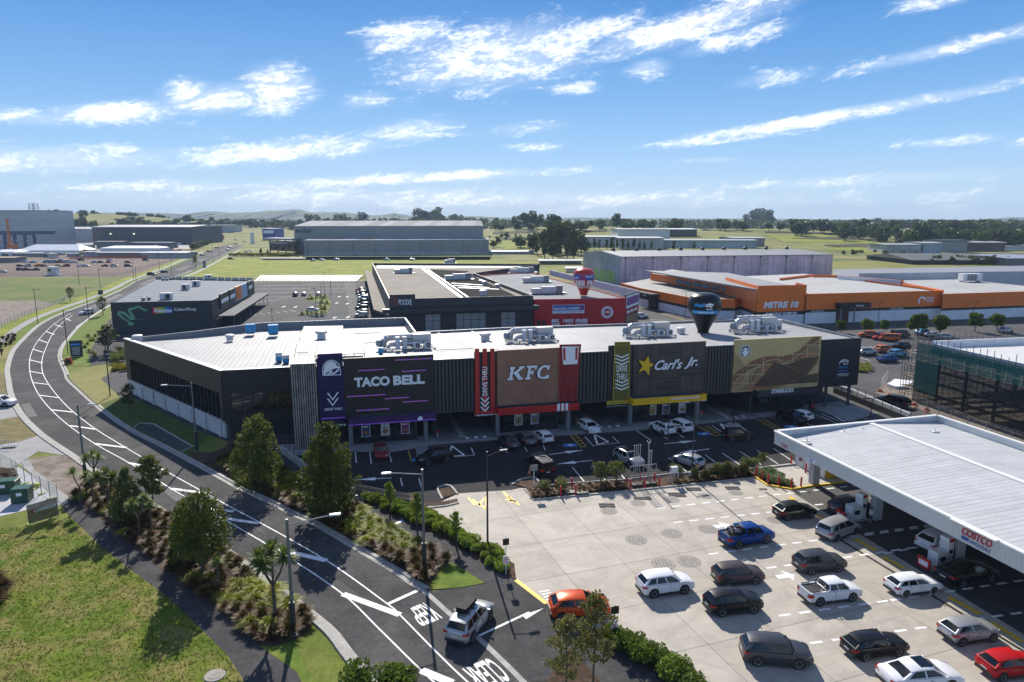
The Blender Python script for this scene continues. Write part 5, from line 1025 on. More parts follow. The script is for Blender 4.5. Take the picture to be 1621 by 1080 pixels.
# ---- pale grey distribution warehouse
M_asc = mat('warehouse_grey',(.27,.275,.285),.6,.1,var=.06,cells=((1,0,0),40.,(0,0,1),60.,.05));M_lrib = mat('warehouse_top',(.3,.305,.31),.9,0,spec=.1,var=.1,cells=((1,0,0),7.,(0,1,0),500.,.2))
w0,w1 = G(482,405),G(774,403);DB = Vector((-.05,1,0));asc = empty('distribution_warehouse',(w0+w1)/2,label='long grey two step distribution warehouse beyond the green field',cat='warehouse')
zl = AT(482,380.5,w0.y).z;mb = MB();mb.prism([w0[:2],w1[:2],(w1+DB*30)[:2],(w0+DB*30)[:2]],0,[zl,zl,zl+1,zl+1],M_asc,M_lrib);mb.build('front_section',asc)
mb = MB();mb.add([(w0.x,w0.y-.1,0),(w1.x,w1.y-.1,0),(w1.x,w1.y-.1,2.4),(w0.x,w0.y-.1,2.4)],[(0,1,2,3)],M_cgry);mb.build('plinth',asc)
u0_,u1_ = G(465,404),G(772,402);Y2 = w0.y+30;A_ = AT(465,358,Y2);B_ = AT(765,357.5,Y2+10);mb = MB();mb.prism([(A_.x,Y2),(B_.x,Y2+10),(B_.x-5,Y2+80),(A_.x-5,Y2+70)],0,[A_.z,B_.z,B_.z+4.5,A_.z+4.5],M_asc,M_lrib);mb.build('rear_section',asc)
FA = Frame((A_.x,Y2),(B_.x,Y2+10));ua,za = FA.px(468,368.5);ub,_ = FA.px(495,368);mb = MB();mb.text('ascolour.',FA,ua,za,ub-ua,4.,M_dkmetal,.2,.01,wd=.05);mb.build('lettering',asc)
for k in range(9): mb = MB();p = w0.lerp(w1,.02+k*.12);mb.tube((p.x,p.y-.3,0),(p.x,p.y-.3,zl),.3,M_gry,n=6);mb.build('downpipe',asc)
g0,g1 = G(427,402),G(465,404);oz = AT(427,377,g0.y).z;mb = MB();mb.prism([(g0.x,g0.y+2),(g1.x,g1.y+2),(g1.x,g1.y+30),(g0.x,g0.y+30)],3,oz-3,M_glass,M_wht);mb.prism([(g0.x-4,g0.y-4),(g1.x,g1.y-4),(g1.x,g1.y+30),(g0.x-4,g0.y+30)],oz-1.5,oz,M_gry,M_lrib)
for k in range(5): mb.box((g0.x+(g1.x-g0.x)*k/4,g0.y+1.7,0),(.8,.5,oz-1.6),M_dkmetal)
mb.build('glass_entrance',asc)
bb = G(417,380);mbp = empty('blue_store',bb,label='deep blue box building beside the grey warehouse entrance',cat='store');mb = MB();q0,q1_ = G(416,381),G(436,381);zb2 = AT(416,362,q0.y).z;mb.prism([q0[:2],q1_[:2],(q1_.x,q1_.y+40),(q0.x,q0.y+40)],0,zb2,mat('deep_blue',(.02,.05,.3),.5,var=.05));mb.build('body',mbp)
mb = MB();FBx = Frame(q0,q1_);FBx.box(mb,FBx.L*.1,FBx.L*.9,zb2*.6,zb2*.85,.02,.2,M_letter);mb.build('sign',mbp)
# ================================================================ FUEL CANOPY
M_canw = mat('canopy_white',(.62,.65,.66),.5,.1,var=.05,ribs=((.237,-.971,0),.3,.12,.01));M_canr = mat('canopy_roof',(.47,.485,.49),.6,0,var=.08,ribs=((-.237,.971,0),.62,.12,.012),runs=((-.237,.971,0),(.971,.237,0),.12),spec=.3);M_canc = mat('canopy_coping',(.72,.72,.68),.5,var=.03)
A0 = G(1226.5,682,6.5);eS = (G(1620,875,6.5)-A0).normalized();eB = (G(1483,657,6.5)-A0).normalized();LS,LBk = 46.,(G(1483,657,6.5)-A0).length
c00 = Vector((A0.x,A0.y,0));c10 = c00+eB*LBk;c01 = c00+eS*LS;c11 = c10+eS*LS
fc = empty('fuel_canopy',c00.lerp(c11,.5),label='large white flat petrol station canopy with ribbed roof and red and blue sign',cat='petrol station')
mb = MB()
for a,b in ((c01,c00),(c00,c10),(c10,c11)):
    e = (b-a).normalized();n = Vector((e.y,-e.x,0));n = -n if n.dot(c00.lerp(c11,.5)-a) > 0 else n;i_ = -n*.25
    mb.add([(a.x,a.y,5),(b.x,b.y,5),(b.x,b.y,6.45),(a.x,a.y,6.45),(a.x+i_.x,a.y+i_.y,5),(b.x+i_.x,b.y+i_.y,5),(b.x+i_.x,b.y+i_.y,6.45),(a.x+i_.x,a.y+i_.y,6.45)],[(0,1,2,3),(7,6,5,4),(0,4,5,1)],M_canw)
mb.build('fascia',fc)
mb = MB()
for a,b in ((c01,c00),(c00,c10),(c10,c11)): mb.kerb([a.lerp(c00.lerp(c11,.5),.004),b.lerp(c00.lerp(c11,.5),.004)],.5,6.44,6.56,M_canc)
mb.build('coping',fc)
mA,mB_ = c00.lerp(c10,.56),c01.lerp(c11,.56);mb = MB();ins = .3
zE,zR = 5.75,6.38
P = lambda v,z: (v.x,v.y,z)
mb.add([P(c00+eB*ins+eS*ins,zE),P(mA+eS*ins,zR),P(mB_,zR),P(c01+eB*ins,zE),P(c10-eB*ins+eS*ins,zE),P(c11-eB*ins,zE)],[(0,1,2,3),(1,4,5,2)],M_canr)
mb.add([P(c00+eB*.25+eS*.25,5.04),P(c10-eB*.25+eS*.25,5.04),P(c11-eB*.25,5.04),P(c01+eB*.25,5.04)],[(0,1,2,3)],mat('canopy_soffit',(.5,.5,.5),.6,var=.03));mb.build('roof',fc)
mb = MB();mb.kerb([mA+eS*.4,mB_],.7,zR-.05,zR+.1,M_canc);mb.build('ridge_cap',fc)
colp = [G(1288,767),G(1376,827),G(1513,893)];colp = [colp[0],colp[0].lerp(colp[2],.5),colp[2],colp[2]*2-colp[0].lerp(colp[2],.5)]
for p in colp:
    for k in (0,1):
        q = p+eB*k*11;mb = MB();mb.box((q.x,q.y,0),(.9,.75,5.03),mat('column_paint',(.45,.47,.49),.6,var=.05),math.atan2(eB.y,eB.x));mb.build('column',fc)
for x,y in ((1277,697),(1366,680),(1398,678),(1480,682),(1335,682)):
    q = G(x,y,6.2);mb = MB();mb.lathe([(.28,0),(.28,.1),(.07,.14),(.05,.45),(0,.46)],(q.x,q.y,6.05),M_canc,8);mb.box((q.x,q.y,6.05),(1.0,.3,.1),M_canc,.3);mb.build('roof_anchor',fc)
FN = Frame(c00,c01);mb = MB();M_cr = mat('sign_red',(.45,.012,.03),.45,var=0);M_cb = mat('sign_deep_blue',(.01,.07,.32),.45,var=0)
q8 = lambda x,y: FN.px(1210+x/3.856,800+y/3.856)
(ua,_),(ub,_) = q8(1207,160),q8(1392,240);za = 5.62;mb.text('COSTCO',FN,ua,za,ub-ua,.62,M_cr,.04,.022,.2,wd=.02);(uc,_),(ud,_) = q8(1255,215),q8(1385,262);mb.text('WHOLESALE',FN,uc,5.2,ud-uc,.3,M_cb,.03,.015,.2,wd=.02)
for k in range(3): FN.box(mb,ua,uc-.1,5.24+k*.1,5.30+k*.1,.02,.05,M_cb)
sgn = mb.build('lettering',fc);mb = MB();FN.box(mb,ua-.8,ub+.6,6.5,6.62,.1,.55,M_canc);mb.build('sign_light',fc)
mb = MB();(ua,_),(ub,_) = FN.px(1237,703),FN.px(1247,708);mb.text('F DIESEL',FN,ua,5.2,ub-ua,.35,M_cr,.02,.02);(ua,_),(ub,_) = FN.px(1279,726),FN.px(1291,731);FN.box(mb,ua,ub,5.05,5.45,.01,.05,M_letter);mb.text('EXIT',FN,ua+.3,5.12,ub-ua-.6,.26,M_cb,.02,.02,wd=.05);mb.build('lettering',fc)
# dark asphalt apron and fuelling lanes under the canopy
ap = [G(1330,790),G(1290,772),G(1254,779),G(1300,799),G(1368,847),G(1500,915),G(1640,1000)]+[Vector((60,36,0)),Vector((62,80,0))]
sheet('fuel_apron',[c00+eB*1+eS*2.2,c00+eB*.8+eS*44,c10+eS*44+eB*3,c10+eB*3+eS*1,c00+eB*8.5+eS*.6],.030,mat('fuel_apron',(.05,.05,.05),.8,var=.2))
sheet('fuel_apron',GL([(1262,777),(1360,765),(1400,790),(1345,812),(1300,790)]),.0292,mat('fuel_apron_edge',(.15,.15,.15),.8,var=.15))
mb = MB();dashes((1320,855),(1480,833),1.,.75,.2,.036,M_white,mb);dashes((1400,877),(1480,862),1.,.75,.2,.036,M_white,mb);mb.build('fuel_lane_marking',kind='structure')
def pump(loc,rz,label):
    t = empty('fuel_pump',loc,rz,label=label,cat='fuel pump');lx = lambda mb,*a: mb
    o = Vector(loc);t.rotation_euler = (0,0,0);co,si = math.cos(rz),math.sin(rz);W_ = lambda x,y,z: (o.x+x*co-y*si,o.y+x*si+y*co,z)
    mb = MB();mb.box(W_(0,0,.15),(1.2,1.0,1.4),M_wht,rz);mb.box(W_(0,0,.0),(2.6,1.5,.15),M_kerb,rz);mb.build('cabinet',t)
    mb = MB();mb.box(W_(.95,.1,.15),(.55,.95,2.15),M_wht,rz);mb.build('dispenser',t);mb = MB();mb.box(W_(0,-.51,.7),(.6,.03,.45),M_blk,rz);mb.box(W_(.95,-.39,1.3),(.35,.03,.35),M_dark,rz);mb.build('screen',t)
    mb = MB()
    for k in range(4): mb.path([W_(1.3,-.3+k*.22,2.1),W_(1.45,-.3+k*.22,1.4),W_(1.4,-.3+k*.22,.6),W_(1.28,-.3+k*.22,1.0)],.035,M_blk,5)
    mb.build('hose',t);mb = MB();mb.box(W_(-1.5,0,.15),(.12,1.3,.9),M_red,rz);mb.box(W_(-1.57,0,.35),(.02,.9,.45),M_letter,rz);mb.build('barrier_sign',t)
    mb = MB();mb.box(W_(.95,.1,2.3),(.6,.9,.35),M_letter,rz);mb.box(W_(.95,-.36,2.33),(.5,.03,.28),M_red,rz);mb.build('header',t)
aB = math.atan2(eB.y,eB.x)
g_ = G(1350,822);pump((g_.x,g_.y,0),aB,'white fuel pump with red header in front of the middle canopy column');g_ = G(1483,897);pump((g_.x,g_.y,0),aB,'white fuel pump with red barrier below the canopy sign')
# store room and bins behind the first column
a,b = G(1258,737),G(1283,749);kk = empty('service_kiosk',a.lerp(b,.5),label='white service room wall with small vents under the canopy end',cat='service room');FK = Frame(a,b);mb = MB();FK.box(mb,0,FK.L+2.2,0,2.6,-3,0,M_wht);mb.build('wall',kk);mb = MB();FK.box(mb,.7,1.2,.9,1.7,.01,.05,mat('vent_brown',(.25,.12,.12),.7));FK.box(mb,1.5,1.55,.1,2.2,.01,.04,M_gry);FK.box(mb,2.6,2.65,.1,2.2,.01,.04,M_gry);mb.build('vent',kk)
for x,y,l in ((1309,757,'yellow wheelie bin nearest the canopy column'),(1318,756,'yellow wheelie bin behind its twin under the canopy')):
    p = G(x,y);t = empty('wheelie_bin',p,label=l,cat='bin');mb = MB();mb.box((p.x,p.y,.12),(.85,.85,1.15),M_yel,taper=1.12);mb.build('body',t);mb = MB();mb.box((p.x,p.y,1.275),(1.0,1.0,.12),M_yel,taper=.9);mb.build('lid',t)
# ================================================================ SCAFFOLDED BUILDING
M_tube = mat('scaffold_tube',(.10,.105,.11),.5,.5,var=0);M_net = bpy.data.materials.new('green_net');M_net.use_nodes = True
b_ = M_net.node_tree.nodes['Principled BSDF'];b_.inputs['Base Color'].default_value = (.012,.13,.10,1);b_.inputs['Roughness'].default_value = .8;b_.inputs['Alpha'].default_value = .82
M_net2 = bpy.data.materials.new('dark_net');M_net2.use_nodes = True;b_ = M_net2.node_tree.nodes['Principled BSDF'];b_.inputs['Base Color'].default_value = (.014,.016,.017,1);b_.inputs['Alpha'].default_value = .76
s0_ = G(1440,537,10.2);s1_ = G(1621,578,10.2);es = (s1_-s0_).normalized();ns = Vector((-es.y,es.x,0));ns = ns if ns.x > 0 else -ns
s0g = Vector((s0_.x,s0_.y,0));sL = 52.;nb = ns*34
con = empty('unfinished_building',s0g+es*20+nb*.5,label='unfinished building with white curved roof wrapped in scaffold and green netting',cat='building')
mb = MB();o1 = s0g+es*3+ns*1.6
mb.prism([(o1).xy[:],(o1+es*46).xy[:],(o1+es*46+nb).xy[:],(o1+nb).xy[:]],8.3,9.3,M_gry,mat('new_white_roof',(.6,.6,.58),.6,var=.05));mb.build('roof_slab',con)
mb = MB()
q = [o1,o1+nb*1.0];mb.kerb([o1+nb+es*1,o1+nb+es*46],.5,8.3,11.2,M_parw);mb.kerb([o1+ns*.2,o1+es*46+ns*.2],.35,9.2,10.0,M_wht);mb.kerb([o1+es*.2,o1+es*.2+nb],.35,9.2,10.4,M_wht);mb.build('parapet',con)
mb = MB()
for i in range(9):
    for j in range(3): p = o1+es*(1+i*5.5)+nb*(.03+j*.45);mb.box((p.x,p.y,0),(.35,.35,8.4),M_dkmetal)
for z in (3.9,): mb.prism([(o1+es*10).xy[:],(o1+es*46).xy[:],(o1+es*46+nb).xy[:],(o1+es*10+nb).xy[:]],z,z+.3,M_gry)
mb.build('steel_frame',con);mb = MB();mb.prism([(o1+es*14+ns*8).xy[:],(o1+es*46+ns*8).xy[:],(o1+es*46+nb).xy[:],(o1+es*14+nb).xy[:]],0,3.8,M_dark);mb.build('inner_wall',con)
sc_ = empty('scaffold',s0g+es*20,label='dark tube scaffold with plank decks and green netting along the unfinished building',cat='scaffold')
mb = MB();zs = (0,2,4,6,8,10.4)
def sp(i,j,z): p = s0g+es*(i*2.4)+ns*(j*1.2-.4);return Vector((p.x,p.y,z))
for i in range(21):
    for j in (0,1): mb.tube(sp(i,j,0),sp(i,j,10.9+random.uniform(-.1,.5)),.045,M_tube,n=4)
for z in (1,2,3,4,5,6,7,8,9,10):
    for j in (0,1): mb.tube(sp(0,j,z),sp(20,j,z),.035,M_tube,n=4)
for i in range(0,20,2): mb.tube(sp(i,0,0),sp(i+1,0,4),.035,M_tube,n=4);mb.tube(sp(i+1,0,4),sp(i,0,8),.035,M_tube,n=4)
def sq_(i,j,z): p = s0g-es*.3+ns*(i*2.4+.4)-es*(j*1.2);return Vector((p.x,p.y,z))
for i in range(15):
    for j in (0,1): mb.tube(sq_(i,j,0),sq_(i,j,10.8),.045,M_tube,n=4)
for z in (1,2,3,4,5,6,7,8,9,10):
    for j in (0,1): mb.tube(sq_(0,j,z),sq_(14,j,z),.035,M_tube,n=4)
mb.build('tubes',sc_)
for z in (2,4,6,8):
    mb = MB();mb.add([sp(0,.05,z),sp(20,.05,z),sp(20,.95,z),sp(0,.95,z),sp(0,.05,z+.06),sp(20,.05,z+.06),sp(20,.95,z+.06),sp(0,.95,z+.06)],[(3,2,1,0),(4,5,6,7),(0,1,5,4),(2,3,7,6)],mat('scaffold_plank',(.12,.1,.08),.8,var=.2));mb.add([sq_(0,.05,z),sq_(14,.05,z),sq_(14,.95,z),sq_(0,.95,z),sq_(0,.05,z+.06),sq_(14,.05,z+.06),sq_(14,.95,z+.06),sq_(0,.95,z+.06)],[(0,1,2,3),(7,6,5,4)],_M['scaffold_plank']);mb.build('plank_deck',sc_)
mb = MB()
for i in range(1,20):
    mb.add([sp(i,-.08,7.3),sp(i+.97,-.08,7.3),sp(i+.97,-.08,10.1),sp(i,-.08,10.1)],[(0,1,2,3)],M_net)
    if i in (1,2): mb.add([sp(i,-.08,2.2),sp(i+.97,-.08,2.2),sp(i+.97,-.08,7.2),sp(i,-.08,7.2)],[(0,1,2,3)],M_net)
    mb.add([sp(i,-.07,.2),sp(i+.99,-.07,.2),sp(i+.99,-.07,7.25),sp(i,-.07,7.25)],[(0,1,2,3)],M_net2)
mb.build('netting',sc_)
mb = MB();a = sp(-3,-3,0);
# temporary fence round it
def mesh_fence(name,pts,h,label,panel=2.4,foot=M_yel,m=M_steel,infill=None,feet=True):
    t = empty(name,Vector(pts[0]).lerp(Vector(pts[-1]),.5),label=label,cat='fence');k = 0
    for a,b in zip(pts,pts[1:]):
        a,b = Vector((a[0],a[1],0)),Vector((b[0],b[1],0));n = max(1,round((b-a).length/panel))
        for i in range(n):
            p,q = a.lerp(b,i/n),a.lerp(b,(i+.96)/n);mb = MB()
            for z in (.15,h): mb.tube(p+Vector((0,0,z)),q+Vector((0,0,z)),.025,m,n=4)
            mb.tube(p,p+Vector((0,0,h)),.03,m,n=4);mb.tube(q,q+Vector((0,0,h)),.03,m,n=4)
            if infill: mb.add([p+Vector((0,0,.15)),q+Vector((0,0,.15)),q+Vector((0,0,h)),p+Vector((0,0,h))],[(0,1,2,3)],infill)
            if k < 90: mb.build('panel',t)
            k += 1
            if feet: f_ = MB();f_.box((p.x,p.y,0),(.75,.25,.16),foot,math.atan2((b-a).y,(b-a).x)+1.57,.8);f_.build('foot',t)
    return t
M_mesh = bpy.data.materials.new('wire_mesh');M_mesh.use_nodes = True;b_ = M_mesh.node_tree.nodes['Principled BSDF'];b_.inputs['Base Color'].default_value = (.35,.36,.38,1);b_.inputs['Alpha'].default_value = .22
M_block = mat('block_orange',(.6,.12,.03),.6)
mesh_fence('temporary_fence',[G(1449,646),G(1505,668),G(1560,690),G(1640,715)],2.0,'wire temporary fence with orange feet along the road beside the scaffold',3.,M_block,infill=M_mesh)
mesh_fence('temporary_fence',[G(1394,620),G(1396,612),G(1405,600)],1.6,'short white railing by the kerb in front of the scaffold corner',2.,M_block,M_wht,feet=False)
for x,y,l in ((1393,620,'nearest the bright shrubs'),(1408,627,'second from the bright shrubs'),(1428,634,'in the middle of the row'),(1447,642,'fourth along the kerb'),(1467,650,'last before the canopy')):
    p = G(x,y);mb = MB();mb.box((p.x,p.y,.0),(1.0,.4,.3),M_block,-.5,.7);mb.box((p.x,p.y,.3),(.5,.2,.15),M_block,-.5);tag(mb.build('barrier_foot'),'low orange fence block on the kerb, '+l,'fence block')
sheet('construction_verge',GL([(1386,622),(1400,606),(1450,600),(1500,620),(1640,660),(1640,705),(1560,690),(1505,668),(1449,646)]),.03,M_dirt)
mb = MB();vv_ = [G(1404,612),G(1416,604),G(1446,607),G(1440,616),G(1418,616)];mb.prism([p.xy[:] for p in vv_],0,.5,M_letter);tag(mb.build('white_sheeting'),'white plastic sheet over a heap beside the scaffold','sheet')
# fence along ramp at the right end of the shops
a,b,c_ = G(1320,622),G(1400,655),G(1412,668)
rf_ = empty('retaining_wall',a.lerp(c_,.5),label='dark retaining wall with black railing between the shops and the road ramp',cat='wall');mb = MB();mb.kerb([a,b,G(1440,672)],.3,0,1.0,mat('timber_wall',(.035,.035,.036),.8,var=.2,streak=.3));mb.build('wall',rf_);mb = MB()
A_,B_ = a,G(1440,672)
for k in range(10): p = A_.lerp(B_,k/9);mb.tube(p+Vector((0,0,1)),p+Vector((0,0,2.4)),.05,M_blk,n=5)
for z in (1.3,2.35): mb.tube(A_+Vector((0,0,z)),B_+Vector((0,0,z)),.035,M_blk,n=4)
mb.build('railing',rf_)
mb = MB();p = [G(1316,612),G(1350,622),G(1440,660)];mb.kerb(p,.3,0,.6,M_wht);tag(mb.build('low_wall'),'low pale concrete kerb wall beside the ramp railing','wall')
# ================================================================ ROOFTOP PLANT
M_duct = mat('duct_metal',(.5,.51,.52),.35,.55,var=.08);M_acw = mat('unit_white',(.6,.61,.62),.5,var=.05);M_blue = mat('blue_wrap',(.02,.28,.55),.35,var=.25,vs=2)
def plant():
    t = empty('rooftop_plant',(0,0,0));mb = MB()
    for y in (-1.6,0,1.6): mb.box((0,y,.3),(10.4,.16,.18),M_steel)
    for x in range(-5,6,2): mb.box((x,0,.2),(.14,3.4,.12),M_steel);mb.box((x,-1.6,0),(.3,.3,.3),M_steel);mb.box((x,1.6,0),(.3,.3,.3),M_steel)
    mb.build('platform',t);mb = MB();R_ = .62
    pts = [Vector((-4.4,.8,.5)),Vector((-4.4,.8,1.3)),Vector((-4.1,.8,1.9)),Vector((-3.5,.8,2.2)),Vector((-2.6,.8,2.25)),Vector((1.2,.8,2.25))];mb.path(pts,R_,M_duct,12);mb.build('duct',t)
    mb = MB();mb.box((2.8,.8,.9),(3.4,1.6,1.9),M_duct);mb.box((.2,.9,.5),(2.2,1.3,1.1),M_duct);mb.build('duct',t)
    mb = MB();mb.path([Vector((-3.6,-.6,.5)),Vector((-3.4,-.6,1.0)),Vector((-2.8,-.6,1.2)),Vector((2.4,-.6,1.2))],.36,M_duct,10);mb.build('duct',t)
    mb = MB();mb.lathe([(.0,.4),(.5,.4),(.62,.8),(.62,1.3),(.4,1.6),(0,1.6)],(-5.2,.2,.4),mat('fan_grey',(.25,.29,.33),.4,.3),12);mb.build('fan',t)
    for x in (-1.9,-.6): mb = MB();mb.box((x,-.9,.4),(.75,.75,2.2),M_acw);mb.box((x+.39,-.9,.5),(.03,.6,2.0),M_gry);mb.build('stack_unit',t)
    for x in (1.6,3.6):
        mb = MB();mb.box((x,-1.4,.45),(1.35,.8,1.05),M_acw);mb.tube((x+.15,-1.81,1.0),(x+.15,-1.84,1.0),.4,M_blk,n=16);mb.tube((x+.15,-1.85,1.0),(x+.15,-1.87,1.0),.14,M_acw,n=10);mb.build('condenser',t)
    mb = MB();
    for k in range(7): mb.tube((-5+k*1.5,1.7,.4),(-5+k*1.5,1.7,1.5),.03,M_steel,n=4)
    mb.tube((-5,1.7,1.5),(4.2,1.7,1.5),.03,M_steel,n=4);mb.build('guard_rail',t)
    return t
pp = plant();aF = math.atan2(FD[1],FD[0])
def roofpos(x,y): p = onroof(x,y);return (p.x,p.y,p.z)
for i,(x,y,sc,l) in enumerate([(645,553,.95,'ducts and fan units on the roof above the purple fronted shop'),(842,541,.95,'ducts and fan units on the roof above the brown panel shop'),(1028,533,.98,'ducts and fan units on the roof above the wood panel shop'),(1198,526,1.05,'ducts and fan units on the roof above the tan mural')]):
    if i == 0: o = pp;o.location = roofpos(x,y);o.rotation_euler.z = aF;sc *= .84;o.scale = (sc,)*3;tag(o,l,'roof plant','rooftop duct platforms on the shopping block')
    else: o = put(pp,roofpos(x,y),aF,sc*.84,l,cat='roof plant',group='rooftop duct platforms on the shopping block')
mb = MB();b0 = Vector(roofpos(1196,519))
for k in range(6): q = b0+Vector(FD)*(k-2.6)*1.25;t = empty('condenser_box',(q.x,q.y,q.z),label='small condenser box in the rear row above the tan mural',cat='air conditioner',group='row of condenser boxes above the tan mural');mb = MB();mb.box((q.x,q.y,q.z+1.3),(.95,.8,1.0),M_acw,aF);mb.box((q.x,q.y,q.z),(.1,.1,1.3),M_steel,aF);mb.build('casing',t);mb = MB();mb.box((q.x+.1,q.y-.41,q.z+1.4),(.75,.03,.8),M_blk,aF);mb.build('grille',t)
q = Vector(roofpos(1232,522));t = empty('condenser_box',q,label='lone tall condenser at the right of the duct platform above the mural',cat='air conditioner');mb = MB();mb.box((q.x,q.y,q.z),(.95,.7,1.8),M_acw,aF);mb.build('casing',t)
def vent(p,s,label,m=M_acw):
    t = empty('roof_vent',p,label=label,cat='roof vent');mb = MB();mb.box((p[0],p[1],p[2]),(1.1*s,1.1*s,.75*s),m,aF);mb.build('base',t);mb = MB();mb.lathe([(.75*s,.7*s),(.85*s,.85*s),(.85*s,1.1*s),(.6*s,1.2*s),(0,1.22*s)],p,m,14);mb.build('cap',t)
vent(roofpos(509,536),1.2,'grey cowl vent on the roof behind the timber slats');vent(roofpos(768,539),1.1,'pale cowl vent on the roof behind the three red strips');vent(roofpos(1078,528),.9,'small pale cowl vent left of the black balloon');vent((G(364,539,9.2)).to_tuple(),.9,'white mushroom vent in the middle of the wing roof');vent(G(218,541,9.2).to_tuple(),1.0,'white mushroom vent at the far corner of the wing roof');vent(G(765,468,8.4).to_tuple(),1.4,'white cowl vent at the front of the supermarket roof')
for x,y,z,w,h,m,l in [(397,528,9.3,1.6,1.5,M_blue,'blue wrapped box on the wing roof, left of two at the back'),(433,530,9.3,1.7,1.6,M_blue,'blue wrapped box on the wing roof, right of two at the back'),(442,573,9.3,.9,1.3,None,'half blue half white wrapped box near the slatted wall, left of the pair'),(453,576,9.3,.9,1.2,None,'half blue half white wrapped box near the slatted wall, right of the pair'),(603,562,11.1,.7,.8,M_blue,'small blue wrapped box beside the ducts above the purple shop')]:
    p = G(x,y,z);t = empty('wrapped_unit',p,label=l,cat='roof unit')
    if m: mb = MB();mb.box((p.x,p.y,p.z+.25),(w,w*.8,h),m,aF);mb.build('wrapped_box',t)
    else: mb = MB();mb.box((p.x,p.y,p.z+.2),(w,w*.8,h*.5),M_blue,aF);mb.build('lower_wrap',t);mb = MB();mb.box((p.x,p.y,p.z+.2+h*.5),(w,w*.8,h*.45),M_acw,aF);mb.build('upper_wrap',t)
    mb = MB();mb.box((p.x,p.y,p.z),(w*.8,w*.6,.25),M_blk,aF);mb.build('base',t)
def rail_rack(pts,z,label):
    t = empty('sheet_stack',pts[0],label=label,cat='roofing sheets');mb = MB();mb.prism([p.xy[:] for p in pts],z+.55,z+.65,mat('new_sheet',(.5,.5,.49),.6,var=.1,ribs=(FD,.5,.15,.02)));mb.build('sheets',t);mb = MB()
    for a,b in zip(pts,pts[1:]+pts[:1]):
        for k in range(5): p = a.lerp(b,k/5);mb.tube((p.x,p.y,z),(p.x,p.y,z+.9),.03,M_steel,n=4)
    mb.build('trestle',t)
rail_rack([G(474,532,10.4),G(543,529,10.4),G(543,512,10.4),G(481,513,10.4)],9.3,'pale roof walkway sheets with white rails at the back parapet')
rail_rack([G(498,561,12),G(577,557,12),G(574,548,12),G(503,549,12)],11.2,'pale ribbed sheets on trestles behind the indigo sign')
mb = MB();a,b = G(478.5,509,10.5),G(543,505.5,10.5)
rl_ = empty('guard_railing',a.lerp(b,.5),label='white guard railing on the back parapet of the wing',cat='railing');mb = MB()
for k in range(8): p = a.lerp(b,k/7);mb.tube(p,p+Vector((0,0,1.1)),.05,M_wht,n=5)
for z in (.55,1.1): mb.tube(a+Vector((0,0,z)),b+Vector((0,0,z)),.04,M_wht,n=5)
mb.build('rails',rl_)
# pipe runs and small stuff along the roof
mb = MB()
for pts in ([(919,560),(964,557)],[(690,556),(750,553)],[(535,560),(540,530)],[(560,530),(600,528)],[(575,545),(600,543)],[(470,560),(488,560)]):
    a,b = Vector(roofpos(*pts[0])),Vector(roofpos(*pts[1]));mb.tube(a+Vector((0,0,.15)),b+Vector((0,0,.15)),.06,M_wht,n=5)
tag(mb.build('roof_pipes'),'thin white cable trays lying across the ribbed roof','pipes')
# plant on the supermarket and chemist roofs
def ahu(x,y,z,L,label,rz=aF):
    p = G(x,y,z);t = empty('air_handler',p,label=label,cat='air conditioner');e = Vector((math.cos(rz),math.sin(rz),0));mb = MB();mb.box((p.x,p.y,z+.3),(L*.5,2.0,1.9),M_acw,rz);mb.build('casing',t)
    mb = MB();q = p-e*L*.42;mb.box((q.x,q.y,z+.3),(L*.32,1.8,1.4),M_duct,rz);mb.build('duct',t);mb = MB();q = p+e*L*.36;mb.box((q.x,q.y,z+.3),(L*.2,2.2,2.1),M_gry,rz);mb.build('coil',t)
    mb = MB();
    for k in range(6): a = p-e*L*.6+e*L*1.2*k/5;mb.box((a.x,a.y-1.3,z),(.1,.1,1.1),M_wht)
    mb.box((p.x,p.y-1.3,z+1.05),(L*1.2,.08,.08),M_wht,rz);mb.box((p.x,p.y,z+.15),(L*1.25,2.8,.12),M_steel,rz);mb.build('stand',t)
ahu(727,443,8.4,9,'large air handler on the black strip of the supermarket roof');ahu(640,433,8.4,7,'air handler near the back left of the supermarket roof');ahu(713,417,8.4,5,'fenced air handler on the back strip of the supermarket roof')
ahu(828,432,8.1,10,'long duct unit at the back left of the chemist roof');ahu(850,447,8.1,9,'middle air handler on the chemist roof');ahu(868,465,8.1,9,'front air handler on the chemist roof with mesh screen')
for x,y,l in ((762,449,'back'),(767,451,'middle'),(788,456,'front')): vent(G(x,y,8.4).to_tuple(),1.1,'round metal spinner vent on the black roof strip, '+l+' one',M_duct)
for x,y,l in ((391,434+9,'rear'),): pass
for x,y,w,l in ((264,474,2.6,'front wide'),(294,459,1.9,'second'),(311,453,1.9,'third'),(330,443,2.2,'rear')):
    p = G(x,y,8.4);t = empty('roof_box_unit',p,label=l+' white cooling unit on the blue grey paint shop roof',cat='air conditioner');mb = MB();mb.box((p.x,p.y,8.5),(w*1.2,1.8,1.7),M_acw,aF);mb.build('casing',t);mb = MB()
    for s_ in (-.28,.28) if w > 2 else (0,): mb.box((p.x+s_*w,p.y-.95,8.7),(w*.38,.06,1.2),M_blk,aF)
    mb.build('grille',t)
for k,(x,y) in enumerate([(227,476),(236,475),(258,444),(264,444),(271,443)]): vent(G(x,y,8.4).to_tuple(),.7,'small dark vent on the paint shop roof, %s' % ['front left','front, second','back left','back middle','back right'][k],M_gry)
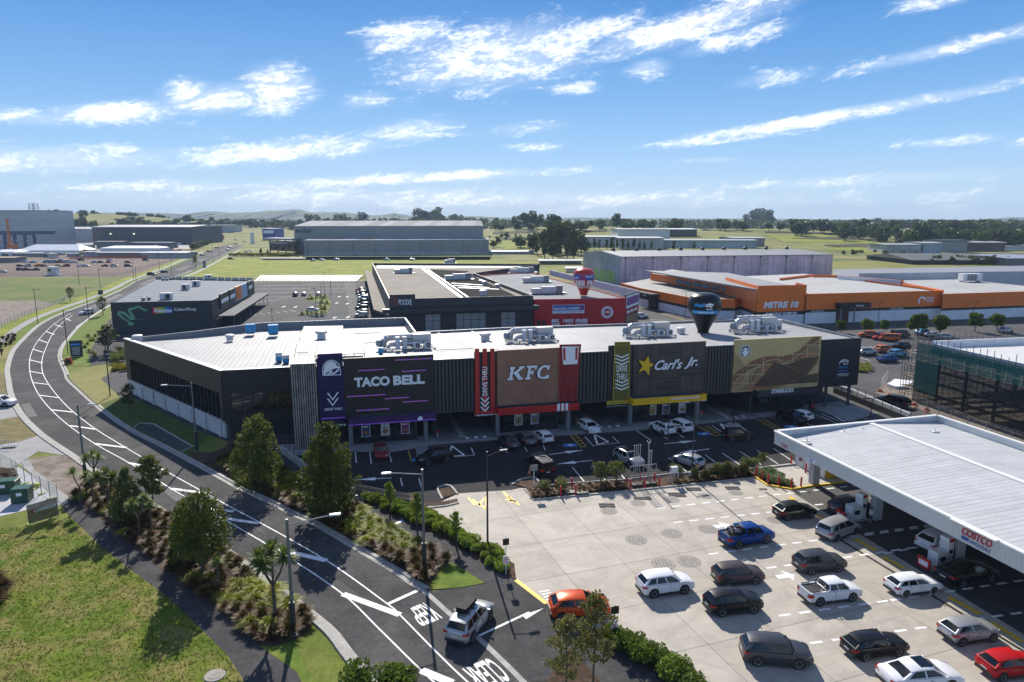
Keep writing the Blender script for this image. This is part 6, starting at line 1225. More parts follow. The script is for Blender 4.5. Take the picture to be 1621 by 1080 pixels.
# ================================================================ BALLOONS
def balloon(name,base,Rm,H,m,label):
    t = empty(name,base,label=label,cat='balloon');pr = [(.0,0),(.33,.0),(.34,.04),(.40,.12),(.62,.3),(.86,.48),(.97,.6),(1.0,.7),(.97,.8),(.85,.9),(.62,.965),(.32,.995),(0,1.0)]
    P = smooth_line([Vector((a*Rm,b*H,0)) for a,b in pr],3);prof = [(max(0,p.x),p.y) for p in P];mb = MB();mb.lathe(prof,base,m,28);mb.build('envelope',t,smooth=60)
    def rad(z):
        for (a,b),(c,d) in zip(prof,prof[1:]):
            if b <= z <= d: return a+(c-a)*(z-b)/max(1e-6,d-b)
        return Rm
    return t,rad
def wrap_text(mb,tx,base,rad,x0,z0,w,h,m,az0,off=.03,shear=0.,d=.05):
    vs,fs = glyphs(tx,off,shear);a0 = min(v[0] for v in vs);a1 = max(v[0] for v in vs);b0 = min(v[1] for v in vs);b1 = max(v[1] for v in vs);P = []
    for x,y,_ in vs:
        z = z0+(y-b0)/(b1-b0)*h;r = rad(z)+d;X = x0+(x-a0)/(a1-a0)*w;th = az0+X/r;P.append((base[0]+r*math.sin(th),base[1]-r*math.cos(th),base[2]+z))
    mb.add(P,fs,m)
def wrap_band(mb,base,rad,x0,x1,z0,z1,m,az0,d=.03):
    P = [];n = 16;k = 4
    for j in range(k+1):
        z = z0+(z1-z0)*j/k
        for i in range(n+1): X = x0+(x1-x0)*i/n;r = rad(z)+d;th = az0+X/r;P.append((base[0]+r*math.sin(th),base[1]-r*math.cos(th),base[2]+z))
    mb.add(P,[(j*(n+1)+i,j*(n+1)+i+1,(j+1)*(n+1)+i+1,(j+1)*(n+1)+i) for j in range(k) for i in range(n)],m)
bp = onroof(1113,526.5);az_ = math.atan2(-bp.x,bp.y) ;bb = (bp.x,bp.y,bp.z)
t,rad = balloon('advertising_balloon',bb,2.85,7.0,mat('balloon_black',(.012,.012,.014),.32,var=0,spec=.3),'glossy black advertising balloon with blue and white lettering on the roof')
def pos_az(b): return -math.atan2(b[0],b[1])
aa = pos_az(bb)+.08;mb = MB();M_bcy = mat('balloon_cyan',(.01,.3,.7),.35,var=0);wrap_band(mb,bb,rad,-2.4,2.6,3.55,4.15,M_bcy,aa,.03);wrap_text(mb,'OPEN 24 HRS',bb,rad,-1.3,3.68,2.8,.32,M_letter,aa,d=.06)
wrap_text(mb,'simpli',bb,rad,-2.0,4.6,1.9,.85,M_bcy,aa,.04,.3,.05);wrap_text(mb,'city',bb,rad,-.05,4.6,1.5,.95,M_letter,aa,.04,.3,.05);wrap_text(mb,'fitness',bb,rad,.1,4.3,1.1,.3,M_letter,aa,.02,.3,.06);mb.build('lettering',t)
bp = G(924,467.5,8.3);bb = tuple(bp);t,rad = balloon('advertising_balloon',bb,3.15,7.9,mat('balloon_red',(.55,.02,.015),.3,var=0),'bright red advertising balloon with white and blue lettering on the chemist roof')
aa = pos_az(bb);mb = MB();wrap_band(mb,bb,rad,-3.6,-.2,4.7,6.2,M_ub,aa);wrap_band(mb,bb,rad,.3,3.6,4.7,6.2,M_ub,aa);wrap_text(mb,'REE FR',bb,rad,-2.9,3.0,6.2,1.5,M_letter,aa,.05,0,.06);wrap_text(mb,'PRESCRIPTIONS',bb,rad,-2.1,2.2,4.4,.6,M_letter,aa,.03,0,.06)
wrap_text(mb,'CHEMIST',bb,rad,-3.4,5.0,1.9,.5,M_letter,aa,.03,0,.07);wrap_text(mb,'BARGAIN',bb,rad,.5,5.4,2.4,.5,M_letter,aa,.03,0,.07);wrap_band(mb,bb,rad,-1.35,-.35,5.2,5.6,M_cross,aa,.08);wrap_band(mb,bb,rad,-1.05,-.65,4.85,5.95,M_cross,aa,.09);mb.build('lettering',t)
# ================================================================ LAMPS, POSTS, SIGNS
M_pole = mat('pole_grey',(.15,.16,.17),.5,.3,var=.05);M_pdk = mat('pole_dark',(.035,.038,.045),.5,.3,var=.05)
def lamp(base,top,m,arm,label,r=.11,thick=True,grp=None,dbl=False,z0=0.):
    b = G(*base) if len(base) == 2 else Vector(base);H = max(2.5,AT(top[0],top[1],b.y).z);t = empty('street_lamp',b,label=label,cat='street lamp',group=grp);mb = MB();mb.tube(b,b+Vector((0,0,H)),r,m,r*.75,10);mb.build('pole',t)
    if thick: mb = MB();mb.tube(b,b+Vector((0,0,2.6)),r*1.5,M_pdk,n=10);mb.lathe([(0,0),(.3,0),(.3,.08),(0,.08)],b,M_gry,10);mb.build('base_sleeve',t)
    for sg in ((1,-1) if dbl else (1,)):
        if arm:
            a = Vector((arm[0]*sg,arm[1]*sg,0));p0_ = b+Vector((0,0,H-(.45 if not dbl else .05)));p1_ = p0_+a+Vector((0,0,.35 if a.length > 1 else .05));mb = MB();mb.tube(p0_,p1_,.05,M_steel if m is M_pole else m,n=6);mb.build('arm',t)
            mb = MB();q = p1_+a.normalized()*.3;mb.box((q.x,q.y,q.z-.05),(.85,.3,.12),M_steel if m is M_pole else m,math.atan2(a.y,a.x),.85);mb.build('lamp_head',t)
    return t
lamp((672,904),(669,743),M_pole,(-2.6,-.6),'tall grey street lamp in the sedge bed right of the road',.13)
lamp((465,1005),(450,822),M_pole,(2.9,.9),'tall grey street lamp at the left kerb, nearest the camera',.14)
lamp((137,770),(118.5,641),M_pole,(.9,.5),'tall grey street lamp among the cabbage trees by the side drive',.13)
lamp((312,714),(303,606),M_pole,(-2.8,-.8),'tall grey street lamp in front of the dark glazed wing',.13)
for bx,by,tx,ty,l in [(174.5,627,164.4,537.5,'on the kerb by the wing corner'),(108,561,100,491,'beside the small blue sign'),(141,507,135,454,'behind the road bend, near the van'),(60,513,52.6,456.6,'on the outer verge by the bare dirt'),(160,468,155.5,425,'on the outer verge beside the green box'),(126,451.5,122.7,403,'in the green field by the dirt carpark'),(212,445,209,408,'just before the dark cars at the kerb'),(216,448,213,423,'short one beside the taller kerb post'),(253,430,250,396,'beyond the first dark car'),(272.5,439,270.5,402,'on the inner verge near the sapling'),(338,417,337,384,'at the far side street mouth'),(348,411,347.5,383,'just past the side street mouth'),(3,563,0.5,530,'at the left edge of the photo'),(305,420,303,392,'opposite the side street'),(353,399,352,376,'on the outer verge far up'),(373,394,372,372,'near the container'),(384,390,383,371,'by the white sign pylon'),(401,381,400,364,'farthest up the road')]:
    lamp((bx,by),(tx,ty),M_pdk,(.9,.4),'slim dark street lamp '+l,.10,False,'slim dark lamps along the main road')
lamp((772,871),(770,715),M_pdk,(1.2,.5),'black lamp post in the hedge at the corner of the concrete yard',.1,False)
lamp((1055.5,745),(1057,669),M_pdk,(.8,.2),'black lamp post rising in front of the wood panel shop, left of two',.08,False);lamp((1095,757),(1101,636),M_pdk,(.8,.3),'black lamp post on a concrete block by the round shrubs',.09,False,dbl=True)
p = G(1095,758);mb = MB();mb.lathe([(0,0),(.42,0),(.42,.8),(.36,.86),(0,.86)],p,M_kerb,12);tag(mb.build('concrete_block'),'round concrete base block of the black lamp post','block')
for bx,by,tx,ty,l in [(1389.6,515,1392.6,479,'before the orange store entrance'),(1539.5,507,1541.6,478,'at the right of the tree row'),(1215,507,1215.6,487,'behind the mural roof'),(1084.5,506,1085.8,461.6,'between the black balloon and the low orange wall'),(1010.4,464,1010,444,'at the far drive-in corner'),(953,446,953,427,'beside the pink warehouse end'),(508.7,473,508.7,450,'left of the planted island'),(514,472,514,431,'tall one at the planted island'),(524,467,523,427.5,'tallest one right of the island'),(500.5,494.5,500,456.6,'at the front of the planted island'),(431,509,430,488,'short one near the paint shop awning'),(622,503,622,483,'under the supermarket sign'),(517.6,408.5,517,389.5,'left one before the grey warehouse'),(647,408.5,646.5,391,'middle one before the grey warehouse'),(741,408.5,740,390.5,'right one before the grey warehouse'),(1378,661,1380,630.6,'on the retaining wall railing')]:
    lamp((bx,by),(tx,ty),M_pdk,(.7,.1),'dark carpark lamp '+l,.08,False,'dark lamps of the carparks',dbl=True)
# red bollards
M_bol = mat('bollard_red',(.5,.015,.02),.4,var=.05)
def bollard():
    t = empty('bollard');mb = MB();mb.lathe([(0,0),(.1,0),(.1,1.15),(.07,1.22),(0,1.24)],(0,0,0),M_bol,12);mb.build('post',t,smooth=40);mb = MB();mb.lathe([(0,0),(.17,0),(.17,.03),(0,.03)],(0,0,.03),M_gry,10);mb.build('base_plate',t);return t
bl = bollard();BG = 'red steel bollards around the yard'
for i,(x,y,l) in enumerate([(880,777.4,'left rear of the four round the black pit'),(887.4,787,'left front of the four round the black pit'),(905,773,'right rear of the four round the black pit'),(911.4,784.8,'right front of the four round the black pit'),(992,772,'left rear of those round the vent pipes'),(997.8,776.5,'left front of those round the vent pipes'),(1013,764,'behind the first pipe group'),(1020.4,774.5,'between the two pipe groups'),(1035.6,765,'behind the second pipe group'),(1043.4,771.5,'right of the second pipe group'),(1197.5,755.5,'first on the yellow kerb of the green bed'),(1206,761.5,'second on the yellow kerb'),(1215.6,767.4,'third on the yellow kerb'),(1232.3,770.4,'fourth on the yellow kerb'),(1252.6,774,'at the right tip of the green bed'),(1267.7,772,'last before the canopy column'),(1252,736.5,'beside the white service room, rear'),(1275,750,'beside the white service room, near the column')]):
    p = G(x,y);l = 'red bollard '+l
    if i == 0: bl.location = (p.x,p.y,.05);tag(bl,l,'bollard',BG)
    else: put(bl,(p.x,p.y,.05),0,1,l,cat='bollard',group=BG)
# vent pipes
for i,(bx,by,ty,l) in enumerate([(1002.5,766,707,'first from the left'),(1005.5,766,706.5,'second from the left'),(1008.5,766,706,'third from the left'),(1012,765,706,'fourth from the left')]):
    b = G(bx,by);H = AT(bx+1.5,ty,b.y).z;t = empty('vent_pipe',b,label='thin galvanised vent pipe in the left group of four, '+l,cat='vent pipe',group='tank vent pipes in the planter');mb = MB();mb.tube(b,b+Vector((0,0,H)),.045,M_steel,n=8);mb.build('pipe',t);mb = MB();mb.tube(b+Vector((0,0,H)),b+Vector((0,0,H+.12)),.08,M_gry,n=8);mb.build('cap',t)
for i,(bx,by,ty,l) in enumerate([(1025,765,702,'tall one with a forked top'),(1027,765,714.5,'middle one'),(1030,764.5,714.5,'right one')]):
    b = G(bx,by);H = AT(bx+1.5,ty,b.y).z;t = empty('vent_pipe',b,label='galvanised vent pipe in the right group, '+l,cat='vent pipe',group='tank vent pipes in the planter');mb = MB();mb.tube(b,b+Vector((0,0,H)),.055,M_steel,n=8);mb.build('pipe',t);mb = MB()
    if i == 0: mb.tube(b+Vector((0,0,H)),b+Vector((-.22,0,H+.3)),.05,M_acw,n=6);mb.tube(b+Vector((0,0,H)),b+Vector((.22,0,H+.3)),.05,M_acw,n=6)
    else: mb.tube(b+Vector((0,0,H)),b+Vector((0,0,H+.12)),.08,M_gry,n=8)
    mb.build('cap',t)
for x,y,l in ((1008,770,'under the left pipe group'),(1028,768,'under the right pipe group'),(898,783,'between the four red bollards'),(921,783,'right of the four red bollards')):
    p = G(x,y);mb = MB();mb.box((p.x,p.y,.03),(1.5 if x != 898 else 2.2,.9,.3),M_blk,.2,.9);mb.box((p.x,p.y,.33),(.3,.08,.05),M_steel);tag(mb.build('black_pit_cover'),'black box cover '+l,'pit cover')
p = G(1066,765);t = empty('meter_box',p,label='pale grey meter box on three legs beside the round shrubs',cat='meter box');mb = MB();mb.box((p.x,p.y,1.3),(.8,.5,.7),M_acw,.2);mb.build('box',t)
for dx_ in (-.45,0,.45): mb = MB();mb.box((p.x+dx_,p.y-.1,0),(.14,.14,1.3),M_steel,.2);mb.build('leg',t)
for k,(x,y) in enumerate(((997,762),(1017,770),(1038,760))): p = G(x,y);
a,b = G(997,768),G(1038,763);t = empty('pipe_railing',a.lerp(b,.5),label='thin steel railing behind the vent pipes',cat='railing');mb = MB()
for k in range(3): p = a.lerp(b,k/2);mb.tube(p,p+Vector((0,0,2.2)),.04,M_steel,n=5)
mb.tube(a+Vector((0,0,2.2)),b+Vector((0,0,2.2)),.04,M_steel,n=5);mb.tube(a+Vector((0,0,1.1)),b+Vector((0,0,1.1)),.03,M_steel,n=5);mb.build('rails',t)
def sign_post(base,top,label,plates,m=M_wht):
    b = G(*base);H = AT(top[0],top[1],b.y).z;t = empty('sign_post',b,label=label,cat='sign');mb = MB();mb.tube(b,b+Vector((0,0,H)),.04,m,n=6);mb.build('post',t);e = Vector((math.cos(.25),math.sin(.25),0))
    for z0,w,h,pm,tx in plates:
        z = H*z0;mb = MB();mb.box((b.x,b.y-.06,z),(w,.03,h),pm,.25)
        if tx: mb.box((b.x,b.y-.085,z+h*.15),(w*.7,.01,h*.12),tx,.25);mb.box((b.x,b.y-.085,z+h*.45),(w*.7,.01,h*.12),tx,.25);mb.box((b.x,b.y-.085,z+h*.7),(w*.5,.01,h*.12),tx,.25)
        mb.build('plate',t)
sign_post((845,778),(845,736),'small grey plate sign in the planter beside the dark pickup',[(.78,.85,.7,mat('plate_grey',(.2,.21,.22),.5),None)])
sign_post((801,910),(802,849),'white sign post with two plates at the edge of the green hedge',[(.78,.55,.6,M_blk,None),(.3,.5,.7,M_letter,M_red)])
sign_post((972,1016),(975,957),'white sign post with two plates behind the orange red hatchback',[(.76,.6,.6,M_blk,None),(.28,.5,.7,M_letter,M_red)])
b = G(1159,0.+662);
p = G(1161,673);t = empty('order_post',p,label='black drive-through order post on a round island',cat='order post');mb = MB();mb.tube(p,p+Vector((0,0,1.6)),.12,M_blk,n=8);mb.box((p.x,p.y,1.5),(1.0,.4,.5),M_blk);mb.build('post',t);mb = MB();mb.lathe([(0,0),(1.1,0),(1.0,.14),(0,.15)],p,M_kerb,16);mb.build('island',t)
p = G(1285,650);t = empty('ice_box',p,label='small black and red machine beside the last shop front',cat='machine');mb = MB();mb.box((p.x,p.y,.1),(.7,.7,1.6),M_blk);mb.build('body',t);mb = MB();mb.box((p.x,p.y-.37,.7),(.5,.03,.4),M_red);mb.build('panel',t)
for x,y,l in ((693,693,'beside the purple canopy'),(914,676,'beside the red canopy'),(1110,661,'beside the yellow canopy')):
    p = G(x,y);t = empty('fire_hydrant_post',p,label='small red and white post '+l,cat='post');mb = MB();mb.tube(p+Vector((0,0,.1)),p+Vector((0,0,.8)),.06,M_wht,n=8);mb.build('post',t);mb = MB();mb.box((p.x,p.y,.75),(.4,.15,.35),M_red);mb.build('box',t)
def cone(p,label):
    t = empty('traffic_cone',p,label=label,cat='traffic cone');mb = MB();mb.box((p[0],p[1],.0),(.5,.5,.05),M_block);mb.lathe([(.18,.05),(.04,.95),(0,.95)],(p[0],p[1],0),M_block,12);mb.build('body',t);mb = MB();mb.lathe([(.142,.3),(.108,.5)],(p[0],p[1],0),M_letter,12);mb.build('band',t)
cone(G(838,751),'orange traffic cone on the small kerbed island');cone(G(687,905),'orange traffic cone among the sedges at the bed tip')
# small blue pylon sign and orange sign by the bend
p = G(122,565);t = empty('pylon_sign',p,label='dark blue leasing sign board on the bright verge',cat='sign');mb = MB();mb.box((p.x,p.y,.1),(2.4,.2,3.6),M_navy,.3);mb.build('board',t);mb = MB();mb.box((p.x,p.y-.15,2.6),(1.8,.04,.4),M_bcy,.3)
for k in range(4): mb.box((p.x,p.y-.15,.6+k*.45),(1.5,.04,.12),M_letter,.3)
mb.build('lettering',t)
p = G(109,577);t = empty('a_frame_sign',p,label='orange and black sandwich board at the kerb by the drive',cat='sign');mb = MB();mb.box((p.x,p.y,0),(1.7,.5,1.5),M_block,.2,.6);mb.build('board',t);mb = MB();mb.box((p.x,p.y-.27,.3),(1.0,.04,.8),M_blk,.2);mb.build('panel',t)
p = G(172,568);t = empty('pylon_sign',p,label='small dark sign board against the paint shop shrubs',cat='sign');mb = MB();mb.box((p.x,p.y,.3),(1.8,.15,1.6),M_navy,.2);mb.build('board',t);mb = MB();mb.box((p.x,p.y-.1,.9),(1.2,.04,.3),M_letter,.2);mb.build('lettering',t)
p = G(378,394+3);
p = G(400,386);t = empty('pylon_sign',p,label='tall white pylon sign beside the far end of the road',cat='sign');mb = MB();mb.box((p.x,p.y,0),(5,1,14),M_wht,taper=.9);mb.build('body',t)
p = G(324,424);t = empty('pylon_sign',p,label='small grey roadside sign before the green field',cat='sign');mb = MB();mb.box((p.x,p.y,0),(1.8,.4,4.5),M_gry);mb.build('body',t)
# timber fence and planter details
a,b = G(562,783),G(650,800)
t = empty('timber_fence',a.lerp(b,.5),label='grey timber paling fence above the yellow green hedge',cat='fence');mb = MB();n = 46
for k in range(n): p = a.lerp(b,k/n);mb.box((p.x,p.y,.1),(.1,.04,1.15),mat('weathered_timber',(.22,.21,.19),.85,var=.2),.2)
mb.build('palings',t);mb = MB()
for z in (.35,1.0): mb.tube(a+Vector((0,.05,z)),b+Vector((0,.05,z)),.05,_M['weathered_timber'],n=4)
mb.build('rail',t);mb = MB();mb.kerb([a+Vector((0,.3,0)),b+Vector((0,.3,0))],.25,0,.5,M_dark);mb.build('plinth',t)
a,b = G(445,716),G(482,745);t = empty('ramp_wall',a.lerp(b,.5),label='dark ramp wall beside the timber slats behind the first conical tree',cat='wall');mb = MB();mb.kerb([a,b,G(500,765)],.3,0,1.0,M_kerb);mb.build('wall',t);mb = MB()
for k in range(6): p = a.lerp(b,k/5);mb.tube(p+Vector((0,0,1)),p+Vector((0,0,2)),.04,M_blk,n=4)
mb.build('railing',t)
p = G(565,798);mb = MB();mb.lathe([(0,0),(.17,0),(.17,.95),(.14,1.0),(0,1.0)],p,mat('bollard_grey',(.2,.22,.2),.6),12);tag(mb.build('path_bollard'),'short grey path bollard at the fence end','bollard')
mb = MB();mb.strip([G(627,829.5),G(634,826.5)],.3,.05,M_cyan);mb.strip([G(634,826),G(641,823)],.3,.05,M_cyan);mb.build('path_marking',kind='structure')
M_bedk = [(831,775),(844,792),(1000,778),(1060,771.5),(1195,757.5),(1196,746),(1060,754),(990,763),(900,769),(855,774)]
sheet('planting_bed',GL(M_bedk),.10,M_mulch)
mb = MB();mb.kerb(GL([(831,775),(844,792),(1000,778),(1060,771.5),(1195,757.5)]),.25,0,.16,M_kerb);mb.kerb(GL([(855,773),(900,768),(990,762),(1060,753),(1196,745),(1290,734)]),.16,0,.3,M_kerb)
for L in ([(700,791),(693,776),(697,771),(712,770),(724,783)],[(811,768),(825,760),(846,757),(858,772)]): mb.kerb(smooth_line(GL(L),4),.25,0,.16,M_kerb)
mb.kerb(GL([(676,805),(705,802),(726,797)]),.25,0,.14,M_kerb);mb.kerb(GL([(640,700),(640,700.5)]),.1,0,.1,M_kerb);mb.build('kerb',kind='structure')
sheet('planting_bed',GL([(700,790),(695,777),(699,773),(711,773),(722,783)]),.12,M_mulch);sheet('planting_bed',GL([(814,768),(827,761),(844,759),(855,771),(838,775)]),.12,M_mulch)
sheet('planting_bed',GL([(672,801),(676,796),(690,797),(724,790),(725,796),(704,801)]),.07,M_mulch)
mb = MB();mb.kerb(GL([(1195.6,756.3),(1214.8,769),(1236,772.6),(1254,775.6),(1283.7,770.4),(1311.9,767.4),(1344.4,763)]),.3,0,.17,M_yel);mb.build('kerb',kind='structure')
sheet('planting_bed',GL([(1196,755),(1215,767.5),(1253,774),(1262,772),(1228,748),(1212,742),(1197,746)]),.12,M_mulch)
sheet('kerb_island_paving',GL([(1254,775),(1283,770),(1344,763),(1310,740),(1262,733),(1215,742),(1228,748),(1262,772)]),.13,mat('pale_paving',(.42,.39,.35),.8,var=.12))
# ================================================================ LEFT YARD: temp fence, green cabinets
banM = bpy.data.materials.new('fence_banner');banM.use_nodes = True;b_ = banM.node_tree.nodes['Principled BSDF'];b_.inputs['Base Color'].default_value = (.05,.052,.055,1);b_.inputs['Alpha'].default_value = .88
M_lemon = mat('lemon_block',(.6,.6,.12),.6)
mesh_fence('temporary_fence',[G(22,752),G(28,757),G(53,776),G(80,790),G(93,797)],2.1,'wire mesh temporary fence with lemon blocks beside the concrete strip',2.4,M_lemon,infill=M_mesh)
tf = mesh_fence('banner_fence',[G(46,832),G(95,817)],2.1,'temporary fence panel with dark banner at the lawn corner',3.6,M_lemon,infill=banM)
FBn = Frame(G(46,832),G(95,817));mb = MB();mb.text('LIVINGSTONE',FBn,.6,1.15,3.0,.3,M_letter,.01,.02,wd=.03);FBn.box(mb,.3,.5,1.15,1.4,.03,.05,M_red);mb.build('lettering',tf)
mb = MB();FBn.box(mb,1.6,2.4,.9,1.8,.01,.02,mat('banner_rose',(.25,.15,.15),.6));mb.build('lettering_backing',tf) if False else None
mesh_fence('temporary_fence',[G(2,742),G(20,752)],2.1,'single fence panel behind the earth heap',2.6,M_lemon,infill=M_mesh)
M_tgrn = mat('cabinet_green',(.012,.075,.04),.4,var=.08)
for x,y,w,h,l in ((29,798,1.65,1.5,'dark green utility cabinet on the slab, right one with a small plate'),(3,784,2.4,1.4,'larger dark green utility cabinet with warning plates at the photo edge')):
    p = G(x,y);t = empty('utility_cabinet',p,label=l,cat='cabinet');mb = MB();mb.box((p.x,p.y+.7,.05),(w,1.4,h),M_tgrn,.25);mb.build('body',t);mb = MB();mb.box((p.x,p.y+.7,.05+h),(w*1.06,1.5,.1),M_tgrn,.25,.9);mb.build('lid',t);mb = MB();mb.box((p.x+.2,p.y-.04,h*.6),(.5,.03,.35),M_letter,.25);mb.build('plate',t)
mb = MB()
for k in range(40): q = G(random.uniform(-3,22),random.uniform(745,765));s_ = random.uniform(.2,.7);mb.lathe([(s_,0),(s_*.8,s_*.4),(0,s_*.6)],(q.x,q.y,.03),M_mulch,7)
tag(mb.build('earth_heap'),'heap of dark earth beside the green cabinets','earth heap')
p = G(26,748);mb = MB();mb.box((p.x-4.5,p.y,.0),(.8,.5,.35),M_block,.3,.7);mb.box((p.x-4.2,p.y+.1,.3),(.4,.3,.2),M_lemon,.3,.7);tag(mb.build('work_bags'),'orange and yellow work bags on the earth heap','bags')
for x,y,l in ((54,772,'by the middle of the mesh fence'),): p = G(x,y);mb = MB();mb.box((p.x,p.y,.03),(1.3,.5,.45),M_lemon,.3,.85);mb.box((p.x,p.y,.48),(.3,.1,.08),M_lemon,.3);tag(mb.build('ballast_block'),'large lemon ballast block '+l,'ballast block')
p = G(16,712-4);t = empty('road_barrier',p,label='small dark wire trolley standing on the dry grass',cat='trolley');mb = MB();mb.box((p.x,p.y,.3),(1.8,.8,.06),M_steel,.2)
for k in range(6): mb.tube((p.x-.9+k*.36,p.y-.4,.3),(p.x-.9+k*.36,p.y-.4,1.1),.02,M_steel,n=4)
mb.tube((p.x-.9,p.y-.4,1.1),(p.x+.9,p.y-.4,1.1),.03,M_steel,n=4);mb.build('basket',t)
p = G(340,1071);mb = MB();mb.lathe([(0,.09),(.42,.09),(.44,.07),(.66,.07),(.72,.0)],(p.x,p.y,.04),mat('cover_grey',(.2,.19,.17),.8),20);tag(mb.build('manhole'),'round concrete manhole cover in the lawn corner','manhole')
# ================================================================ FAR LEFT INDUSTRY
def far_block(name,x0,x1,ybase,ytop,dep,m,mr,label,cat='warehouse',y1=None,yt1=None,lean=0.,roofup=0.):
    a = TG(x0,ybase);b = TG(x1,y1 or ybase);zg = min(a.z,b.z)-2 if min(a.z,b.z) > 1 else 0;za = AT(x0,ytop,a.y).z;zb = AT(x1,yt1 or ytop,b.y).z;t = empty(name,a.lerp(b,.5),label=label,cat=cat);h = (za+zb)/2
    D = Vector((lean,1,0))*dep;mb = MB();mb.prism([a.xy[:],b.xy[:],(b+D).xy[:],(a+D).xy[:]],zg,h,m);mb.build('wall',t);c,e = a+D*.5,b+D*.5
    mb = MB();o = Vector((1.2,0,0));f = Vector((0,1.2,0));A1,B1,C_,E_ = a-o-f,b+o-f,b+o+D+f,a-o+D+f
    mb.add([(A1.x,A1.y,h+.1),(B1.x,B1.y,h+.1),(e.x+1.2,e.y,h+roofup+.3),(c.x-1.2,c.y,h+roofup+.3),(C_.x,C_.y,h+.1),(E_.x,E_.y,h+.1),(A1.x,A1.y,h-.5),(B1.x,B1.y,h-.5)],[(0,1,2,3),(3,2,4,5),(6,7,1,0),(0,3,5),(1,4,2)],mr);mb.build('roof',t)
    return t,a,b,h
M_steelb = mat('steel_blue_shed',(.055,.065,.085),.5,.1,var=.06,ribs=((1,0,0),2.,.15,.05));M_palegr = mat('pale_grey_shed',(.4,.41,.42),.6,var=.08,streak=.2);M_rfl = mat('light_roof',(.33,.345,.36),.6,0,var=.05)
t,a,b,h = far_block('warehouse',148,305,387,359.5,90,M_steelb,M_rfl,'dark steel blue warehouse with two bright lamps beyond the dirt carpark',roofup=2.)
for x in (175,212): q = AT(x,371,a.y-1);mb = MB();mb.lathe([(0,0),(.9,.2),(.9,.8),(0,1.0)],q,mat('flood_lamp',(1,.9,.7),.4,var=0,emit=2.),8);mb.build('flood_lamp',t)
far_block('warehouse',84,146,384,362.5,70,M_palegr,M_rfl,'pale grey ribbed warehouse left of the dark blue one',roofup=2.)
t,a,b,h = far_block('clad_tower',-60,58,392,333,70,mat('tower_cladding',(.38,.42,.44),.4,.3,var=.08,cells=((1,0,0),9.,(0,0,1),2.4,.07),ribs=((0,0,1),2.4,.3,.05)),M_rfl,'tall grey panel clad building rising at the left edge','building')
mb = MB();q = G(31,392);zc = AT(31,323,q.y+30).z
for dx_ in (-3,3):
    for dy_ in (27,33): mb.tube((q.x+dx_,q.y+dy_,h),(q.x+dx_,q.y+dy_,zc),.5,M_steel,n=5)
for k in range(4): mb.box((q.x,q.y+30,h+2+k*(zc-h)/4),(7,7,.4),M_steel)
mb.build('roof_frame',t)
st_ = G(10,396);t = empty('steel_frame',st_,label='unfinished blue steel frame in front of the grey clad tower',cat='steel frame');mb = MB();M_stb = mat('frame_blue',(.02,.05,.12),.5,var=.1);z1 = AT(40,366,st_.y).z
for x in (-60,-30,10,26,42,57): q = G(x,397);mb.box((q.x,q.y,0),(2.2,2.2,z1),M_stb)
q0,q1_ = G(-60,397),G(58,397);mb.kerb([q0,q1_],2.5,z1-3.5,z1,M_stb);mb.kerb([q0+Vector((0,30,0)),q1_+Vector((0,30,0))],2.,z1-3.5,z1,M_stb)
for i,x in enumerate((10,26,42)): q = G(x,397);mb.tube((q.x,q.y,z1*.5),(q.x+12,q.y,z1-3),.5,M_steel,n=5);mb.tube((q.x,q.y,3),(q.x+12,q.y,z1*.5),.5,M_steel,n=5)
mb.build('frame',t);mb = MB();mb.kerb([q0+Vector((0,8,0)),q1_+Vector((0,8,0))],3,z1*.45,z1*.5,M_gry);mb.build('floor_deck',t)
cb = G(30,398);t = empty('crawler_crane',cb,label='orange piling rig standing before the grey clad tower',cat='crane');M_cor = mat('crane_orange',(.5,.12,.02),.5);z2 = AT(28,349,cb.y).z;mb = MB();mb.box((cb.x,cb.y-8,0),(9,6,2.5),M_blk);mb.box((cb.x,cb.y-8,2.5),(7,5,4.5),M_cor);mb.build('cab',t);mb = MB();mb.box((cb.x-2,cb.y-8,5),(1.8,1.8,z2-5),M_cor,0,.7);mb.box((cb.x-2,cb.y-8,z2),(3,2,1.5),M_cor);mb.build('mast',t)
# tents, cabins, guard hut
def tent(x0,x1,yb,ye,yr,dep,label,m):
    a,b = G(x0,yb),G(x1,yb);he = AT(x0,ye,a.y).z;D = Vector((0,dep,0));hr = AT((x0+x1)/2,yr,a.y+dep/2).z;t = empty('marquee',a.lerp(b,.5),label=label,cat='tent');mb = MB()
    mb.prism([a.xy[:],b.xy[:],(b+D).xy[:],(a+D).xy[:]],0,he,m);mb.build('wall',t);mb = MB();w = (b-a).normalized()*min(14,(b-a).length*.14);c,e = a+D*.5+w,b+D*.5-w
    mb.add([(a.x,a.y,he),(b.x,b.y,he),(e.x,e.y,hr),(c.x,c.y,hr),((b+D).x,(b+D).y,he),((a+D).x,(a+D).y,he)],[(0,1,2,3),(3,2,4,5),(0,3,5),(1,4,2)],m);mb.build('roof',t)
M_tent = mat('tent_white',(.72,.74,.8),.6,var=.08)
tent(28,126,402,396.5,387,26,'big white marquee with peaked ends on the building site',M_tent);tent(158,250,401,393,389,22,'long pale blue white marquee right of the big one',M_tent);tent(-12,24,406,399,395,18,'white marquee at the left edge of the site',M_tent)
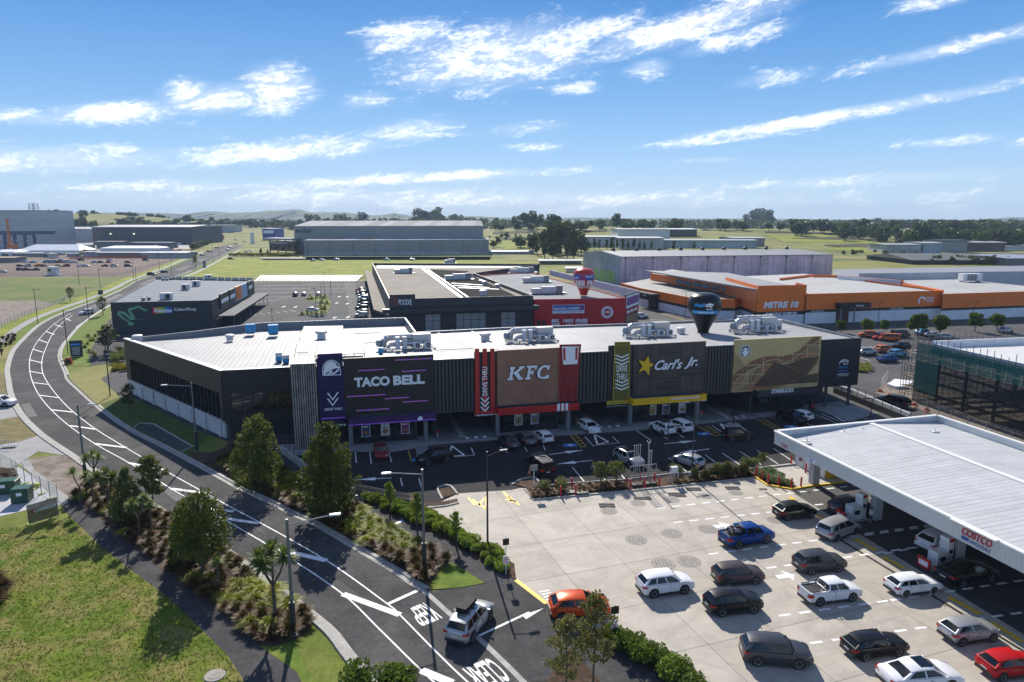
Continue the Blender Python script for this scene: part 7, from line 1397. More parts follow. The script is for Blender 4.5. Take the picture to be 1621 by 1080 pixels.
for x0,x1,yb,yt,dep,m,mr,l in [(20,80,407,401,9,M_asc,M_rfl,'long grey site cabin before the big marquee'),(156,222,408,400,12,mat('cabin_beige',(.2,.185,.16),.7),M_rfl,'beige site cabin with row of small windows'),(222,232,407,400,12,M_palegr,M_rfl,'grey cabin end right of the beige one'),(225,296,409,400,14,M_palegr,M_wht,'long row of pale container cabins beside the road fence'),(131,156,407,399,10,M_palegr,M_rfl,'small pale cabin between the marquees'),(76,88,409,402,4,M_acw,M_rfl,'small white roofed shelter in the site'),(106,122,407,401.5,6,M_palegr,M_rfl,'open fronted white roofed shelter'),(-30,24,416,408,12,M_gry,mat('tarp_beige',(.35,.28,.18),.8),'low container stack under a beige cover'),(153,196,394,382.5,12,mat('container_blue_grey',(.12,.14,.16),.6,var=.15),M_gry,'dark container row before the blue warehouse'),(208,272,393,384,12,mat('container_slate',(.1,.12,.15),.6,var=.15),M_gry,'slate containers right of the container row'),(75,97,386,384,8,mat('container_maroon',(.12,.04,.03),.7),M_gry,'maroon container by the pale warehouse'),(120,142,395,388.5,10,M_palegr,M_gry,'grey container behind the marquee'),(314,328,381.5,372.5,14,M_acw,M_rfl,'white container beside the main road'),(331,350,379.5,373,12,mat('container_red',(.5,.09,.03),.6),mat('container_red_top',(.5,.12,.05),.6),'orange red container beside the main road'),
        (300,330,370,357,60,M_steelb,M_rfl,'dark shed behind the blue warehouse'),(330,356,368,356.5,50,mat('pale_blue_shed',(.3,.38,.46),.6),M_rfl,'pale blue shed farther up the road'),(354,371,368,356.5,40,M_palegr,M_rfl,'white ribbed tank shed beside the pale blue one'),(285,335,360,352,60,M_asc,M_rfl,'grey flat roofed factory on the horizon left of the road')]:
    far_block('site_cabin' if yb > 383 else 'shed',x0,x1,yb,yt,dep,m,mr,l,'cabin' if yb > 383 else 'shed')
random.seed(12)
for k_ in range(30):
    p = G(random.uniform(0,140) if k_ < 20 else random.uniform(225,300),random.uniform(396,409) if k_ < 20 else random.uniform(388,402));mb = MB();w_,d_,h_ = random.uniform(2,7),random.uniform(2,4),random.uniform(1,3.2);m_ = random.choice((M_palegr,M_acw,_M['container_maroon'],M_steelb,_M['container_slate'],M_stb,_M['cabin_beige']));mb.box((p.x,p.y,0),(w_,d_,h_),m_,random.uniform(-.3,.3),.97);mb.box((p.x+.3,p.y,h_),(w_*.5,d_*.7,h_*.35),random.choice((M_gry,M_acw,M_cor)),random.uniform(-.3,.3),.8);tag(mb.build('material_stack'),'stack of building materials among the cabins of the far left site','materials','material stacks on the far left site')
p = G(85,436);t = empty('guard_hut',p,label='small white guard hut on a trailer at the dirt carpark edge',cat='hut');s_ = p.y/1081;mb = MB();mb.box((p.x,p.y,.6),(14*s_,3,11*s_),M_acw);mb.build('body',t);mb = MB();mb.box((p.x-1,p.y-1.55,2.2),(5*s_,.1,4*s_),M_glass2);mb.build('window',t);mb = MB();mb.box((p.x,p.y,.6+11*s_),(16*s_,3.4,.25),M_wht);mb.build('roof',t);mb = MB();mb.box((p.x,p.y,.1),(26*s_,2.5,.5),M_wht);mb.build('trailer',t)
M_onet = bpy.data.materials.new('orange_net');M_onet.use_nodes = True;b_ = M_onet.node_tree.nodes['Principled BSDF'];b_.inputs['Base Color'].default_value = (.5,.1,.05,1);b_.inputs['Alpha'].default_value = .7
mesh_fence('safety_netting',[G(110,411),G(165,410),G(235,409)],2.2,'orange safety netting fence behind the parked site cars',12,infill=M_onet,feet=False,m=M_block)
mesh_fence('wire_fence',[G(-60,437),G(182,438),G(210,432),G(236,423),G(278,413)],2.0,'long wire fence round the dirt carpark',9,infill=M_mesh,feet=False)
mesh_fence('wire_fence',[G(-10,527),G(12,514),G(60,494),G(101,478),G(106,471)],1.9,'wire fence along the outer footpath by the bare dirt',3.2,infill=M_mesh,feet=False)
for x,y,l in ((298,404+2,'left'),(304,402+2,'right')): far_block('skip_bin',x,x+6,y,y-4.5,4,M_tgrn,M_tgrn,l+' dark green skip beside the road','skip')
p = G(159.5,466);mb = MB();mb.box((p.x,p.y,0),(1.6,1.2,1.7),M_tgrn,.3,.95);mb.box((p.x,p.y,1.7),(1.7,1.3,.08),M_tgrn,.3);tag(mb.build('utility_box'),'small dark green utility box beside the outer lamp','utility box')
# ================================================================ MID DISTANCE, RIGHT
for a_ in [('office_building',978,1060,381,363,60,M_acw,M_rfl,'white stepped factory office with flat roofs on the rise','office'),('office_building',1022,1103,375,363,70,mat('black_glass',(.02,.024,.03),.3),M_wht,'black glass office block with white roof edge','office'),('warehouse',923,980,391,375,45,M_acw,M_rfl,'pale warehouse with ribbed roof left of the offices','warehouse'),('warehouse',980,1050,395,377,60,M_palegr,M_rfl,'grey concrete warehouse front with tall panels','warehouse'),('warehouse',1015,1197,393,380.5,30,mat('blue_concrete',(.4,.45,.48),.8,var=.1,streak=.3,cells=((1,0,0),7.,(0,0,1),99.,.12)),M_rfl,'long pale concrete panel wall building behind the pink warehouse','warehouse'),('warehouse',1160,1210,390,377,50,M_asc,M_rfl,'dark end block beside the long concrete wall','warehouse'),
           ('warehouse',1400,1460,402,387.5,30,M_cgry,M_rfl,'pale concrete panel building on the green rise','warehouse'),('office_building',1458,1490,402,385,30,mat('pale_blue_front',(.3,.38,.45),.6),M_rfl,'pale blue fronted office with dark windows','office'),('office_building',1490,1530,400,381,30,M_asc,M_navy,'dark roofed office between the trees at right','office'),('office_building',1528,1590,398,384,40,mat('brown_brick',(.12,.09,.08),.8),M_rfl,'brown brick office with pale roof at right','office'),('factory',1443,1575,419,412,60,M_dark,mat('dark_shed_roof',(.09,.1,.09),.7,var=.06),'long low shed with dark green grey roof among the shrubs','shed'),('factory',1592,1680,421,409,50,mat('mauve_wall',(.18,.16,.18),.7),mat('blue_grey_sheet',(.28,.3,.36),.5),'grey shed at the right edge with blue grey roof','shed'),('factory',1560,1700,410,404,20,M_palegr,M_navy,'long dark roofed building at the far right','building'),
           ('shed',1590,1680,397,390,30,M_acw,M_rfl,'white low building at the far right edge','building'),('farm_shed',1125,1146,355.5,353,30,M_acw,M_rfl,'tiny white roofed house on the far rise','house'),('farm_shed',995,1010,353.5,351,20,M_acw,M_rfl,'tiny blue white shed on the horizon','shed'),('container_row',855,920,419,413,12,mat('container_olive',(.14,.12,.09),.7),M_gry,'dark container yard beside the pink warehouse','containers'),('container_row',898,923,432,425,10,M_acw,M_rfl,'white container at the pink warehouse corner','container'),('tank_row',770,845,403,398.5,20,M_palegr,M_rfl,'low concrete yard wall right of the grey warehouse','wall')]:
    far_block(*a_[:8],a_[8],a_[9],roofup=(3 if a_[1] == 1443 else .5))
far_block('hedge_wall',482,776,411.5,406.5,3,mat('hedge_dark',(.02,.035,.012),.9,var=.4,vs=.5),mat('hedge_dark_top',(.03,.05,.018),.9,var=.4,vs=.5),'long clipped dark hedge before the grey warehouse','hedge')
far_block('yard_wall',415,482,411.8,409,2,M_asc,M_asc,'low grey wall before the warehouse forecourt','wall')
# windows bands on the mid-distance offices
for x0,x1,yb,y0,y1,nm in [(1023,1102,375,367,372,'black office'),(1460,1488,402,391,393.5,'a'),(1460,1488,402,396,398.5,'b')]:
    pass
# ================================================================ VEGETATION
rng = np.random.default_rng(11)
def quads(mb,C,size,m,flat=0.,aspect=1.7,N=None):
    """leaf quads at points C; N optional outward directions"""
    n = len(C);A = rng.normal(size=(n,3));A[:,2] *= (1-flat);A /= np.linalg.norm(A,axis=1)[:,None]
    B = rng.normal(size=(n,3))
    if N is not None: A = A*.6+N*.8;A /= np.linalg.norm(A,axis=1)[:,None]
    B = np.cross(A,B);B /= np.linalg.norm(B,axis=1)[:,None];s = (size*rng.uniform(.6,1.3,n))[:,None];Cc = np.cross(A,B)
    # A = long axis when N is given, else the normal
    U,V = (A,B) if N is not None else (B,Cc)
    P = np.stack([C-U*s*aspect*.5,C-V*s*.5,C+U*s*aspect*.5,C+V*s*.5],1).reshape(-1,3);b = len(mb.v);mb.v += P.tolist();i = mb.mi(m)
    mb.f += [(b+4*k,b+4*k+1,b+4*k+2,b+4*k+3) for k in range(n)];mb.m += [i]*n
def blob_points(centers,radii,n,shell=.55):
    """points in ellipsoidal clumps, denser to their rims"""
    w = np.array([r[0]*r[1]+r[1]*r[2]+r[0]*r[2] for r in radii]);idx = rng.choice(len(centers),n,p=w/w.sum());d_ = rng.normal(size=(n,3));d_ /= np.linalg.norm(d_,axis=1)[:,None]
    rr_ = rng.uniform(shell,1,n)**.6;C = np.array(centers)[idx]+d_*rr_[:,None]*np.array(radii)[idx];return C,d_
L_tot = leafmat('totara_leaves',(.034,.06,.01),(.135,.16,.022),.25,1.3);L_olive = leafmat('olive_leaves',(.10,.13,.035),(.17,.18,.055),.3);L_bright = leafmat('bright_leaves',(.11,.20,.018),(.24,.30,.035),.35)
L_sedge = leafmat('sedge_blades',(.07,.036,.012),(.115,.07,.018),.1,.8);L_gold = leafmat('gold_sedge_blades',(.15,.19,.014),(.29,.28,.025),.3,.8);L_cab = leafmat('cabbage_blades',(.08,.14,.03),(.17,.22,.06),.3,2.);L_dark = leafmat('dark_leaves',(.022,.042,.012),(.055,.08,.02),.2,.5)
L_far = leafmat('far_leaves',(.026,.055,.010),(.075,.11,.018),.15,.12);L_far2 = leafmat('far_light_leaves',(.06,.11,.012),(.14,.18,.03),.15,.12);L_red = leafmat('brown_tuft',(.12,.07,.035),(.2,.12,.06),.25,2.);L_flower = leafmat('yellow_flower',(.35,.28,.02),(.5,.42,.04),.2)
M_bark = mat('bark',(.10,.08,.06),.9,var=.25,vs=3,obj=True)
def tree_cone(H,Rm,seed,lm,n=5200,ls=.20,base=.06,blunt=.75,trunk=.16):
    """full bodied conical evergreen, clumps along leaning limbs"""
    random.seed(seed);t = empty('conical_tree');mb = MB();mb.path([Vector((0,0,0)),Vector((.1,0,H*.4)),Vector((0,.1,H*.92))],[trunk,trunk*.7,.03],M_bark,8);cs = [];rs = []
    for k in range(46):
        f = base+(1-base)*(k/46)**.85*random.uniform(.92,1.0);z = H*f;rad = Rm*min(1,(1-f)**blunt*1.25)*(.55+.45*math.sin(min(1,f*4)*1.57));a = k*2.4;q = rad*random.uniform(.4,.85)
        c = (q*math.cos(a),q*math.sin(a),z);cs.append(c);s_ = max(.22,rad*random.uniform(.28,.56));rs.append((s_,s_,s_*random.uniform(.8,1.2)))
        if k % 2 == 0: mb.tube((0,0,z*.85),c,.05,M_bark,.015,5)
    for k in range(70):
        f = base+(1-base)*random.random();a = random.uniform(0,6.28);rad = Rm*min(1,(1-f)**blunt*1.25)*(.55+.45*math.sin(min(1,f*4)*1.57));q = rad*random.uniform(.9,1.12);cs.append((q*math.cos(a),q*math.sin(a),H*f+random.uniform(0,.25)));s_ = random.uniform(.16,.34);rs.append((s_,s_,s_*1.3))
    cs.append((0,0,H*.93));rs.append((.25,.25,H*.06));mb.build('trunk',t);cr = MB();C,d_ = blob_points(cs,rs,n);quads(cr,C,ls,lm,N=d_);cr.build('crown',t);return t
def tree_airy(H,Rm,seed,lm,n=1800,ls=.16,z0=.35):
    random.seed(seed);t = empty('airy_tree');mb = MB();mb.path([Vector((0,0,0)),Vector((.08,.05,H*.5)),Vector((0,0,H*.97))],[.09,.06,.02],M_bark,7);cs = [];rs = []
    for k in range(22):
        f = z0+(1-z0)*k/22;a = k*2.4+random.uniform(-.3,.3);rad = Rm*math.sin(math.pi*(.25+.72*(f-z0)/(1-z0)))*random.uniform(.5,1);e = Vector((rad*math.cos(a),rad*math.sin(a),H*f+rad*.5));mb.tube((0,0,H*f*.92),e,.03,M_bark,.01,5)
        for q in (.6,1.): p = Vector((0,0,H*f*.92)).lerp(e,q);cs.append(tuple(p));s_ = random.uniform(.18,.32)*Rm;rs.append((s_,s_,s_*.8))
    mb.build('trunk',t);cr = MB();C,d_ = blob_points(cs,rs,n,.2);quads(cr,C,ls,lm,N=d_);cr.build('crown',t);return t
def tree_round(H,Rm,seed,lm,n=2200,ls=.28,th=.4,name='round_tree'):
    random.seed(seed);t = empty(name);mb = MB();mb.path([Vector((0,0,0)),Vector((0,0,H*.6))],[.03*H,.018*H],M_bark,7);cs = [];rs = []
    for k in range(16):
        a = k*2.4;f = random.uniform(th,.9);q = Rm*random.uniform(.3,.75)*math.sqrt(max(.1,1-((f-.62)/.42)**2));c = (q*math.cos(a),q*math.sin(a),H*f);cs.append(c);s_ = Rm*random.uniform(.32,.48);rs.append((s_,s_,s_*.85));mb.tube((0,0,H*th*.8),c,.012*H,M_bark,.004*H,5)
    mb.build('trunk',t);cr = MB();C,d_ = blob_points(cs,rs,n);quads(cr,C,ls,lm);cr.build('crown',t);return t
def strap_head(mb,c,r,n,m,droop=.5,w=.06):
    for k in range(n):
        a = random.uniform(0,6.283);e = random.uniform(-.45,1.35);l = r*random.uniform(.75,1.1);dv = Vector((math.cos(a)*math.cos(e),math.sin(a)*math.cos(e),math.sin(e)));s_ = Vector((-math.sin(a),math.cos(a),0))*w
        p1 = c+dv*l*.55;p2 = c+dv*l-Vector((0,0,l*droop*.35*abs(math.cos(e))));mb.add([c-s_*.4,c+s_*.4,p1+s_,p1-s_,p2],[(0,1,2,3),(3,2,4)],m)
def cabbage(H,heads,seed,spread=.9):
    random.seed(seed);t = empty('cabbage_tree');mb = MB();f = Vector((0,0,H*.5));mb.path([Vector((0,0,0)),f],[.14,.1],M_bark,8);cr = MB()
    for k in range(heads):
        a = 6.283*k/heads+random.uniform(-.4,.4);e = Vector((math.cos(a)*spread*random.uniform(.6,1),math.sin(a)*spread*random.uniform(.6,1),H*random.uniform(.78,.95))) if heads > 1 else Vector((0,0,H*.85));mb.path([f,f.lerp(e,.5)+Vector((e.x*.15,e.y*.15,0)),e],[.09,.075,.06],M_bark,6);strap_head(cr,e,.95,110,L_cab)
    mb.build('trunk',t);cr.build('crown',t);return t
def tuft(R_,H,n,lm,w=.035,up=.6):
    mb = MB()
    for k in range(n):
        a = random.uniform(0,6.283);q = random.random()**.6;o = Vector((math.cos(a),math.sin(a),0));r0_ = o*random.uniform(0,.15)*R_;s_ = Vector((-o.y,o.x,0))*w*random.uniform(.7,1.4);h = H*random.uniform(.75,1.05)*(1-.35*q);p1 = r0_+o*R_*q*.45+Vector((0,0,h*.75));p2 = r0_+o*R_*q*1.0+Vector((0,0,h*(1-.5*q*(1-up))))
        mb.add([r0_-s_,r0_+s_,p1+s_,p1-s_,p2],[(0,1,2,3),(3,2,4)],lm)
    return mb
def bush(R_,H,n,lm,ls=.12,clumps=7,seed=1):
    random.seed(seed);cs = [];rs = []
    for k in range(clumps): a = k*2.4;q = R_*random.uniform(.1,.6);s_ = R_*random.uniform(.4,.6);cs.append((q*math.cos(a),q*math.sin(a),H*random.uniform(.3,.65)));rs.append((s_,s_,H*.38))
    mb = MB();C,d_ = blob_points(cs,rs,n,.4);C[:,2] = np.abs(C[:,2]);quads(mb,C,ls,lm);mb.tube((0,0,0),(0,0,H*.5),.04,M_bark,.02,5);return mb
def size_to(base,top): b = G(*base);return b,AT(top[0],top[1],b.y).z
def place_tree(proto,H0,base,topy,label,rz=0,grp=None,cat='tree',first=False,wide=1.):
    b,H = size_to(base,(base[0],topy));s_ = H/H0
    if first: o = proto;o.location = b;o.rotation_euler.z = rz;o.scale = (s_*wide,s_*wide,s_);tag(o,label,cat,grp)
    else: put(proto,b,rz,(s_*wide,s_*wide,s_),label,cat=cat,group=grp)
tc1 = tree_cone(7,2.15,3,L_tot,8600,.15,blunt=.45);tc2 = tree_cone(7,2.0,8,L_tot,8600,.15,blunt=.47)
place_tree(tc1,7,(410,772),656,'full dark conical tree nearest the timber slats, left of two',0,first=True,wide=.92)
place_tree(tc2,7,(523,818),676,'full dark conical tree covering the indigo sign foot, right of two',0,first=True,wide=.98)
tr3 = tree_cone(7,2.2,21,L_tot,6800,.15,base=.3,blunt=.42);place_tree(tr3,7,(322,912),777,'broad dark tree with pale trunk in the left bed',0,first=True,wide=.98)
ta = tree_airy(6,1.5,5,L_olive,3600,.15);place_tree(ta,6,(243,812),724,'airy olive green tree left of the broad dark tree',0,first=True)
tb_ = tree_cone(5,1.4,31,L_olive,3600,.17);place_tree(tb_,5,(205,826),745,'dense small olive green conical tree among the cabbage trees',0,first=True)
place_tree(tree_cone(5,1.3,37,L_tot,3000,.17),5,(300,880),795,'small dark tree tucked left behind the broad dark tree',0,first=True)
for bx,by,ty,hd,sd,l in [(152,772,712,3,1,'by the tall lamp, with the dry dirt behind'),(129,800,742,2,2,'leftmost, drooping beside the concrete strip'),(149,806,749,1,3,'single headed, second from the left'),(176,826,740,3,4,'tall one before the small olive tree'),(189,812,755,1,9,'single head behind the tall one'),(222,855,786,2,5,'low pair of heads before the airy tree'),(241,850,790,1,6,'low single head beside the pair'),(348,942,880,1,7,'short one at the foot of the broad dark tree'),(436,985,868,4,8,'many headed one beside the nearest street lamp')]:
    o = cabbage(5,hd,sd);place_tree(o,5,(bx,by),ty,'cabbage tree, '+l,0,'cabbage trees in the left bed',first=True)
th = tree_airy(7.5,1.9,15,leafmat('thin_leaves',(.10,.10,.035),(.17,.15,.05),.3),2600,.14,.3);place_tree(th,7.5,(895,1110),978,'thin sparse young tree at the bottom, left of two',0,first=True);place_tree(tree_airy(7.5,1.7,19,bpy.data.materials['thin_leaves'],2600,.14,.3),7.5,(938,1093),940,'thin sparse young tree in front of the orange red hatchback',0,first=True)
sa = tree_airy(3,.55,25,L_bright,420,.14,.45)
place_tree(sa,3,(617,815),764,'yellow green sapling before the timber fence',first=True)
for bx,by,ty,l in ((661,838,781,'bright sapling beside the tall lamp in the hedge'),(722,866,811,'bright sapling in the hedge right of the lamp'),(310,425,404,'bare sapling on the inner verge up the road')): place_tree(sa,3,(bx,by),ty,l,rz=by)
sd_ = tree_airy(4,1.1,29,L_dark,700,.15,.3)
place_tree(sd_,4,(163,500),470,'small sapling on the bright verge left of the paint shop',first=True);place_tree(sd_,4,(205,653),608,'small dark tree in the shade at the wing corner',rz=1);place_tree(sd_,4,(172,560),515,'shaded shrub tree against the paint shop wall',rz=2,wide=1.5);place_tree(sd_,4,(112,478),455,'low sapling on the outer verge',rz=3)
# round clipped trees before the orange store
ro = tree_round(4.5,1.9,41,L_bright if False else leafmat('round_leaves',(.05,.10,.014),(.13,.19,.03),.25,.8),3800,.3)
for i,(x,yb,yt,wd,l) in enumerate([(1331,527,508,1.,'alone behind the mural block parapet'),(1372,530,505,.95,'left of the pair by the store entrance'),(1400,528,507,.85,'right of the pair by the store entrance'),(1452,533,497,.95,'largest, mid row'),(1487,532,500,1.0,'next to the largest'),(1543,525,496,.9,'second from the right'),(1578,525,497,1.,'rightmost')]):
    place_tree(ro,4.5,(x,yb),yt,'round clipped tree, '+l,i*1.3,'round clipped trees before the orange store',first=(i == 0),wide=wd)
# sedges, gold grasses and shrubs in the beds
def scatter(poly,n,mind,zz=0.):
    X = [p[0] for p in poly];Y = [p[1] for p in poly];P = [];tries = 0
    while len(P) < n and tries < n*60:
        tries += 1;p = (random.uniform(min(X),max(X)),random.uniform(min(Y),max(Y)))
        if inside(p,poly) and all((p[0]-q[0])**2+(p[1]-q[1])**2 > mind**2 for q in P): P.append(p)
    return P
random.seed(77)
T_s = [tuft(.95,1.15,240,L_sedge) for _ in range(3)];T_g = [tuft(1.15,.95,260,L_gold,.03,.2) for _ in range(2)]
def proto_mesh(mbs,name,**k): o = [m.build(name,**k) for m in mbs];return o
PS = proto_mesh(T_s,'sedge_tuft');PG = proto_mesh(T_g,'golden_grass_tuft')
bedL = GL([(108,792),(130,786),(150,758),(190,778),(255,818),(330,864),(398,911),(452,952),(490,984),(486,996),(466,1006),(430,1018),(412,1016),(380,985),(340,957),(262,900),(198,848),(135,796)])
bedR = GL([(372,716),(400,726),(470,758),(520,784),(561,806),(620,842),(690,880),(708,893),(690,914),(676,924),(656,912),(633,897),(561,855),(500,820),(462,803),(444,793),(386,766),(372,752),(345,735)])
gold_spots = [(390,950),(400,935),(415,945),(375,940),(440,965),(600,830),(585,822),(612,842),(598,845),(575,830),(630,850),(620,862),(645,866),(575,842),(462,775),(475,783),(455,768),(590,815),(610,825)]
used = False;cntS = cntG = 0
def set_tuft(protos,i,p,s_,label,grp,z=.05,cat='plant'):
    o = protos[i % len(protos)]
    if not o.get('_placed'): c = o;o['_placed'] = 1
    else: c = o.copy();COL.objects.link(c)
    c.location = (p[0],p[1],z);c.rotation_euler = (0,0,random.uniform(0,6.28));c.scale = (s_,s_,s_*random.uniform(.85,1.2));tag(c,label,cat,grp)
i = 0
for poly,n,side_ in ((bedL,165,'left'),(bedR,165,'right')):
    for p in scatter(poly,n,.85):
        g_ = any((p[0]-G(*q).x)**2+(p[1]-G(*q).y)**2 < 2.2 for q in gold_spots) or random.random() < .16;i += 1
        if g_: set_tuft(PG,i,p,random.uniform(.9,1.25),'golden green grass tuft among the brown sedges, %s bed' % side_,'golden grass tufts in the %s bed' % side_)
        else: set_tuft(PS,i,p,random.uniform(.8,1.2),'brown sedge clump in the roadside bed on the %s of the road' % side_,'brown sedge clumps in the %s bed' % side_)
# grass blades of the lawn
mb = MB();lawn_ = [tuple(G(*q))[:2] for q in [(0,838),(104,823),(161,867),(215,909),(259,941),(316,994.5),(360.5,1038.6),(398,1098),(-60,1098),(-60,838)]];X0,X1 = min(p[0] for p in lawn_),max(p[0] for p in lawn_);Y0,Y1 = min(p[1] for p in lawn_),max(p[1] for p in lawn_);L_gr = leafmat('lawn_blades',(.10,.155,.011),(.165,.19,.022),.25,.5)
for _ in range(15000):
    x,y = random.uniform(X0,X1),random.uniform(Y0,Y1)
    if not inside((x,y),lawn_): continue
    for k in range(3): a = random.uniform(0,6.28);h = random.uniform(.04,.13);c_,s_ = math.cos(a)*.035,math.sin(a)*.035;ox,oy = random.uniform(-.1,.1),random.uniform(-.1,.1);mb.add([(x+ox-c_,y+oy-s_,.05),(x+ox+c_,y+oy+s_,.05),(x+ox+s_*1.5,y+oy-c_*1.5,.05+h)],[(0,1,2)],L_gr)
mb.build('grass',kind='stuff')
# hedges of bright shrubs
HB = proto_mesh([bush(.9,.95,900,L_bright,.13,8,s_) for s_ in (1,2,3)],'hedge_shrub')
hed = GL([(572,790),(592,790),(640,803),(678,815),(737,852),(789,878),(808,893),(812,908),(800,908),(776,894),(722,858),(678,838),(600,803)])
for k,p in enumerate(scatter(hed,70,.8)): set_tuft(HB,k,p,random.uniform(.7,1.05),'bright green shrub of the hedge between path and concrete yard','bright shrubs along the yard edge')
hed2 = GL([(962,1012),(1005,1024),(1036,1037),(1070,1058),(1090,1080),(1115,1112),(1098,1108),(1062,1078),(1002,1040),(975,1024)])
HB2 = proto_mesh([bush(1.1,1.2,1300,leafmat('hedge_leaves',(.06,.12,.014),(.15,.22,.03),.3),.13,9,s_) for s_ in (4,5)],'hedge_shrub')
for k,p in enumerate(scatter(hed2,34,.8)): set_tuft(HB2,k,p,random.uniform(.8,1.1),'rounded green shrub of the hedge at the bottom of the photo','green shrubs along the bottom hedge')
for k,(x,y,l) in enumerate([(565,1090,'left'),(622,1085,'right'),(635,1092,'far right')]): set_tuft(HB2,k,G(x,y),1.2,'shrub top just showing at the bottom edge of the road, '+l,None)
ball = proto_mesh([bush(.8,1.5,1500,leafmat('ball_leaves',(.07,.08,.022),(.14,.13,.035),.25,1.5),.10,9,s_) for s_ in (11,12)],'round_shrub')
for k,(x,y,s_,l) in enumerate([(1099,759,.85,'first from the lamp block'),(1116,760,1.05,'second from the lamp block'),(1127,755,.8,'low one behind the second'),(1136,755,1.05,'third in the row'),(1149,754,1.1,'fourth in the row'),(1162,753,.9,'fifth in the row'),(1177,753,1.05,'sixth in the row')]): set_tuft(ball,k,G(x,y),s_,'bronze green round shrub in the yard planter, '+l,'round shrubs in the yard planter')
fb = proto_mesh([bush(1.1,1.5,1200,L_olive,.10,8,21)],'feathery_bush')
for k,(x,y,s_,l) in enumerate([(862,778,1.0,'behind the plate sign'),(888,777,1.0,'between plate sign and red bollards'),(1070,752,.8,'behind the meter box'),(1183,742,.8,'left of the far trio'),(1194,740,.8,'middle of the far trio')]): set_tuft(fb,k,G(x,y),s_,'feathery olive bush in the yard planter, '+l,'feathery bushes in the yard planter')
sm = tree_airy(2.8,1.1,51,L_olive,1500,.11,.3)
place_tree(sm,2.8,(950,768),733,'small feathery olive tree in the planter, left of two',first=True);place_tree(sm,2.8,(976,766),731,'small feathery olive tree in the planter, right of two',rz=2);place_tree(sm,2.8,(1207,738),717,'small feathery tree at the far end of the planter',rz=4)
rt = proto_mesh([tuft(.55,.5,110,L_red) for _ in range(2)],'brown_grass_tuft')
pl1 = GL([(838,779),(846,789),(878,787),(876,779),(870,778)]);pl2 = GL([(915,772),(918,782),(990,776),(988,768),(940,770)]);pl3 = GL([(1070,760),(1070,768),(1190,756),(1190,750)])
for k,p in enumerate(scatter(pl1,14,.5)+scatter(pl2,34,.5)+scatter(pl3,26,.6)): set_tuft(rt,k,p,random.uniform(.8,1.3),'reddish brown grass tuft in the yard planter','reddish brown tufts in the yard planter',.1)
wb = proto_mesh([bush(.7,.7,700,leafmat('grey_green_leaves',(.12,.17,.07),(.3,.35,.2),.25),.11,7,31)],'low_shrub')
for k,p in enumerate(scatter(GL([(1200,754),(1216,764),(1248,770),(1226,750),(1212,745)]),16,.6)): set_tuft(wb,k,p,random.uniform(.8,1.1),'pale flecked low shrub in the yellow kerbed bed','pale flecked shrubs by the yellow kerb')
random.seed(5)
for k,p in enumerate(scatter(GL([(130,565),(150,565),(160,525),(140,530),(120,545)]),14,1.2)): set_tuft(PG,k,p,random.uniform(.7,1.0),'olive grass clump on the bank by the blue sign','grass clumps on the bank by the blue sign')
for k,p in enumerate(scatter(GL([(178,560),(200,555),(200,575),(180,578)]),6,1.4)): set_tuft(fb,k+1,p,random.uniform(.9,1.3),'leafy shrub at the foot of the paint shop','shrubs at the foot of the paint shop')
yf = proto_mesh([bush(1.,.9,700,L_flower,.14,7,61)],'yellow_shrub')
for k,p in enumerate(scatter(GL([(181,583),(202,581),(202,588),(182,589)]),7,.9)): set_tuft(yf,k,p,1.,'yellow flowering shrub by the wing corner drive','yellow shrubs by the wing corner')
for k,p in enumerate(scatter(GL([(480,496),(516,497),(510,502),(478,501)]),10,1.5)+scatter(GL([(484,471),(516,470),(516,474),(484,475)]),9,1.5)+scatter(GL([(508,478),(522,478),(517,494),(506,494)]),10,1.5)): set_tuft(PG,k,p,random.uniform(1.2,1.6),'green grass clump in the L shaped carpark island','grass clumps in the carpark island')
for k,p in enumerate(scatter(GL([(1356,578),(1378,580),(1376,590),(1356,590)]),12,1.0)): set_tuft(PG,k,p,1.0,'orange brown grass in the ramp side island','orange grass island right of the dark panel')
for k,p in enumerate(scatter(GL([(0,560),(10,560),(30,535),(20,530),(-5,540)]),16,1.3)): set_tuft(PS,k,p,.9,'brown sedge clump on the outer kerb at the left edge','sedge clumps at the outer left kerb')
for k,p in enumerate(scatter(GL([(-8,925),(4,922),(9,945),(5,960),(-8,960)]),8,.8)): set_tuft(PS,k,p,1.1,'dark sedge clump at the left edge of the lawn','sedge clumps at the lawn edge')
# ---------------- distance trees
def far_tree(H,Rm,lm,n,ls,seed,tall=.45,name='distant_tree'): return tree_round(H,Rm,seed,lm,n,ls,tall,name)
FT_ = [far_tree(14,6.5,L_far,900,1.3,71,.3),far_tree(16,6,L_far2,900,1.3,72,.32),far_tree(20,4.2,L_far,800,1.2,73,.2),far_tree(18,7,L_dark,900,1.3,74,.35)]
for o in FT_: o.location = (0,-4000,0)
nfar = 0;usedF = set()
def far_put(k,p,H,label,grp,wide=1.):
    o = FT_[k];h0 = (14,16,20,18)[k];s_ = H/h0;sc = (s_*wide*random.uniform(.9,1.15),s_*wide*random.uniform(.9,1.15),s_)
    if k not in usedF: usedF.add(k);o.location = p;o.scale = sc;tag(o,label,'tree',grp)
    else: put(o,p,random.uniform(0,6.28),sc,label,cat='tree',group=grp)
random.seed(9)
def ft_px(k,x,yb,yt,label,grp=None,wide=1.):
    p = TG(x,yb);H = AT(x,yt,p.y).z-p.z;far_put(k,p,max(3,H*.97),label,grp,wide)
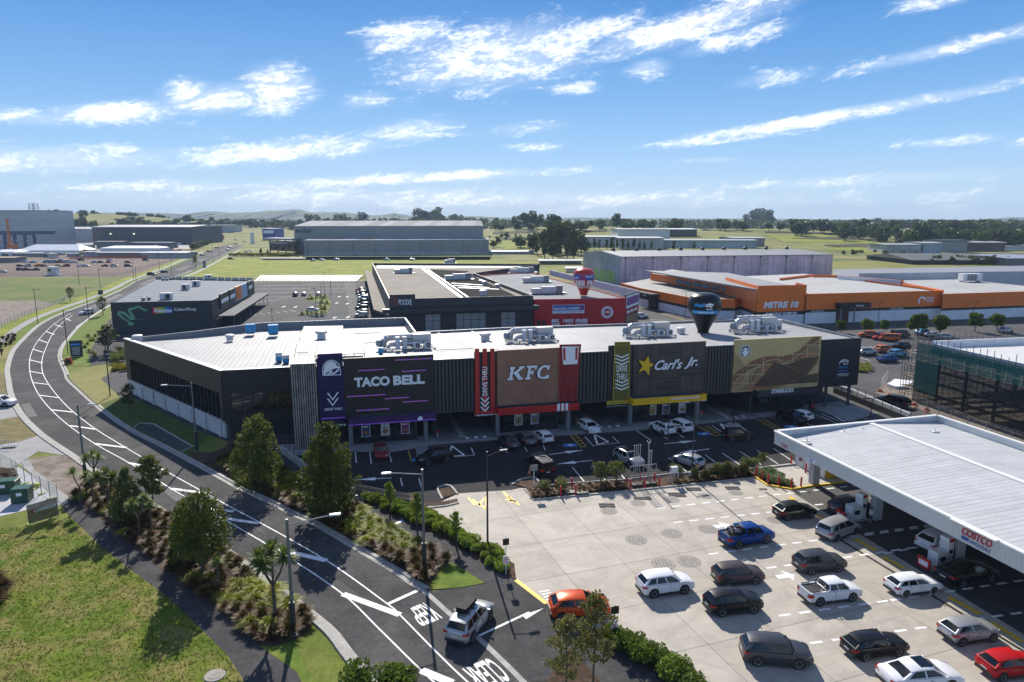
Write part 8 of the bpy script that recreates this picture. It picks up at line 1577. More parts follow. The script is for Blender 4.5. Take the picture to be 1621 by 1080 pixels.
for i,(x,yb,yt) in enumerate([(843,402,372),(850,405,378),(858,398,366),(866,400,362),(873,404,352),(880,398,344),(888,402,350),(896,400,346),(905,404,358),(912,398,362),(884,408,372),(898,409,375),(920,404,372),(928,398,374),(862,409,380),(875,411,384),(908,411,378)]): ft_px(2 if i % 3 else 3,x,yb,yt,'dark conifer in the grove left of the pink warehouse','dark conifer grove beside the pink warehouse',1.0)
for i,x in enumerate([934,941,948,960,968,977,986,994,1003,1012,1020,1031,1066,1098]): ft_px(2,x,397+random.uniform(-1,1),380-random.uniform(-3,6),'slim dark tree in the row before the concrete wall building','slim trees behind the pink warehouse',.8)
for k,x,yb,yt,w_,l in [(3,876,372,338,1.0,'tall ragged tree above the dark grove'),(3,700-25,366,334,1.1,'big round tree behind the warehouse roof, left'),(1,690,366,327,1.2,'tallest light tree behind the warehouse roof'),(3,665,366,329,1.0,'dark tree behind the warehouse roof'),(1,716,364,340,1.2,'low tree right behind the warehouse roof'),(0,724,364,340,1.,'dark low tree at the right of the roof trees'),(3,575,366,335,.8,'flat topped pine on the horizon above the warehouse'),(3,540,366,338,1.3,'wide dark tree left above the warehouse'),(0,497,365,340,1.2,'round tree at the left end of the warehouse roof'),(1,836,362,333,1.4,'tall leafy tree on the rise left of the grove'),(0,850,362,339,1.2,'round tree beside the tall leafy tree'),(0,818,362,342,1.2,'low round tree left of the tall leafy tree'),(3,976,362,337,.8,'lone dark tree on the horizon, centre'),(3,1198,362,329,1.2,'lone spreading gum tree on the rise, left half'),(3,1214,362,331,1.,'lone spreading gum tree on the rise, right half'),(0,1186,363,339,1.2,'low dark tree at the foot of the spreading gum'),(2,134,368,333,.9,'tall spire tree on the left hillside'),(3,126,368,345,1.2,'dark tree under the spire tree'),(0,104,371,350,1.2,'dark tree beside the left hillside meadow'),(3,77,372,351,1.,'dark tree right of the clad tower'),(0,215,358,343,2.,'broad dark tree behind the blue warehouse'),(0,195,359,346,2.,'broad dark tree left behind the blue warehouse'),(3,297,356,340,1.2,'dark tree on the skyline by the road'),(1,335,353,343,1.2,'light green tree on the skyline by the road'),(3,1452,394,351,.8,'tall dark tree standing in the right tree belt'),(3,1463,394,355,.8,'dark tree beside the tall one in the right belt'),(3,1508,372,348,1.0,'spreading tree on the right skyline'),(0,1395,388,360,1.,'rounded dark tree at the left of the right belt')]: ft_px(k,x,yb,yt,l,None,w_)
for i,x in enumerate(range(1330,1640,8)): ft_px(random.choice((0,1,1,3)),x+random.uniform(-3,3),(380 if x < 1420 else 393)+random.uniform(-3,3),(361 if x < 1420 else 368)-random.uniform(0,6),'leafy tree of the belt behind the offices at right','tree belt behind the right offices',1.0)
for i in range(70): x = random.uniform(1240,1640);ft_px(random.choice((0,0,1,3)),x,368+random.uniform(-5,6),354+random.uniform(-8,4),'dark tree of the wood along the right skyline','wood along the right skyline',1.3)
for i in range(60): x = random.uniform(75,470);ft_px(random.choice((0,3,3,1)),x,362+random.uniform(-7,4)-(x > 300)*5,349+random.uniform(-3,5)-(x > 300)*2,'dark tree of the wood below the left hills','wood below the left hills',1.5)
for i in range(56): x = random.uniform(780,1240);ft_px(random.choice((0,1,1,3)),x,361+random.uniform(-3,6),350+random.uniform(-4,5),'tree on the rise beyond the offices','trees scattered on the rise',1.5)
for i in range(40): x = random.uniform(775,930);ft_px(random.choice((0,1)),x,382+random.uniform(-8,12),372+random.uniform(-5,8),'low bush on the grassy slope right of the warehouse','bushes on the grassy slope',1.3)
for i in range(18): x = random.uniform(1470,1600);ft_px(random.choice((0,1)),x,416+random.uniform(-2,4),404+random.uniform(-2,5),'shrub before the low dark roofed shed','shrubs before the dark roofed shed',1.2)
for i in range(10): x = random.uniform(1330,1470);ft_px(0,x,403+random.uniform(-3,4),398+random.uniform(-3,2),'small shrub by the access road on the green rise','shrubs by the access road',1.2)
for i in range(14): x = 303+i*2.2;ft_px(0,x+random.uniform(-2,2),396-i*.7,386-i*.6,'dark shrub of the clump beside the road fence','shrub clump beside the road',1.3)
for x,yb,yt,l in ((413,403,392,'conifer at the warehouse entrance, left'),(424,405,394,'conifer at the warehouse entrance, middle'),(472,406,388,'conifer at the warehouse corner'),(566,411,403,'small lime tree before the warehouse wall'),(565,404,397,'small dark tree before the warehouse wall')): ft_px(2 if 'conifer' in l else 1,x,yb,yt,l,None,1.)
# far-off woods that read as one mass
def wood(x0,x1,yb,yt,Y0,Y1,n,lm,name,ls=3.2):
    mb = MB();P = []
    for _ in range(n//26):
        x = random.uniform(x0,x1);Y = random.uniform(Y0,Y1);b = AT(x,yb,Y);h = hgt(b.x,Y);top = AT(x,yt+random.uniform(-1.5,2),Y).z;R_ = random.uniform(.5,1)*9*Y/1500
        c = rng.normal(size=(26,3));c /= np.linalg.norm(c,axis=1)[:,None];hh = max(4,top-h);P.append(c*[R_,R_,hh*.5]+[b.x,Y,h+hh*.55])
    quads(mb,np.concatenate(P),ls,lm);mb.build(name,kind='stuff')
wood(-200,480,358,350,1500,2300,7000,L_far,'distant_woods',6);wood(780,1640,356,350,1500,2300,8000,L_far,'distant_woods',6);wood(480,800,356,347.5,1300,1900,3500,L_far,'distant_woods',5)
wood(-600,60,362,352,1100,1500,2500,L_far,'distant_woods',5)
yh = proto_mesh([bush(2.6,2.2,420,L_flower,.6,7,63)],'yellow_hedge_plant')
for i in range(22): x = 366+i*4.4;set_tuft(yh,i,G(x,405.5+.25*(i % 3)),1.,'golden shrub of the hedge before the grey warehouse','golden hedge before the warehouse')
# ================================================================ CARS
def paint(name,col,metal=.0,rough=.3):
    M = bpy.data.materials.get(name)
    if M: return M
    M = bpy.data.materials.new(name);M.use_nodes = True;b = M.node_tree.nodes['Principled BSDF'];b.inputs['Base Color'].default_value = (*col,1);b.inputs['Roughness'].default_value = rough;b.inputs['Metallic'].default_value = metal;b.inputs['Coat Weight'].default_value = .25;b.inputs['Specular IOR Level'].default_value = .25;b.inputs['Coat Roughness'].default_value = .06;return M
PT = dict(white=paint('paint_white',(.72,.73,.74)),black=paint('paint_black',(.008,.008,.009)),silver=paint('paint_silver',(.42,.43,.44),.5),grey=paint('paint_grey',(.13,.135,.14),.4),gun=paint('paint_gunmetal',(.07,.073,.08),.5),brown=paint('paint_taupe',(.085,.065,.062),.4),blue=paint('paint_blue',(.006,.05,.24),.3),red=paint('paint_red',(.45,.008,.01)),orange=paint('paint_orange_red',(.58,.075,.012),.2),dred=paint('paint_dark_red',(.2,.01,.015),.3),navy=paint('paint_navy',(.01,.02,.06),.3),gold=paint('paint_gold',(.4,.3,.1),.4),cyan=paint('paint_light_blue',(.08,.28,.45),.2),torange=paint('paint_truck_orange',(.55,.12,.02)))
M_tyre = mat('tyre_rubber',(.018,.018,.018),.8,var=0);M_rim = mat('alloy_rim',(.38,.39,.4),.3,.8,var=0);M_cglass = glass('car_glass',(.008,.010,.011),.04,.55);M_hl = glass('headlight_lens',(.5,.52,.55),.1,.8);M_tl = mat('tail_light_red',(.42,.01,.01),.25,var=0);M_plate = mat('number_plate_white',(.6,.6,.58),.5,var=0);M_trim = mat('car_trim',(.02,.02,.022),.5,var=0)
KIND = {  # L, W, H, belt, hood back, hood front, xr0, xr1, xf1, xf0, wheelbase, wheel radius, tail height
 'hatch': (4.15,1.77,1.50,.97,1.02,.86,-2.0,-1.42,.2,1.12,2.6,.32,.98),
 'suv': (4.6,1.86,1.71,1.07,1.12,.97,-2.22,-1.72,.35,1.15,2.68,.372,1.1),
 'sedan': (4.75,1.82,1.45,.95,.98,.76,-1.75,-1.0,.3,1.15,2.78,.33,1.02),
 'wagon': (4.75,1.82,1.5,.97,1.0,.84,-2.3,-1.7,.25,1.15,2.75,.33,1.0),
 'ute': (5.35,1.88,1.80,1.16,1.18,.98,-.75,-.62,.75,1.4,3.2,.39,1.12),
 'van': (4.9,1.85,1.95,1.15,1.15,.95,-2.38,-2.25,1.1,1.85,2.9,.34,1.2),
 'minivan': (5.0,1.95,1.76,1.05,1.08,.85,-2.42,-2.05,.6,1.6,3.0,.34,1.05)}
CG = {}
def car_proto(kind):
    L,W_,H,belt,hb,hf,xr0,xr1,xf1,xf0,wb,wr,th_ = KIND[kind];w = W_/2;t = empty('parked_car');m = PT['white'];mb = MB();l = L/2
    ax = [(-wb/2-.05),(wb/2-.05)]
    if kind == 'ute': st = [(-l,.5,.86,.88),(-l+.05,.42,1.12,.96),(-l+.4,.35,1.13,1),(xr0-.05,.3,1.13,1),(xr0,.3,belt,1)]
    else: st = [(-l,.44,.76,.80),(-l+.05,.34,th_-.16,.9),(-l+.13,.3,th_-.05,.94),(-l+.28,.26,th_,.97),(-l+.7,.24,max(th_,belt),1)]
    st += [(-.2,.22,belt,1),(xf0-.25,.22,belt,1),(xf0+.1,.22,hb,.99),(l-.75,.22,(hb+hf)/2+.04,.985),(l-.38,.24,hf+.02,.94),(l-.1,.26,hf-.10,.88),(l-.02,.3,hf-.22,.80),(l+.02,.38,hf-.34,.70)]
    rings = []
    for x,zb_,zt_,f in st:
        W2 = w*f;h = zt_-zb_;rings.append([(x,-W2*.86,zb_),(x,-W2*.98,zb_+.1),(x,-W2,zb_+.45*h),(x,-W2*.975,zb_+.78*h),(x,-W2*.93,zt_-.05),(x,-W2*.80,zt_),(x,-W2*.4,zt_+.025),(x,0,zt_+.035),(x,W2*.4,zt_+.025),(x,W2*.80,zt_),(x,W2*.93,zt_-.05),(x,W2*.975,zb_+.78*h),(x,W2,zb_+.45*h),(x,W2*.98,zb_+.1),(x,W2*.86,zb_)][::-1])
    mb.loft(rings,m)
    for x in ax:       # wheel arches and shut lines
        for s_ in (-1,1):
            mb.tube((x,s_*(w-.2),wr+.03),(x,s_*(w+.006),wr+.03),wr+.075,M_trim if kind != 'wagon' else m,n=22)
            mb.tube((x,s_*(w-.1),wr+.02),(x,s_*(w+.010),wr+.02),wr+.035,M_blk,n=22)
    doors = ((xf0-.12),-.12) if kind in ('ute',) else (xf0-.1,.02,-wb/2+.32)
    for x in doors:
        for s_ in (-1,1): mb.box((x,s_*(w*1.0-.012),.34),(.014,.03,belt-.42),M_trim)
    for x in doors[1:]:
        for s_ in (-1,1): mb.box((x+.14,s_*(w*.985+.004),belt-.2),(.17,.03,.03),m if kind != 'sedan' else M_steel)
    for s_ in (-1,1): mb.box((0,s_*(w*.955),.2),(wb-1.0 if kind != 'ute' else 1.9,.1,.16),M_trim)
    mb.build('body',t,smooth=32)
    cb = MB();wB,wT = w*.92,w*.73;zb_ = belt-.01;zt_ = H-.05
    def side(s_,u,v):     # u 0 rear..1 front, v 0 belt..1 roof
        xb = xr0+(xf0-xr0)*u;xt = xr1+(xf1-xr1)*u;y = (wB+(wT-wB)*v)*s_*(1-.06*(1-u)*v);dr = .0 if kind in ('ute','van') else .09;return Vector((xb+(xt-xb)*v,y,zb_+(zt_-dr*(1-u)**2-zb_)*v+(1-v)*.05*(1-u)))
    lo = [side(-1,0,0),side(-1,1,0),side(1,1,0),side(1,0,0)];up_ = [side(-1,0,1),side(-1,1,1),side(1,1,1),side(1,0,1)]
    nu,nv = 8,3
    for s_ in (-1,1):
        gp = [side(s_,i_/nu,j_/nv) for j_ in range(nv+1) for i_ in range(nu+1)];cb.add(gp,[(j_*(nu+1)+i_,j_*(nu+1)+i_+1,(j_+1)*(nu+1)+i_+1,(j_+1)*(nu+1)+i_) if s_ < 0 else (j_*(nu+1)+i_,(j_+1)*(nu+1)+i_,(j_+1)*(nu+1)+i_+1,j_*(nu+1)+i_+1) for j_ in range(nv) for i_ in range(nu)],m)
    cb.add(lo+up_,[(1,2,6,5),(3,0,4,7)],m)
    rg = []
    for f,dz_,wf in ((-.10,-.17 if kind not in ('ute','van') else -.06,.88),(0,-.09 if kind not in ('ute','van') else 0,.94),(.25,.02,.99),(.6,.05,1.01),(1.,.0,.97),(1.08,-.05,.9)):
        x = xr1+(xf1-xr1)*f;rg.append([(x,-wT*wf-.01,zt_-.02+dz_*.5),(x,-wT*wf*.85,zt_+.03+dz_*.7),(x,0,zt_+.05+dz_*.6),(x,wT*wf*.85,zt_+.03+dz_*.7),(x,wT*wf+.01,zt_-.02+dz_*.5),(x,0,zt_-.05+dz_*.5)][::-1])
    cb.loft(rg,m);cb.build('roof',t,smooth=35)
    def win(name,pts,out_,mat_=M_cglass):
        mm = MB();n = (pts[1]-pts[0]).cross(pts[2]-pts[0]).normalized();n = n if n.dot(out_) > 0 else -n;P = [p+n*.012 for p in pts]
        if (P[1]-P[0]).cross(P[2]-P[0]).dot(out_) < 0: P = P[::-1]
        mm.add(P,[range(len(P))],mat_);mm.build(name,t)
    def quadf(a,b,c,d,i0,i1,j0,j1): f = lambda u,v: a.lerp(b,u).lerp(d.lerp(c,u),v);return [f(i0,j0),f(i1,j0),f(i1,j1),f(i0,j1)]
    win('windscreen',quadf(side(-1,1,0),side(1,1,0),side(1,1,1),side(-1,1,1),.06,.94,.04,.95),Vector((1,0,1)))
    win('rear_window',quadf(side(-1,0,0),side(1,0,0),side(1,0,1),side(-1,0,1),.08,.92,.12,.93),Vector((-1,0,.3)))
    for s_ in (-1,1):
        sp_ = ((.07,.96),) if kind == 'ute' and False else (((.05,.42),(.47,.93)) if kind == 'ute' else (((.07,.30),(.325,.60),(.63,.93)) if kind in ('suv','wagon','van','minivan') else ((.10,.50),(.54,.93))))
        for u0,u1 in sp_:
            mm = MB();gp = [side(s_,u0+(min(u1,.985-.1*v_)-u0)*k_/4+.02*v_*(k_ == 0),.10+.80*v_)+Vector((0,s_*.018,.004)) for v_ in (0,.34,.67,1) for k_ in range(5)];mm.add(gp,[(j_*5+i_,j_*5+i_+1,j_*5+i_+6,j_*5+i_+5) if s_ < 0 else (j_*5+i_,j_*5+i_+5,j_*5+i_+6,j_*5+i_+1) for j_ in range(3) for i_ in range(4)],M_cglass);mm.build('side_window',t)
    for x in ax:
        for s_ in (-1,1):
            mb = MB();y = s_*(w-.10);yo = s_*(w+.02);prof = [(wr*.62,y-s_*.1),(wr*.95,y-s_*.1),(wr,y),(wr*.97,yo-s_*.01),(wr*.7,yo)]
            vs = [];n = 22
            for j in range(n): a = 6.2832*j/n;vs += [(x+r_*math.cos(a),yy,wr+r_*math.sin(a)) for r_,yy in prof]
            mb.add(vs,[(j*5+i,((j+1) % n)*5+i,((j+1) % n)*5+i+1,j*5+i+1) for j in range(n) for i in range(4)],M_tyre);wh = mb.build('wheel',t);mb = MB()
            mb.tube((x,yo-s_*.06,wr),(x,yo-s_*.05,wr),wr*.7,M_blk,n=20)
            for k in range(5):
                a = k*1.2566;c_,s2 = math.cos(a),math.sin(a);q = [Vector((x+c_*wr*.05-s2*wr*.13,yo-s_*.012,wr+s2*wr*.05+c_*wr*.13)),Vector((x+c_*wr*.05+s2*wr*.13,yo-s_*.012,wr+s2*wr*.05-c_*wr*.13)),Vector((x+c_*wr*.68+s2*wr*.10,yo-s_*.008,wr+s2*wr*.68-c_*wr*.10)),Vector((x+c_*wr*.68-s2*wr*.10,yo-s_*.008,wr+s2*wr*.68+c_*wr*.10))];mb.add(q,[(0,1,2,3)],M_rim)
            vs = []
            for j in range(20): a = 6.2832*j/20;vs += [(x+wr*.72*math.cos(a),yo,wr+wr*.72*math.sin(a)),(x+wr*.63*math.cos(a),yo-s_*.02,wr+wr*.63*math.sin(a))]
            mb.add(vs,[(2*j,2*((j+1) % 20),2*((j+1) % 20)+1,2*j+1) for j in range(20)],M_rim);mb.build('rim',wh)
    for s_ in (-1,1):
        mb = MB();z = hf-.13;mb.add([(l-.05,s_*w*.42,z-.07),(l-.10,s_*w*.72,z-.05),(l-.45,s_*w*.93,z+.03),(l-.40,s_*w*.90,z+.12),(l-.12,s_*w*.74,z+.06),(l-.07,s_*w*.45,z+.02)],[(0,1,2,3,4,5) if s_ > 0 else (5,4,3,2,1,0)],M_hl)
        mb.v = [(a+.04,b*1.04,c) for a,b,c in mb.v];mb.build('headlight',t)
        mb = MB();z = (th_-.22) if kind != 'ute' else .82;x0 = -l+.03 if kind != 'ute' else -l+.02;hh = .14 if kind not in ('van','ute') else .3
        mb.add([(x0-.015,s_*w*.58,z),(x0+.02,s_*w*.90,z-.02),(x0+.36,s_*w*1.0,z+.02),(x0+.36,s_*w*.995,z+hh),(x0+.06,s_*w*.93,z+hh),(x0+.01,s_*w*.60,z+hh*.8)],[(0,1,4,5),(1,2,3,4)] if s_ < 0 else [(5,4,1,0),(4,3,2,1)],M_tl);mb.v = [(a-.035,b*1.035,c) for a,b,c in mb.v];mb.build('tail_light',t)
        mb = MB();mb.box((xf0-.28,s_*(w+.09),belt+.0),(.12,.2,.14),m,0,.85);mb.build('mirror',t)
    mb = MB();mb.box((-l-.02,0,th_-.42 if kind != 'ute' else .62),(.02,.5,.12),M_plate);mb.build('number_plate',t)
    mb = MB();mb.box((-l+.03,0,.30),(.14,w*1.62,.2),M_trim,0,.96);mb.box((l-.05,0,.27),(.12,w*1.4,.22),M_trim,0,.96);mb.build('bumper',t)
    if kind == 'ute':
        mb = MB();z = 1.145;x0,x1 = -l+.12,xr0-.12;mb.box(((x0+x1)/2,0,z+.02),(x1-x0,w*1.55,.01),M_trim)
        for s_ in (-1,1): mb.box(((x0+x1)/2,s_*w*.86,z-.02),(x1-x0+.1,.13,.12),m)
        mb.box((x0-.02,0,z-.02),(.1,w*1.75,.12),m);mb.build('tray',t)
    return t
for k in KIND: CG[k] = car_proto(k);CG[k].location = (0,-4000-len(CG),0)
CARS = {}
def car(kind,loc,h,col,label,grp=None,sc=1.,extra=None,z=.05):
    c = copy_tree(CG[kind]);c.location = (loc[0],loc[1],z);c.rotation_euler = (0,0,h);c.scale = (sc,)*3;tag(c,label,{'ute': 'pickup truck','van': 'van','minivan': 'minivan','suv': 'suv'}.get(kind,'car'),grp)
    for o in c.children:
        if o.name.split('.')[0] in ('body','roof','mirror','tray') and o.material_slots:
            for s_ in o.material_slots:
                if s_.material == PT['white']: s_.link = 'OBJECT';s_.material = PT[col]
    return c
def bywheels(kind,r,f,side_,col,label,**k):
    a,b = G(*r),G(*f);e = (b-a).normalized();Wd = KIND[kind][1]/2;n = Vector((-e.y,e.x,0))*(1 if side_ == 'R' else -1);c = a.lerp(b,.5)+n*(Wd-.1)+e*.05;sc = min(1.12,max(.92,(b-a).length/KIND[kind][10]));return car(kind,c,math.atan2(e.y,e.x),col,label,sc=sc,**k)
def addpart(root,name,mb): o = mb.build(name);o.location = (o.location.x,o.location.y,o.location.z);o.parent = root;return o
c = bywheels('hatch',(883.5,983.6),(955,979),'R','orange','bright orange red hatchback entering the yard by the yellow kerb')
bywheels('suv',(1034.7,947.3),(1082.7,940.6),'R','white','white small suv in the yard, leftmost of the queue')
bywheels('suv',(1152.7,929.7),(1195.5,926.3),'R','brown','taupe grey suv behind the black one')
bywheels('suv',(1142.8,977.6),(1192,972),'R','black','glossy black suv in front of the taupe suv')
c = bywheels('ute',(1167.7,869.5),(1212.6,861),'R','blue','blue pickup carrying motorbikes near the white arrow')
mb = MB()
for (x,y) in ((-1.3,.25),(-1.5,-.35)):
    for dx_ in (-.55,.55):
        vs = []
        for j in range(12): a = 6.28*j/12;vs += [(x+dx_+.3*math.cos(a),y-.05,1.5+.3*math.sin(a)),(x+dx_+.3*math.cos(a),y+.05,1.5+.3*math.sin(a)),(x+dx_+.2*math.cos(a),y+.05,1.5+.2*math.sin(a)),(x+dx_+.2*math.cos(a),y-.05,1.5+.2*math.sin(a))]
        mb.add(vs,[(4*j+i,4*((j+1) % 12)+i,4*((j+1) % 12)+(i+1) % 4,4*j+(i+1) % 4) for j in range(12) for i in range(4)],M_blk)
    mb.box((x,y,1.45),(.5,.28,.35),M_gry);mb.box((x+.15,y,1.8),(.5,.26,.2),PT['cyan'] if y > 0 else M_blk,0,.7);mb.tube((x+.45,y-.35,2.05),(x+.45,y+.35,2.05),.025,M_steel,n=5);mb.tube((x+.55,y,1.5),(x+.42,y,2.05),.03,M_steel,n=5)
mb_off = MB();mb_off.v = mb.v;
o = mb.build('motorbikes');oc = Vector(o.location);o.location = (0,0,0);mt = Matrix.Translation(Vector(c.location)) @ Matrix.Rotation(c.rotation_euler.z,4,'Z') @ Matrix.Translation(oc);o.matrix_world = mt;tag(o,'pair of dirt bikes standing in the tray of the blue pickup','motorbikes')
bywheels('suv',(1198.6,1055),(1263.7,1059.9),'R','gun','dark metallic suv with roof rails at the bottom of the yard')
bywheels('suv',(1284,911),(1326.7,906.3),'R','gun','grey metallic suv above the white pickup')
c = bywheels('ute',(1297.7,960.8),(1349,953.5),'R','white','white double cab pickup with black sports bar')
mb = MB();mb.path([Vector((-.95,-.8,1.15)),Vector((-.95,-.6,1.65)),Vector((-.95,.6,1.65)),Vector((-.95,.8,1.15))],.05,M_blk,6)
for s_ in (-1,1): mb.path([Vector((-.95,s_*.62,1.65)),Vector((-1.6,s_*.78,1.3)),Vector((-2.3,s_*.82,1.3)),Vector((-2.4,s_*.82,1.16))],.04,M_blk,6)
o = mb.build('sports_bar');o.parent = c
bywheels('wagon',(1433.8,946.5),(1477.6,941.3),'R','white','white station wagon crossing the drain line')
bywheels('hatch',(1522,1023.5),(1570,1016.5),'R','silver','silver liftback at the right with large sloping rear window')
bywheels('wagon',(1369.5,1047.7),(1422,1040.4),'R','black','black station wagon left of the silver liftback')
c = bywheels('sedan',(1434,1100),(1502,1093),'R','white','white sedan with glass sunroof cut by the bottom edge')
mb = MB();mb.box((-.05,0,1.445),(.75,1.0,.035),M_cglass);o = mb.build('sunroof');o.parent = c
bywheels('hatch',(1586,1080),(1638,1073),'R','red','bright red hatchback at the lower right corner')
bywheels('minivan',(1324,858),(1354,847),'R','silver','silver minivan nosing under the canopy')
bywheels('hatch',(1246.3,825),(1282.7,820.7),'R','black','black hatchback near the left end of the canopy')
bywheels('suv',(1483,881),(1525,870),'R','white','white suv half hidden behind the sign side fuel pump')
bywheels('sedan',(1520,930),(1565,921),'R','black','black sedan in the deep shade under the canopy sign')
bywheels('suv',(1338,818),(1368,812),'R','brown','bronze suv at the first pump under the canopy')
c = bywheels('suv',(746,1017),(773,983.6),'R','silver','silver suv with black roof box turning off the road')
mb = MB();rg = [[(x,-w_,z),(x,-w_,z+h_),(x,w_,z+h_),(x,w_,z)] for x,w_,z,h_ in ((-1.3,.28,1.85,.12),(-1.15,.38,1.84,.26),(0,.42,1.83,.3),(.55,.36,1.84,.24),(.8,.2,1.86,.1))];mb.loft([[(a,b+.1,z) for a,b,z in r_] for r_ in rg],mat('roof_box_black',(.012,.012,.013),.7,var=0,spec=.15));mb.box((-.3,.1,1.76),(.06,1.3,.06),M_trim);mb.box((-1,.1,1.76),(.06,1.3,.06),M_trim);o = mb.build('roof_box',smooth=30);o.parent = c
AW = math.atan2(.9689,-.2475)      # facing the shops
def bay(kind,x,y,h,col,label,**k): p = G(x,y);e = Vector((math.cos(h),math.sin(h),0));return car(kind,p+e*KIND[kind][0]*.5,h,col,label,**k)
bay('hatch',603.5,728,AW+math.pi,'dred','dark red hatchback nosing out under the purple canopy').location = G(603.5,722)
c = bay('suv',687,728,0,'black','black suv driving diagonally before the purple shop');c.location = G(688,731);c.rotation_euler.z = R(212)
bay('sedan',815,714,AW+.12,'gun','grey sedan, left of the three parked before the brown panel shop');bay('sedan',842,709,AW+.12,'grey','grey sedan, middle of the three parked before the brown panel shop');bay('hatch',869,705.5,AW+.12,'white','white hatchback, right of the three parked before the brown panel shop')
bay('wagon',936,688,AW+math.pi+.1,'white','white wagon driving out of the lane beside the red panel').location = G(932,682)
bay('suv',1063,692,AW+.15,'white','white suv with black roof basket under the yellow canopy');bay('suv',1091,688.5,AW+.15,'white','white suv on the right of the one with a roof basket')
mb = MB();mb.box((-.5,0,1.78),(1.4,1.1,.16),M_blk);o = mb.build('roof_basket');o.parent = [q for q in S.objects if q.get('label','').startswith('white suv with black roof basket')][0]
bywheels('suv',(1160,699),(1183,697.5),'R','black','black suv crossing before the tan mural')
c = bay('ute',868,757,AW+.15,'black','black pickup with roof rack and canopy parked nose to the shops');mb = MB();mb.box((-1.75,0,1.15),(1.75,1.6,.65),PT['black'],0,.95)
for k in range(6): mb.box((-2.3+k*.6,0,1.92),(.07,1.35,.05),M_gry)
for s_ in (-1,1): mb.box((-.8,s_*.68,1.9),(3.2,.05,.07),M_gry)
o = mb.build('canopy_rack');o.parent = c
c = bay('suv',998,742,0,'silver','silver suv with black glass roof behind the vent pipes');c.location = G(995,733);c.rotation_euler.z = AW+math.pi+.25
mb = MB();mb.box((-.4,0,1.715),(1.5,1.1,.03),M_cglass);o = mb.build('glass_roof');o.parent = c
c = bay('hatch',1096,740,AW+.25,'silver','silver hatchback left of the round shrubs');c.location = G(1089,736);c.rotation_euler.z = AW+.45
c = bay('suv',1245,676,0,'black','black suv, left of the two before the black shop front');c.location = G(1253,668);c.rotation_euler.z = AW+math.pi+.3
bay('hatch',1284,669.5,AW+.3,'white','white hatchback with black roof at the last shop front')
bywheels('wagon',(1424,645.5),(1393,638),'L','black','dark wagon driving up the ramp road beside the scaffold')
# right carpark behind the block
for x,y,k,cl,h,l in [(1372,562,'suv','silver',0,'silver suv nearest the dark panel'),(1399,558,'suv','torange',.1,'black and orange off road wagon'),(1405,573,'sedan','blue',.1,'bright blue saloon by the scaffold'),(1420,565,'suv','cyan',.2,'pale blue suv beside the blue saloon'),(1407,540,'van','torange',2.6,'orange cab van in the second row'),(1389,536,'hatch','navy',2.6,'dark blue hatchback in the second row'),(1374,534,'suv','torange',2.6,'dark red and orange pickup in the second row'),(1395,538.5,'hatch','red',2.6,'red hatchback beside the orange cab van'),(1425,534,'van','brown',0,'beige van behind the scaffold top'),(1463,531,'suv','cyan',0,'blue grey suv below the largest round tree'),(1478,534,'sedan','silver',0,'silver saloon right of the blue grey suv'),(1496,537,'wagon','silver',0,'pale wagon by the white parapet'),(1592,527,'suv','silver',.3,'silver suv below the rightmost round tree'),(1424,553,'suv','black',2.8,'dark car behind the scaffold tubes')]: p = G(x,y);car(k,p,h+.2,cl,l,'cars in the carpark before the orange store')
p = G(1015,504);car('suv',p,.3,'white','white suv beside the red chemist corner')
for i,(x,y,cl,k) in enumerate([(567,502,'white','suv'),(569,496.5,'silver','hatch'),(568,490.5,'black','suv'),(570,485,'navy','wagon'),(569,479.5,'black','hatch'),(570,474.5,'white','suv'),(569,470,'silver','sedan'),(567,466.5,'black','suv'),(566,463.5,'navy','hatch'),(565,460.5,'red','hatch')]):
    car(k,G(x+5,y),math.pi+.2,cl,'%s car parked along the supermarket side canopy, %s from the front' % ({'navy': 'navy blue'}.get(cl,cl),['first','second','third','fourth','fifth','sixth','seventh','eighth','ninth','tenth'][i]),'cars along the supermarket side canopy')
car('suv',G(467.5,469),AW,'navy','dark blue suv alone in the rear carpark, left of three');car('hatch',G(481,468.5),AW,'silver','beige silver car alone in the rear carpark, middle of three');car('hatch',G(504,468.5),AW,'silver','silver car behind the planted island');car('hatch',G(495,493.5),.2,'white','white car roof showing behind the front of the planted island')
car('suv',G(137,498),R(250),'white','white suv driving round the road bend toward the camera',z=.06);car('suv',G(2,643),0,'white','white car cut by the left edge on the side drive',z=.06)
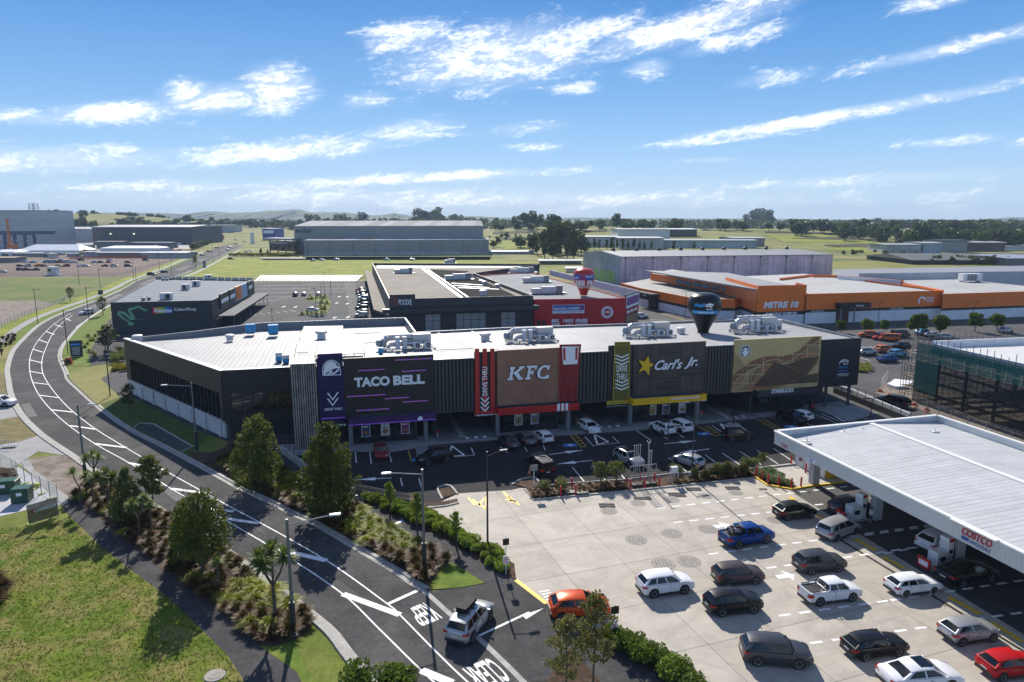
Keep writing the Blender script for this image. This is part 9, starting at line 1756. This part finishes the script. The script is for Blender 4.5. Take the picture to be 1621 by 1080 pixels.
for x,y,cl,k,h,l in [(240,436,'black','suv',.25,'first dark suv parked on the outer verge'),(260,432,'navy','hatch',1.1,'dark car driving behind the dark suv'),(320,405,'silver','hatch',1.1,'silver car on the outer side of the far road'),(331,399,'black','suv',1.1,'dark car beside the shrub clump on the road'),(343,393,'dred','hatch',1.1,'dark red car beyond the shrub clump'),(364,392,'silver','suv',1.2,'silver suv on the inner verge near the white pylon'),(361,396.5,'white','suv',1.2,'white suv in front of the silver suv near the pylon'),(374,387,'white','van',1.2,'white van in the middle of the far road'),(373,380.5,'grey','suv',1.2,'grey car beyond the white van'),(366,411,'black','suv',.1,'black suv turning out of the side street'),(337,382,'silver','van',.2,'pale van beside the road container'),(388,384,'black','hatch',.2,'dark car at the pylon sign'),(396,373,'white','hatch',1.2,'tiny white car far up the road'),(391,399.5,'white','sedan',.1,'white saloon in the warehouse forecourt, left'),(397,398,'silver','sedan',.1,'silver saloon in the warehouse forecourt, right'),(496,413.5,'cyan','hatch',.1,'pale blue car on the street before the warehouse, first'),(510,413,'white','wagon',.1,'white car on the street before the warehouse, second'),(533,412.5,'cyan','suv',.1,'light blue car on the street before the warehouse, third'),(612,412.5,'cyan','ute',.1,'white blue pickup on the street before the warehouse, fourth'),(653,412.5,'silver','suv',.1,'beige suv on the street before the warehouse, fifth')]: car(k,G(x,y),h,cl,l,'cars on the far road and street')
rows = [(432,[(5,'silver','hatch')]),(428.5,[(33,'navy','suv'),(44,'black','suv'),(57,'navy','wagon')]),(422.5,[(32,'black','hatch'),(44,'silver','suv'),(62,'torange','ute'),(70,'dred','hatch'),(93,'gold','hatch'),(105,'dred','suv'),(128,'white','wagon'),(136,'silver','sedan'),(166,'dred','hatch'),(181,'silver','suv'),(203,'black','suv')]),(416.5,[(42,'white','hatch'),(53,'cyan','sedan'),(74,'cyan','van'),(85,'cyan','van'),(96,'dred','suv'),(107,'silver','van'),(118,'white','suv'),(150,'cyan','sedan'),(160,'navy','hatch'),(173,'red','hatch'),(203,'dred','wagon')]),(413,[(98,'silver','hatch'),(129,'gun','van'),(175,'white','wagon'),(231,'black','suv')])]
CN = dict(dred='dark red',gun='dark grey',cyan='light blue',navy='navy',torange='orange',gold='gold');ON = ['first','second','third','fourth','fifth','sixth','seventh','eighth','ninth','tenth','eleventh']
for ri,(yy,L_) in enumerate(rows):
    for j,(x,cl,k) in enumerate(L_): car(k,G(x,yy),random.choice((.3,.3,3.4))+random.uniform(-.2,.2),cl,'%s %s on the dirt carpark, %s from the left in the %s row' % (CN.get(cl,cl),{'ute': 'pickup','sedan': 'saloon','hatch': 'hatchback'}.get(k,k),ON[j],['foremost','near','middle','far','last'][ri]),'cars on the dirt carpark',z=.1)
for k in CG.values():
    for c in list(k.children):
        for d in list(c.children): bpy.data.objects.remove(d)
        bpy.data.objects.remove(c)
    bpy.data.objects.remove(k)
for i in range(4):
    if i not in usedF:
        for c in list(FT_[i].children): bpy.data.objects.remove(c)
        bpy.data.objects.remove(FT_[i])
for L_ in (PS,PG,HB,HB2,ball,fb,rt,wb,yf,yh):
    for o in L_:
        if not o.get('_placed'): bpy.data.objects.remove(o)
# ================================================================ PERSON at the pump
def person(loc,rz,shirt,legs,label):
    t = empty('person',loc,rz,label=label,cat='person');skin = mat('skin',(.42,.25,.17),.6,var=0)
    J = {'pel': (0,0,.95),'chest': (0,0,1.28),'neck': (0,0,1.48),'head': (0,.01,1.60),'top': (0,.01,1.72),'lh': (.1,0,.9),'lk': (.11,.03,.5),'la': (.12,0,.09),'lt': (.13,.16,.04),'rh': (-.1,0,.9),'rk': (-.11,.05,.5),'ra': (-.12,-.02,.09),'rt': (-.13,.14,.04),'ls': (.19,0,1.42),'le': (.25,.02,1.15),'lw': (.24,.16,.93),'rs': (-.19,0,1.42),'re': (-.25,.05,1.16),'rw': (-.2,.28,1.08)}
    E_ = [('pel','chest'),('chest','neck'),('neck','head'),('head','top'),('pel','lh'),('lh','lk'),('lk','la'),('la','lt'),('pel','rh'),('rh','rk'),('rk','ra'),('ra','rt'),('neck','ls'),('ls','le'),('le','lw'),('neck','rs'),('rs','re'),('re','rw')]
    RD = dict(pel=.15,chest=.15,neck=.065,head=.09,top=.08,lh=.09,lk=.06,la=.045,lt=.035,rh=.09,rk=.06,ra=.045,rt=.035,ls=.065,le=.045,lw=.032,rs=.065,re=.045,rw=.032)
    for s_,w in ((1,'lw'),(-1,'rw')):
        base = Vector(J[w]);
        for f,(dx_,ln) in enumerate(((-.03,.085),(-.012,.095),(.008,.09),(.026,.075),(.045,.05))): nm = w+str(f);J[nm] = tuple(base+Vector((dx_*s_,.05+.02*(f < 4),-ln*.7)));RD[nm] = .010;E_.append((w,nm))
    nm = list(J);me = bpy.data.meshes.new('body');me.from_pydata([J[n] for n in nm],[(nm.index(a),nm.index(b)) for a,b in E_],[]);o = bpy.data.objects.new('body',me);COL.objects.link(o);o.parent = t
    sm_ = o.modifiers.new('skin','SKIN')
    for i_,n in enumerate(nm): me.skin_vertices[0].data[i_].radius = (RD[n],RD[n]*(.75 if n in ('pel','chest') else 1));me.skin_vertices[0].data[i_].use_root = n == 'pel'
    o.modifiers.new('sub','SUBSURF').levels = 1;me.materials.append(skin)
    mb = MB();mb.lathe([(.19,0),(.185,.2),(.205,.42),(.13,.5),(.07,.52)],(0,0,.97),shirt,14);mb.tube((.18,0,1.43),(.25,.02,1.2),.085,shirt,.07,8);mb.tube((-.18,0,1.43),(-.25,.04,1.2),.085,shirt,.07,8);mb.build('shirt',t) if False else None
    sh = mb.build('shirt');sh.parent = t;mb = MB();mb.lathe([(.18,.12),(.185,.0)],(0,0,.87),legs,12);mb.tube((.1,0,.93),(.115,.03,.5),.105,legs,.085,8);mb.tube((-.1,0,.93),(-.115,.04,.5),.105,legs,.085,8);q = mb.build('shorts');q.parent = t
    mb = MB();mb.lathe([(.10,-.02),(.108,.05),(.085,.12),(0,.155)],(0,-.01,1.62),mat('hair_dark',(.02,.013,.01),.7,var=0),12);q = mb.build('hair');q.parent = t
    return t
person(tuple(G(1378,829)),R(40),mat('shirt_white',(.7,.72,.78),.8,var=0),mat('shorts_dark',(.03,.035,.05),.8,var=0),'person in white shirt and dark shorts standing at the fuel pump')
# ================================================================ air
mb = MB();mb.box((0,3000,-3),(16000,9000,150),None) if False else None
HZ = bpy.data.materials.new('air');HZ.use_nodes = True;HZ.node_tree.nodes.clear();g = NT(HZ.node_tree)
o_ = g.n.new('ShaderNodeOutputMaterial');pv = g.n.new('ShaderNodeVolumePrincipled');pv.inputs['Color'].default_value = (.6,.78,1,1);pv.inputs['Density'].default_value = .0001;pv.inputs['Anisotropy'].default_value = .0
g.l.new(pv.outputs[0],o_.inputs['Volume'])
mb = MB();mb.box((0,3300,-4),(19000,7300,150),HZ);hz = mb.build('haze',kind='stuff')
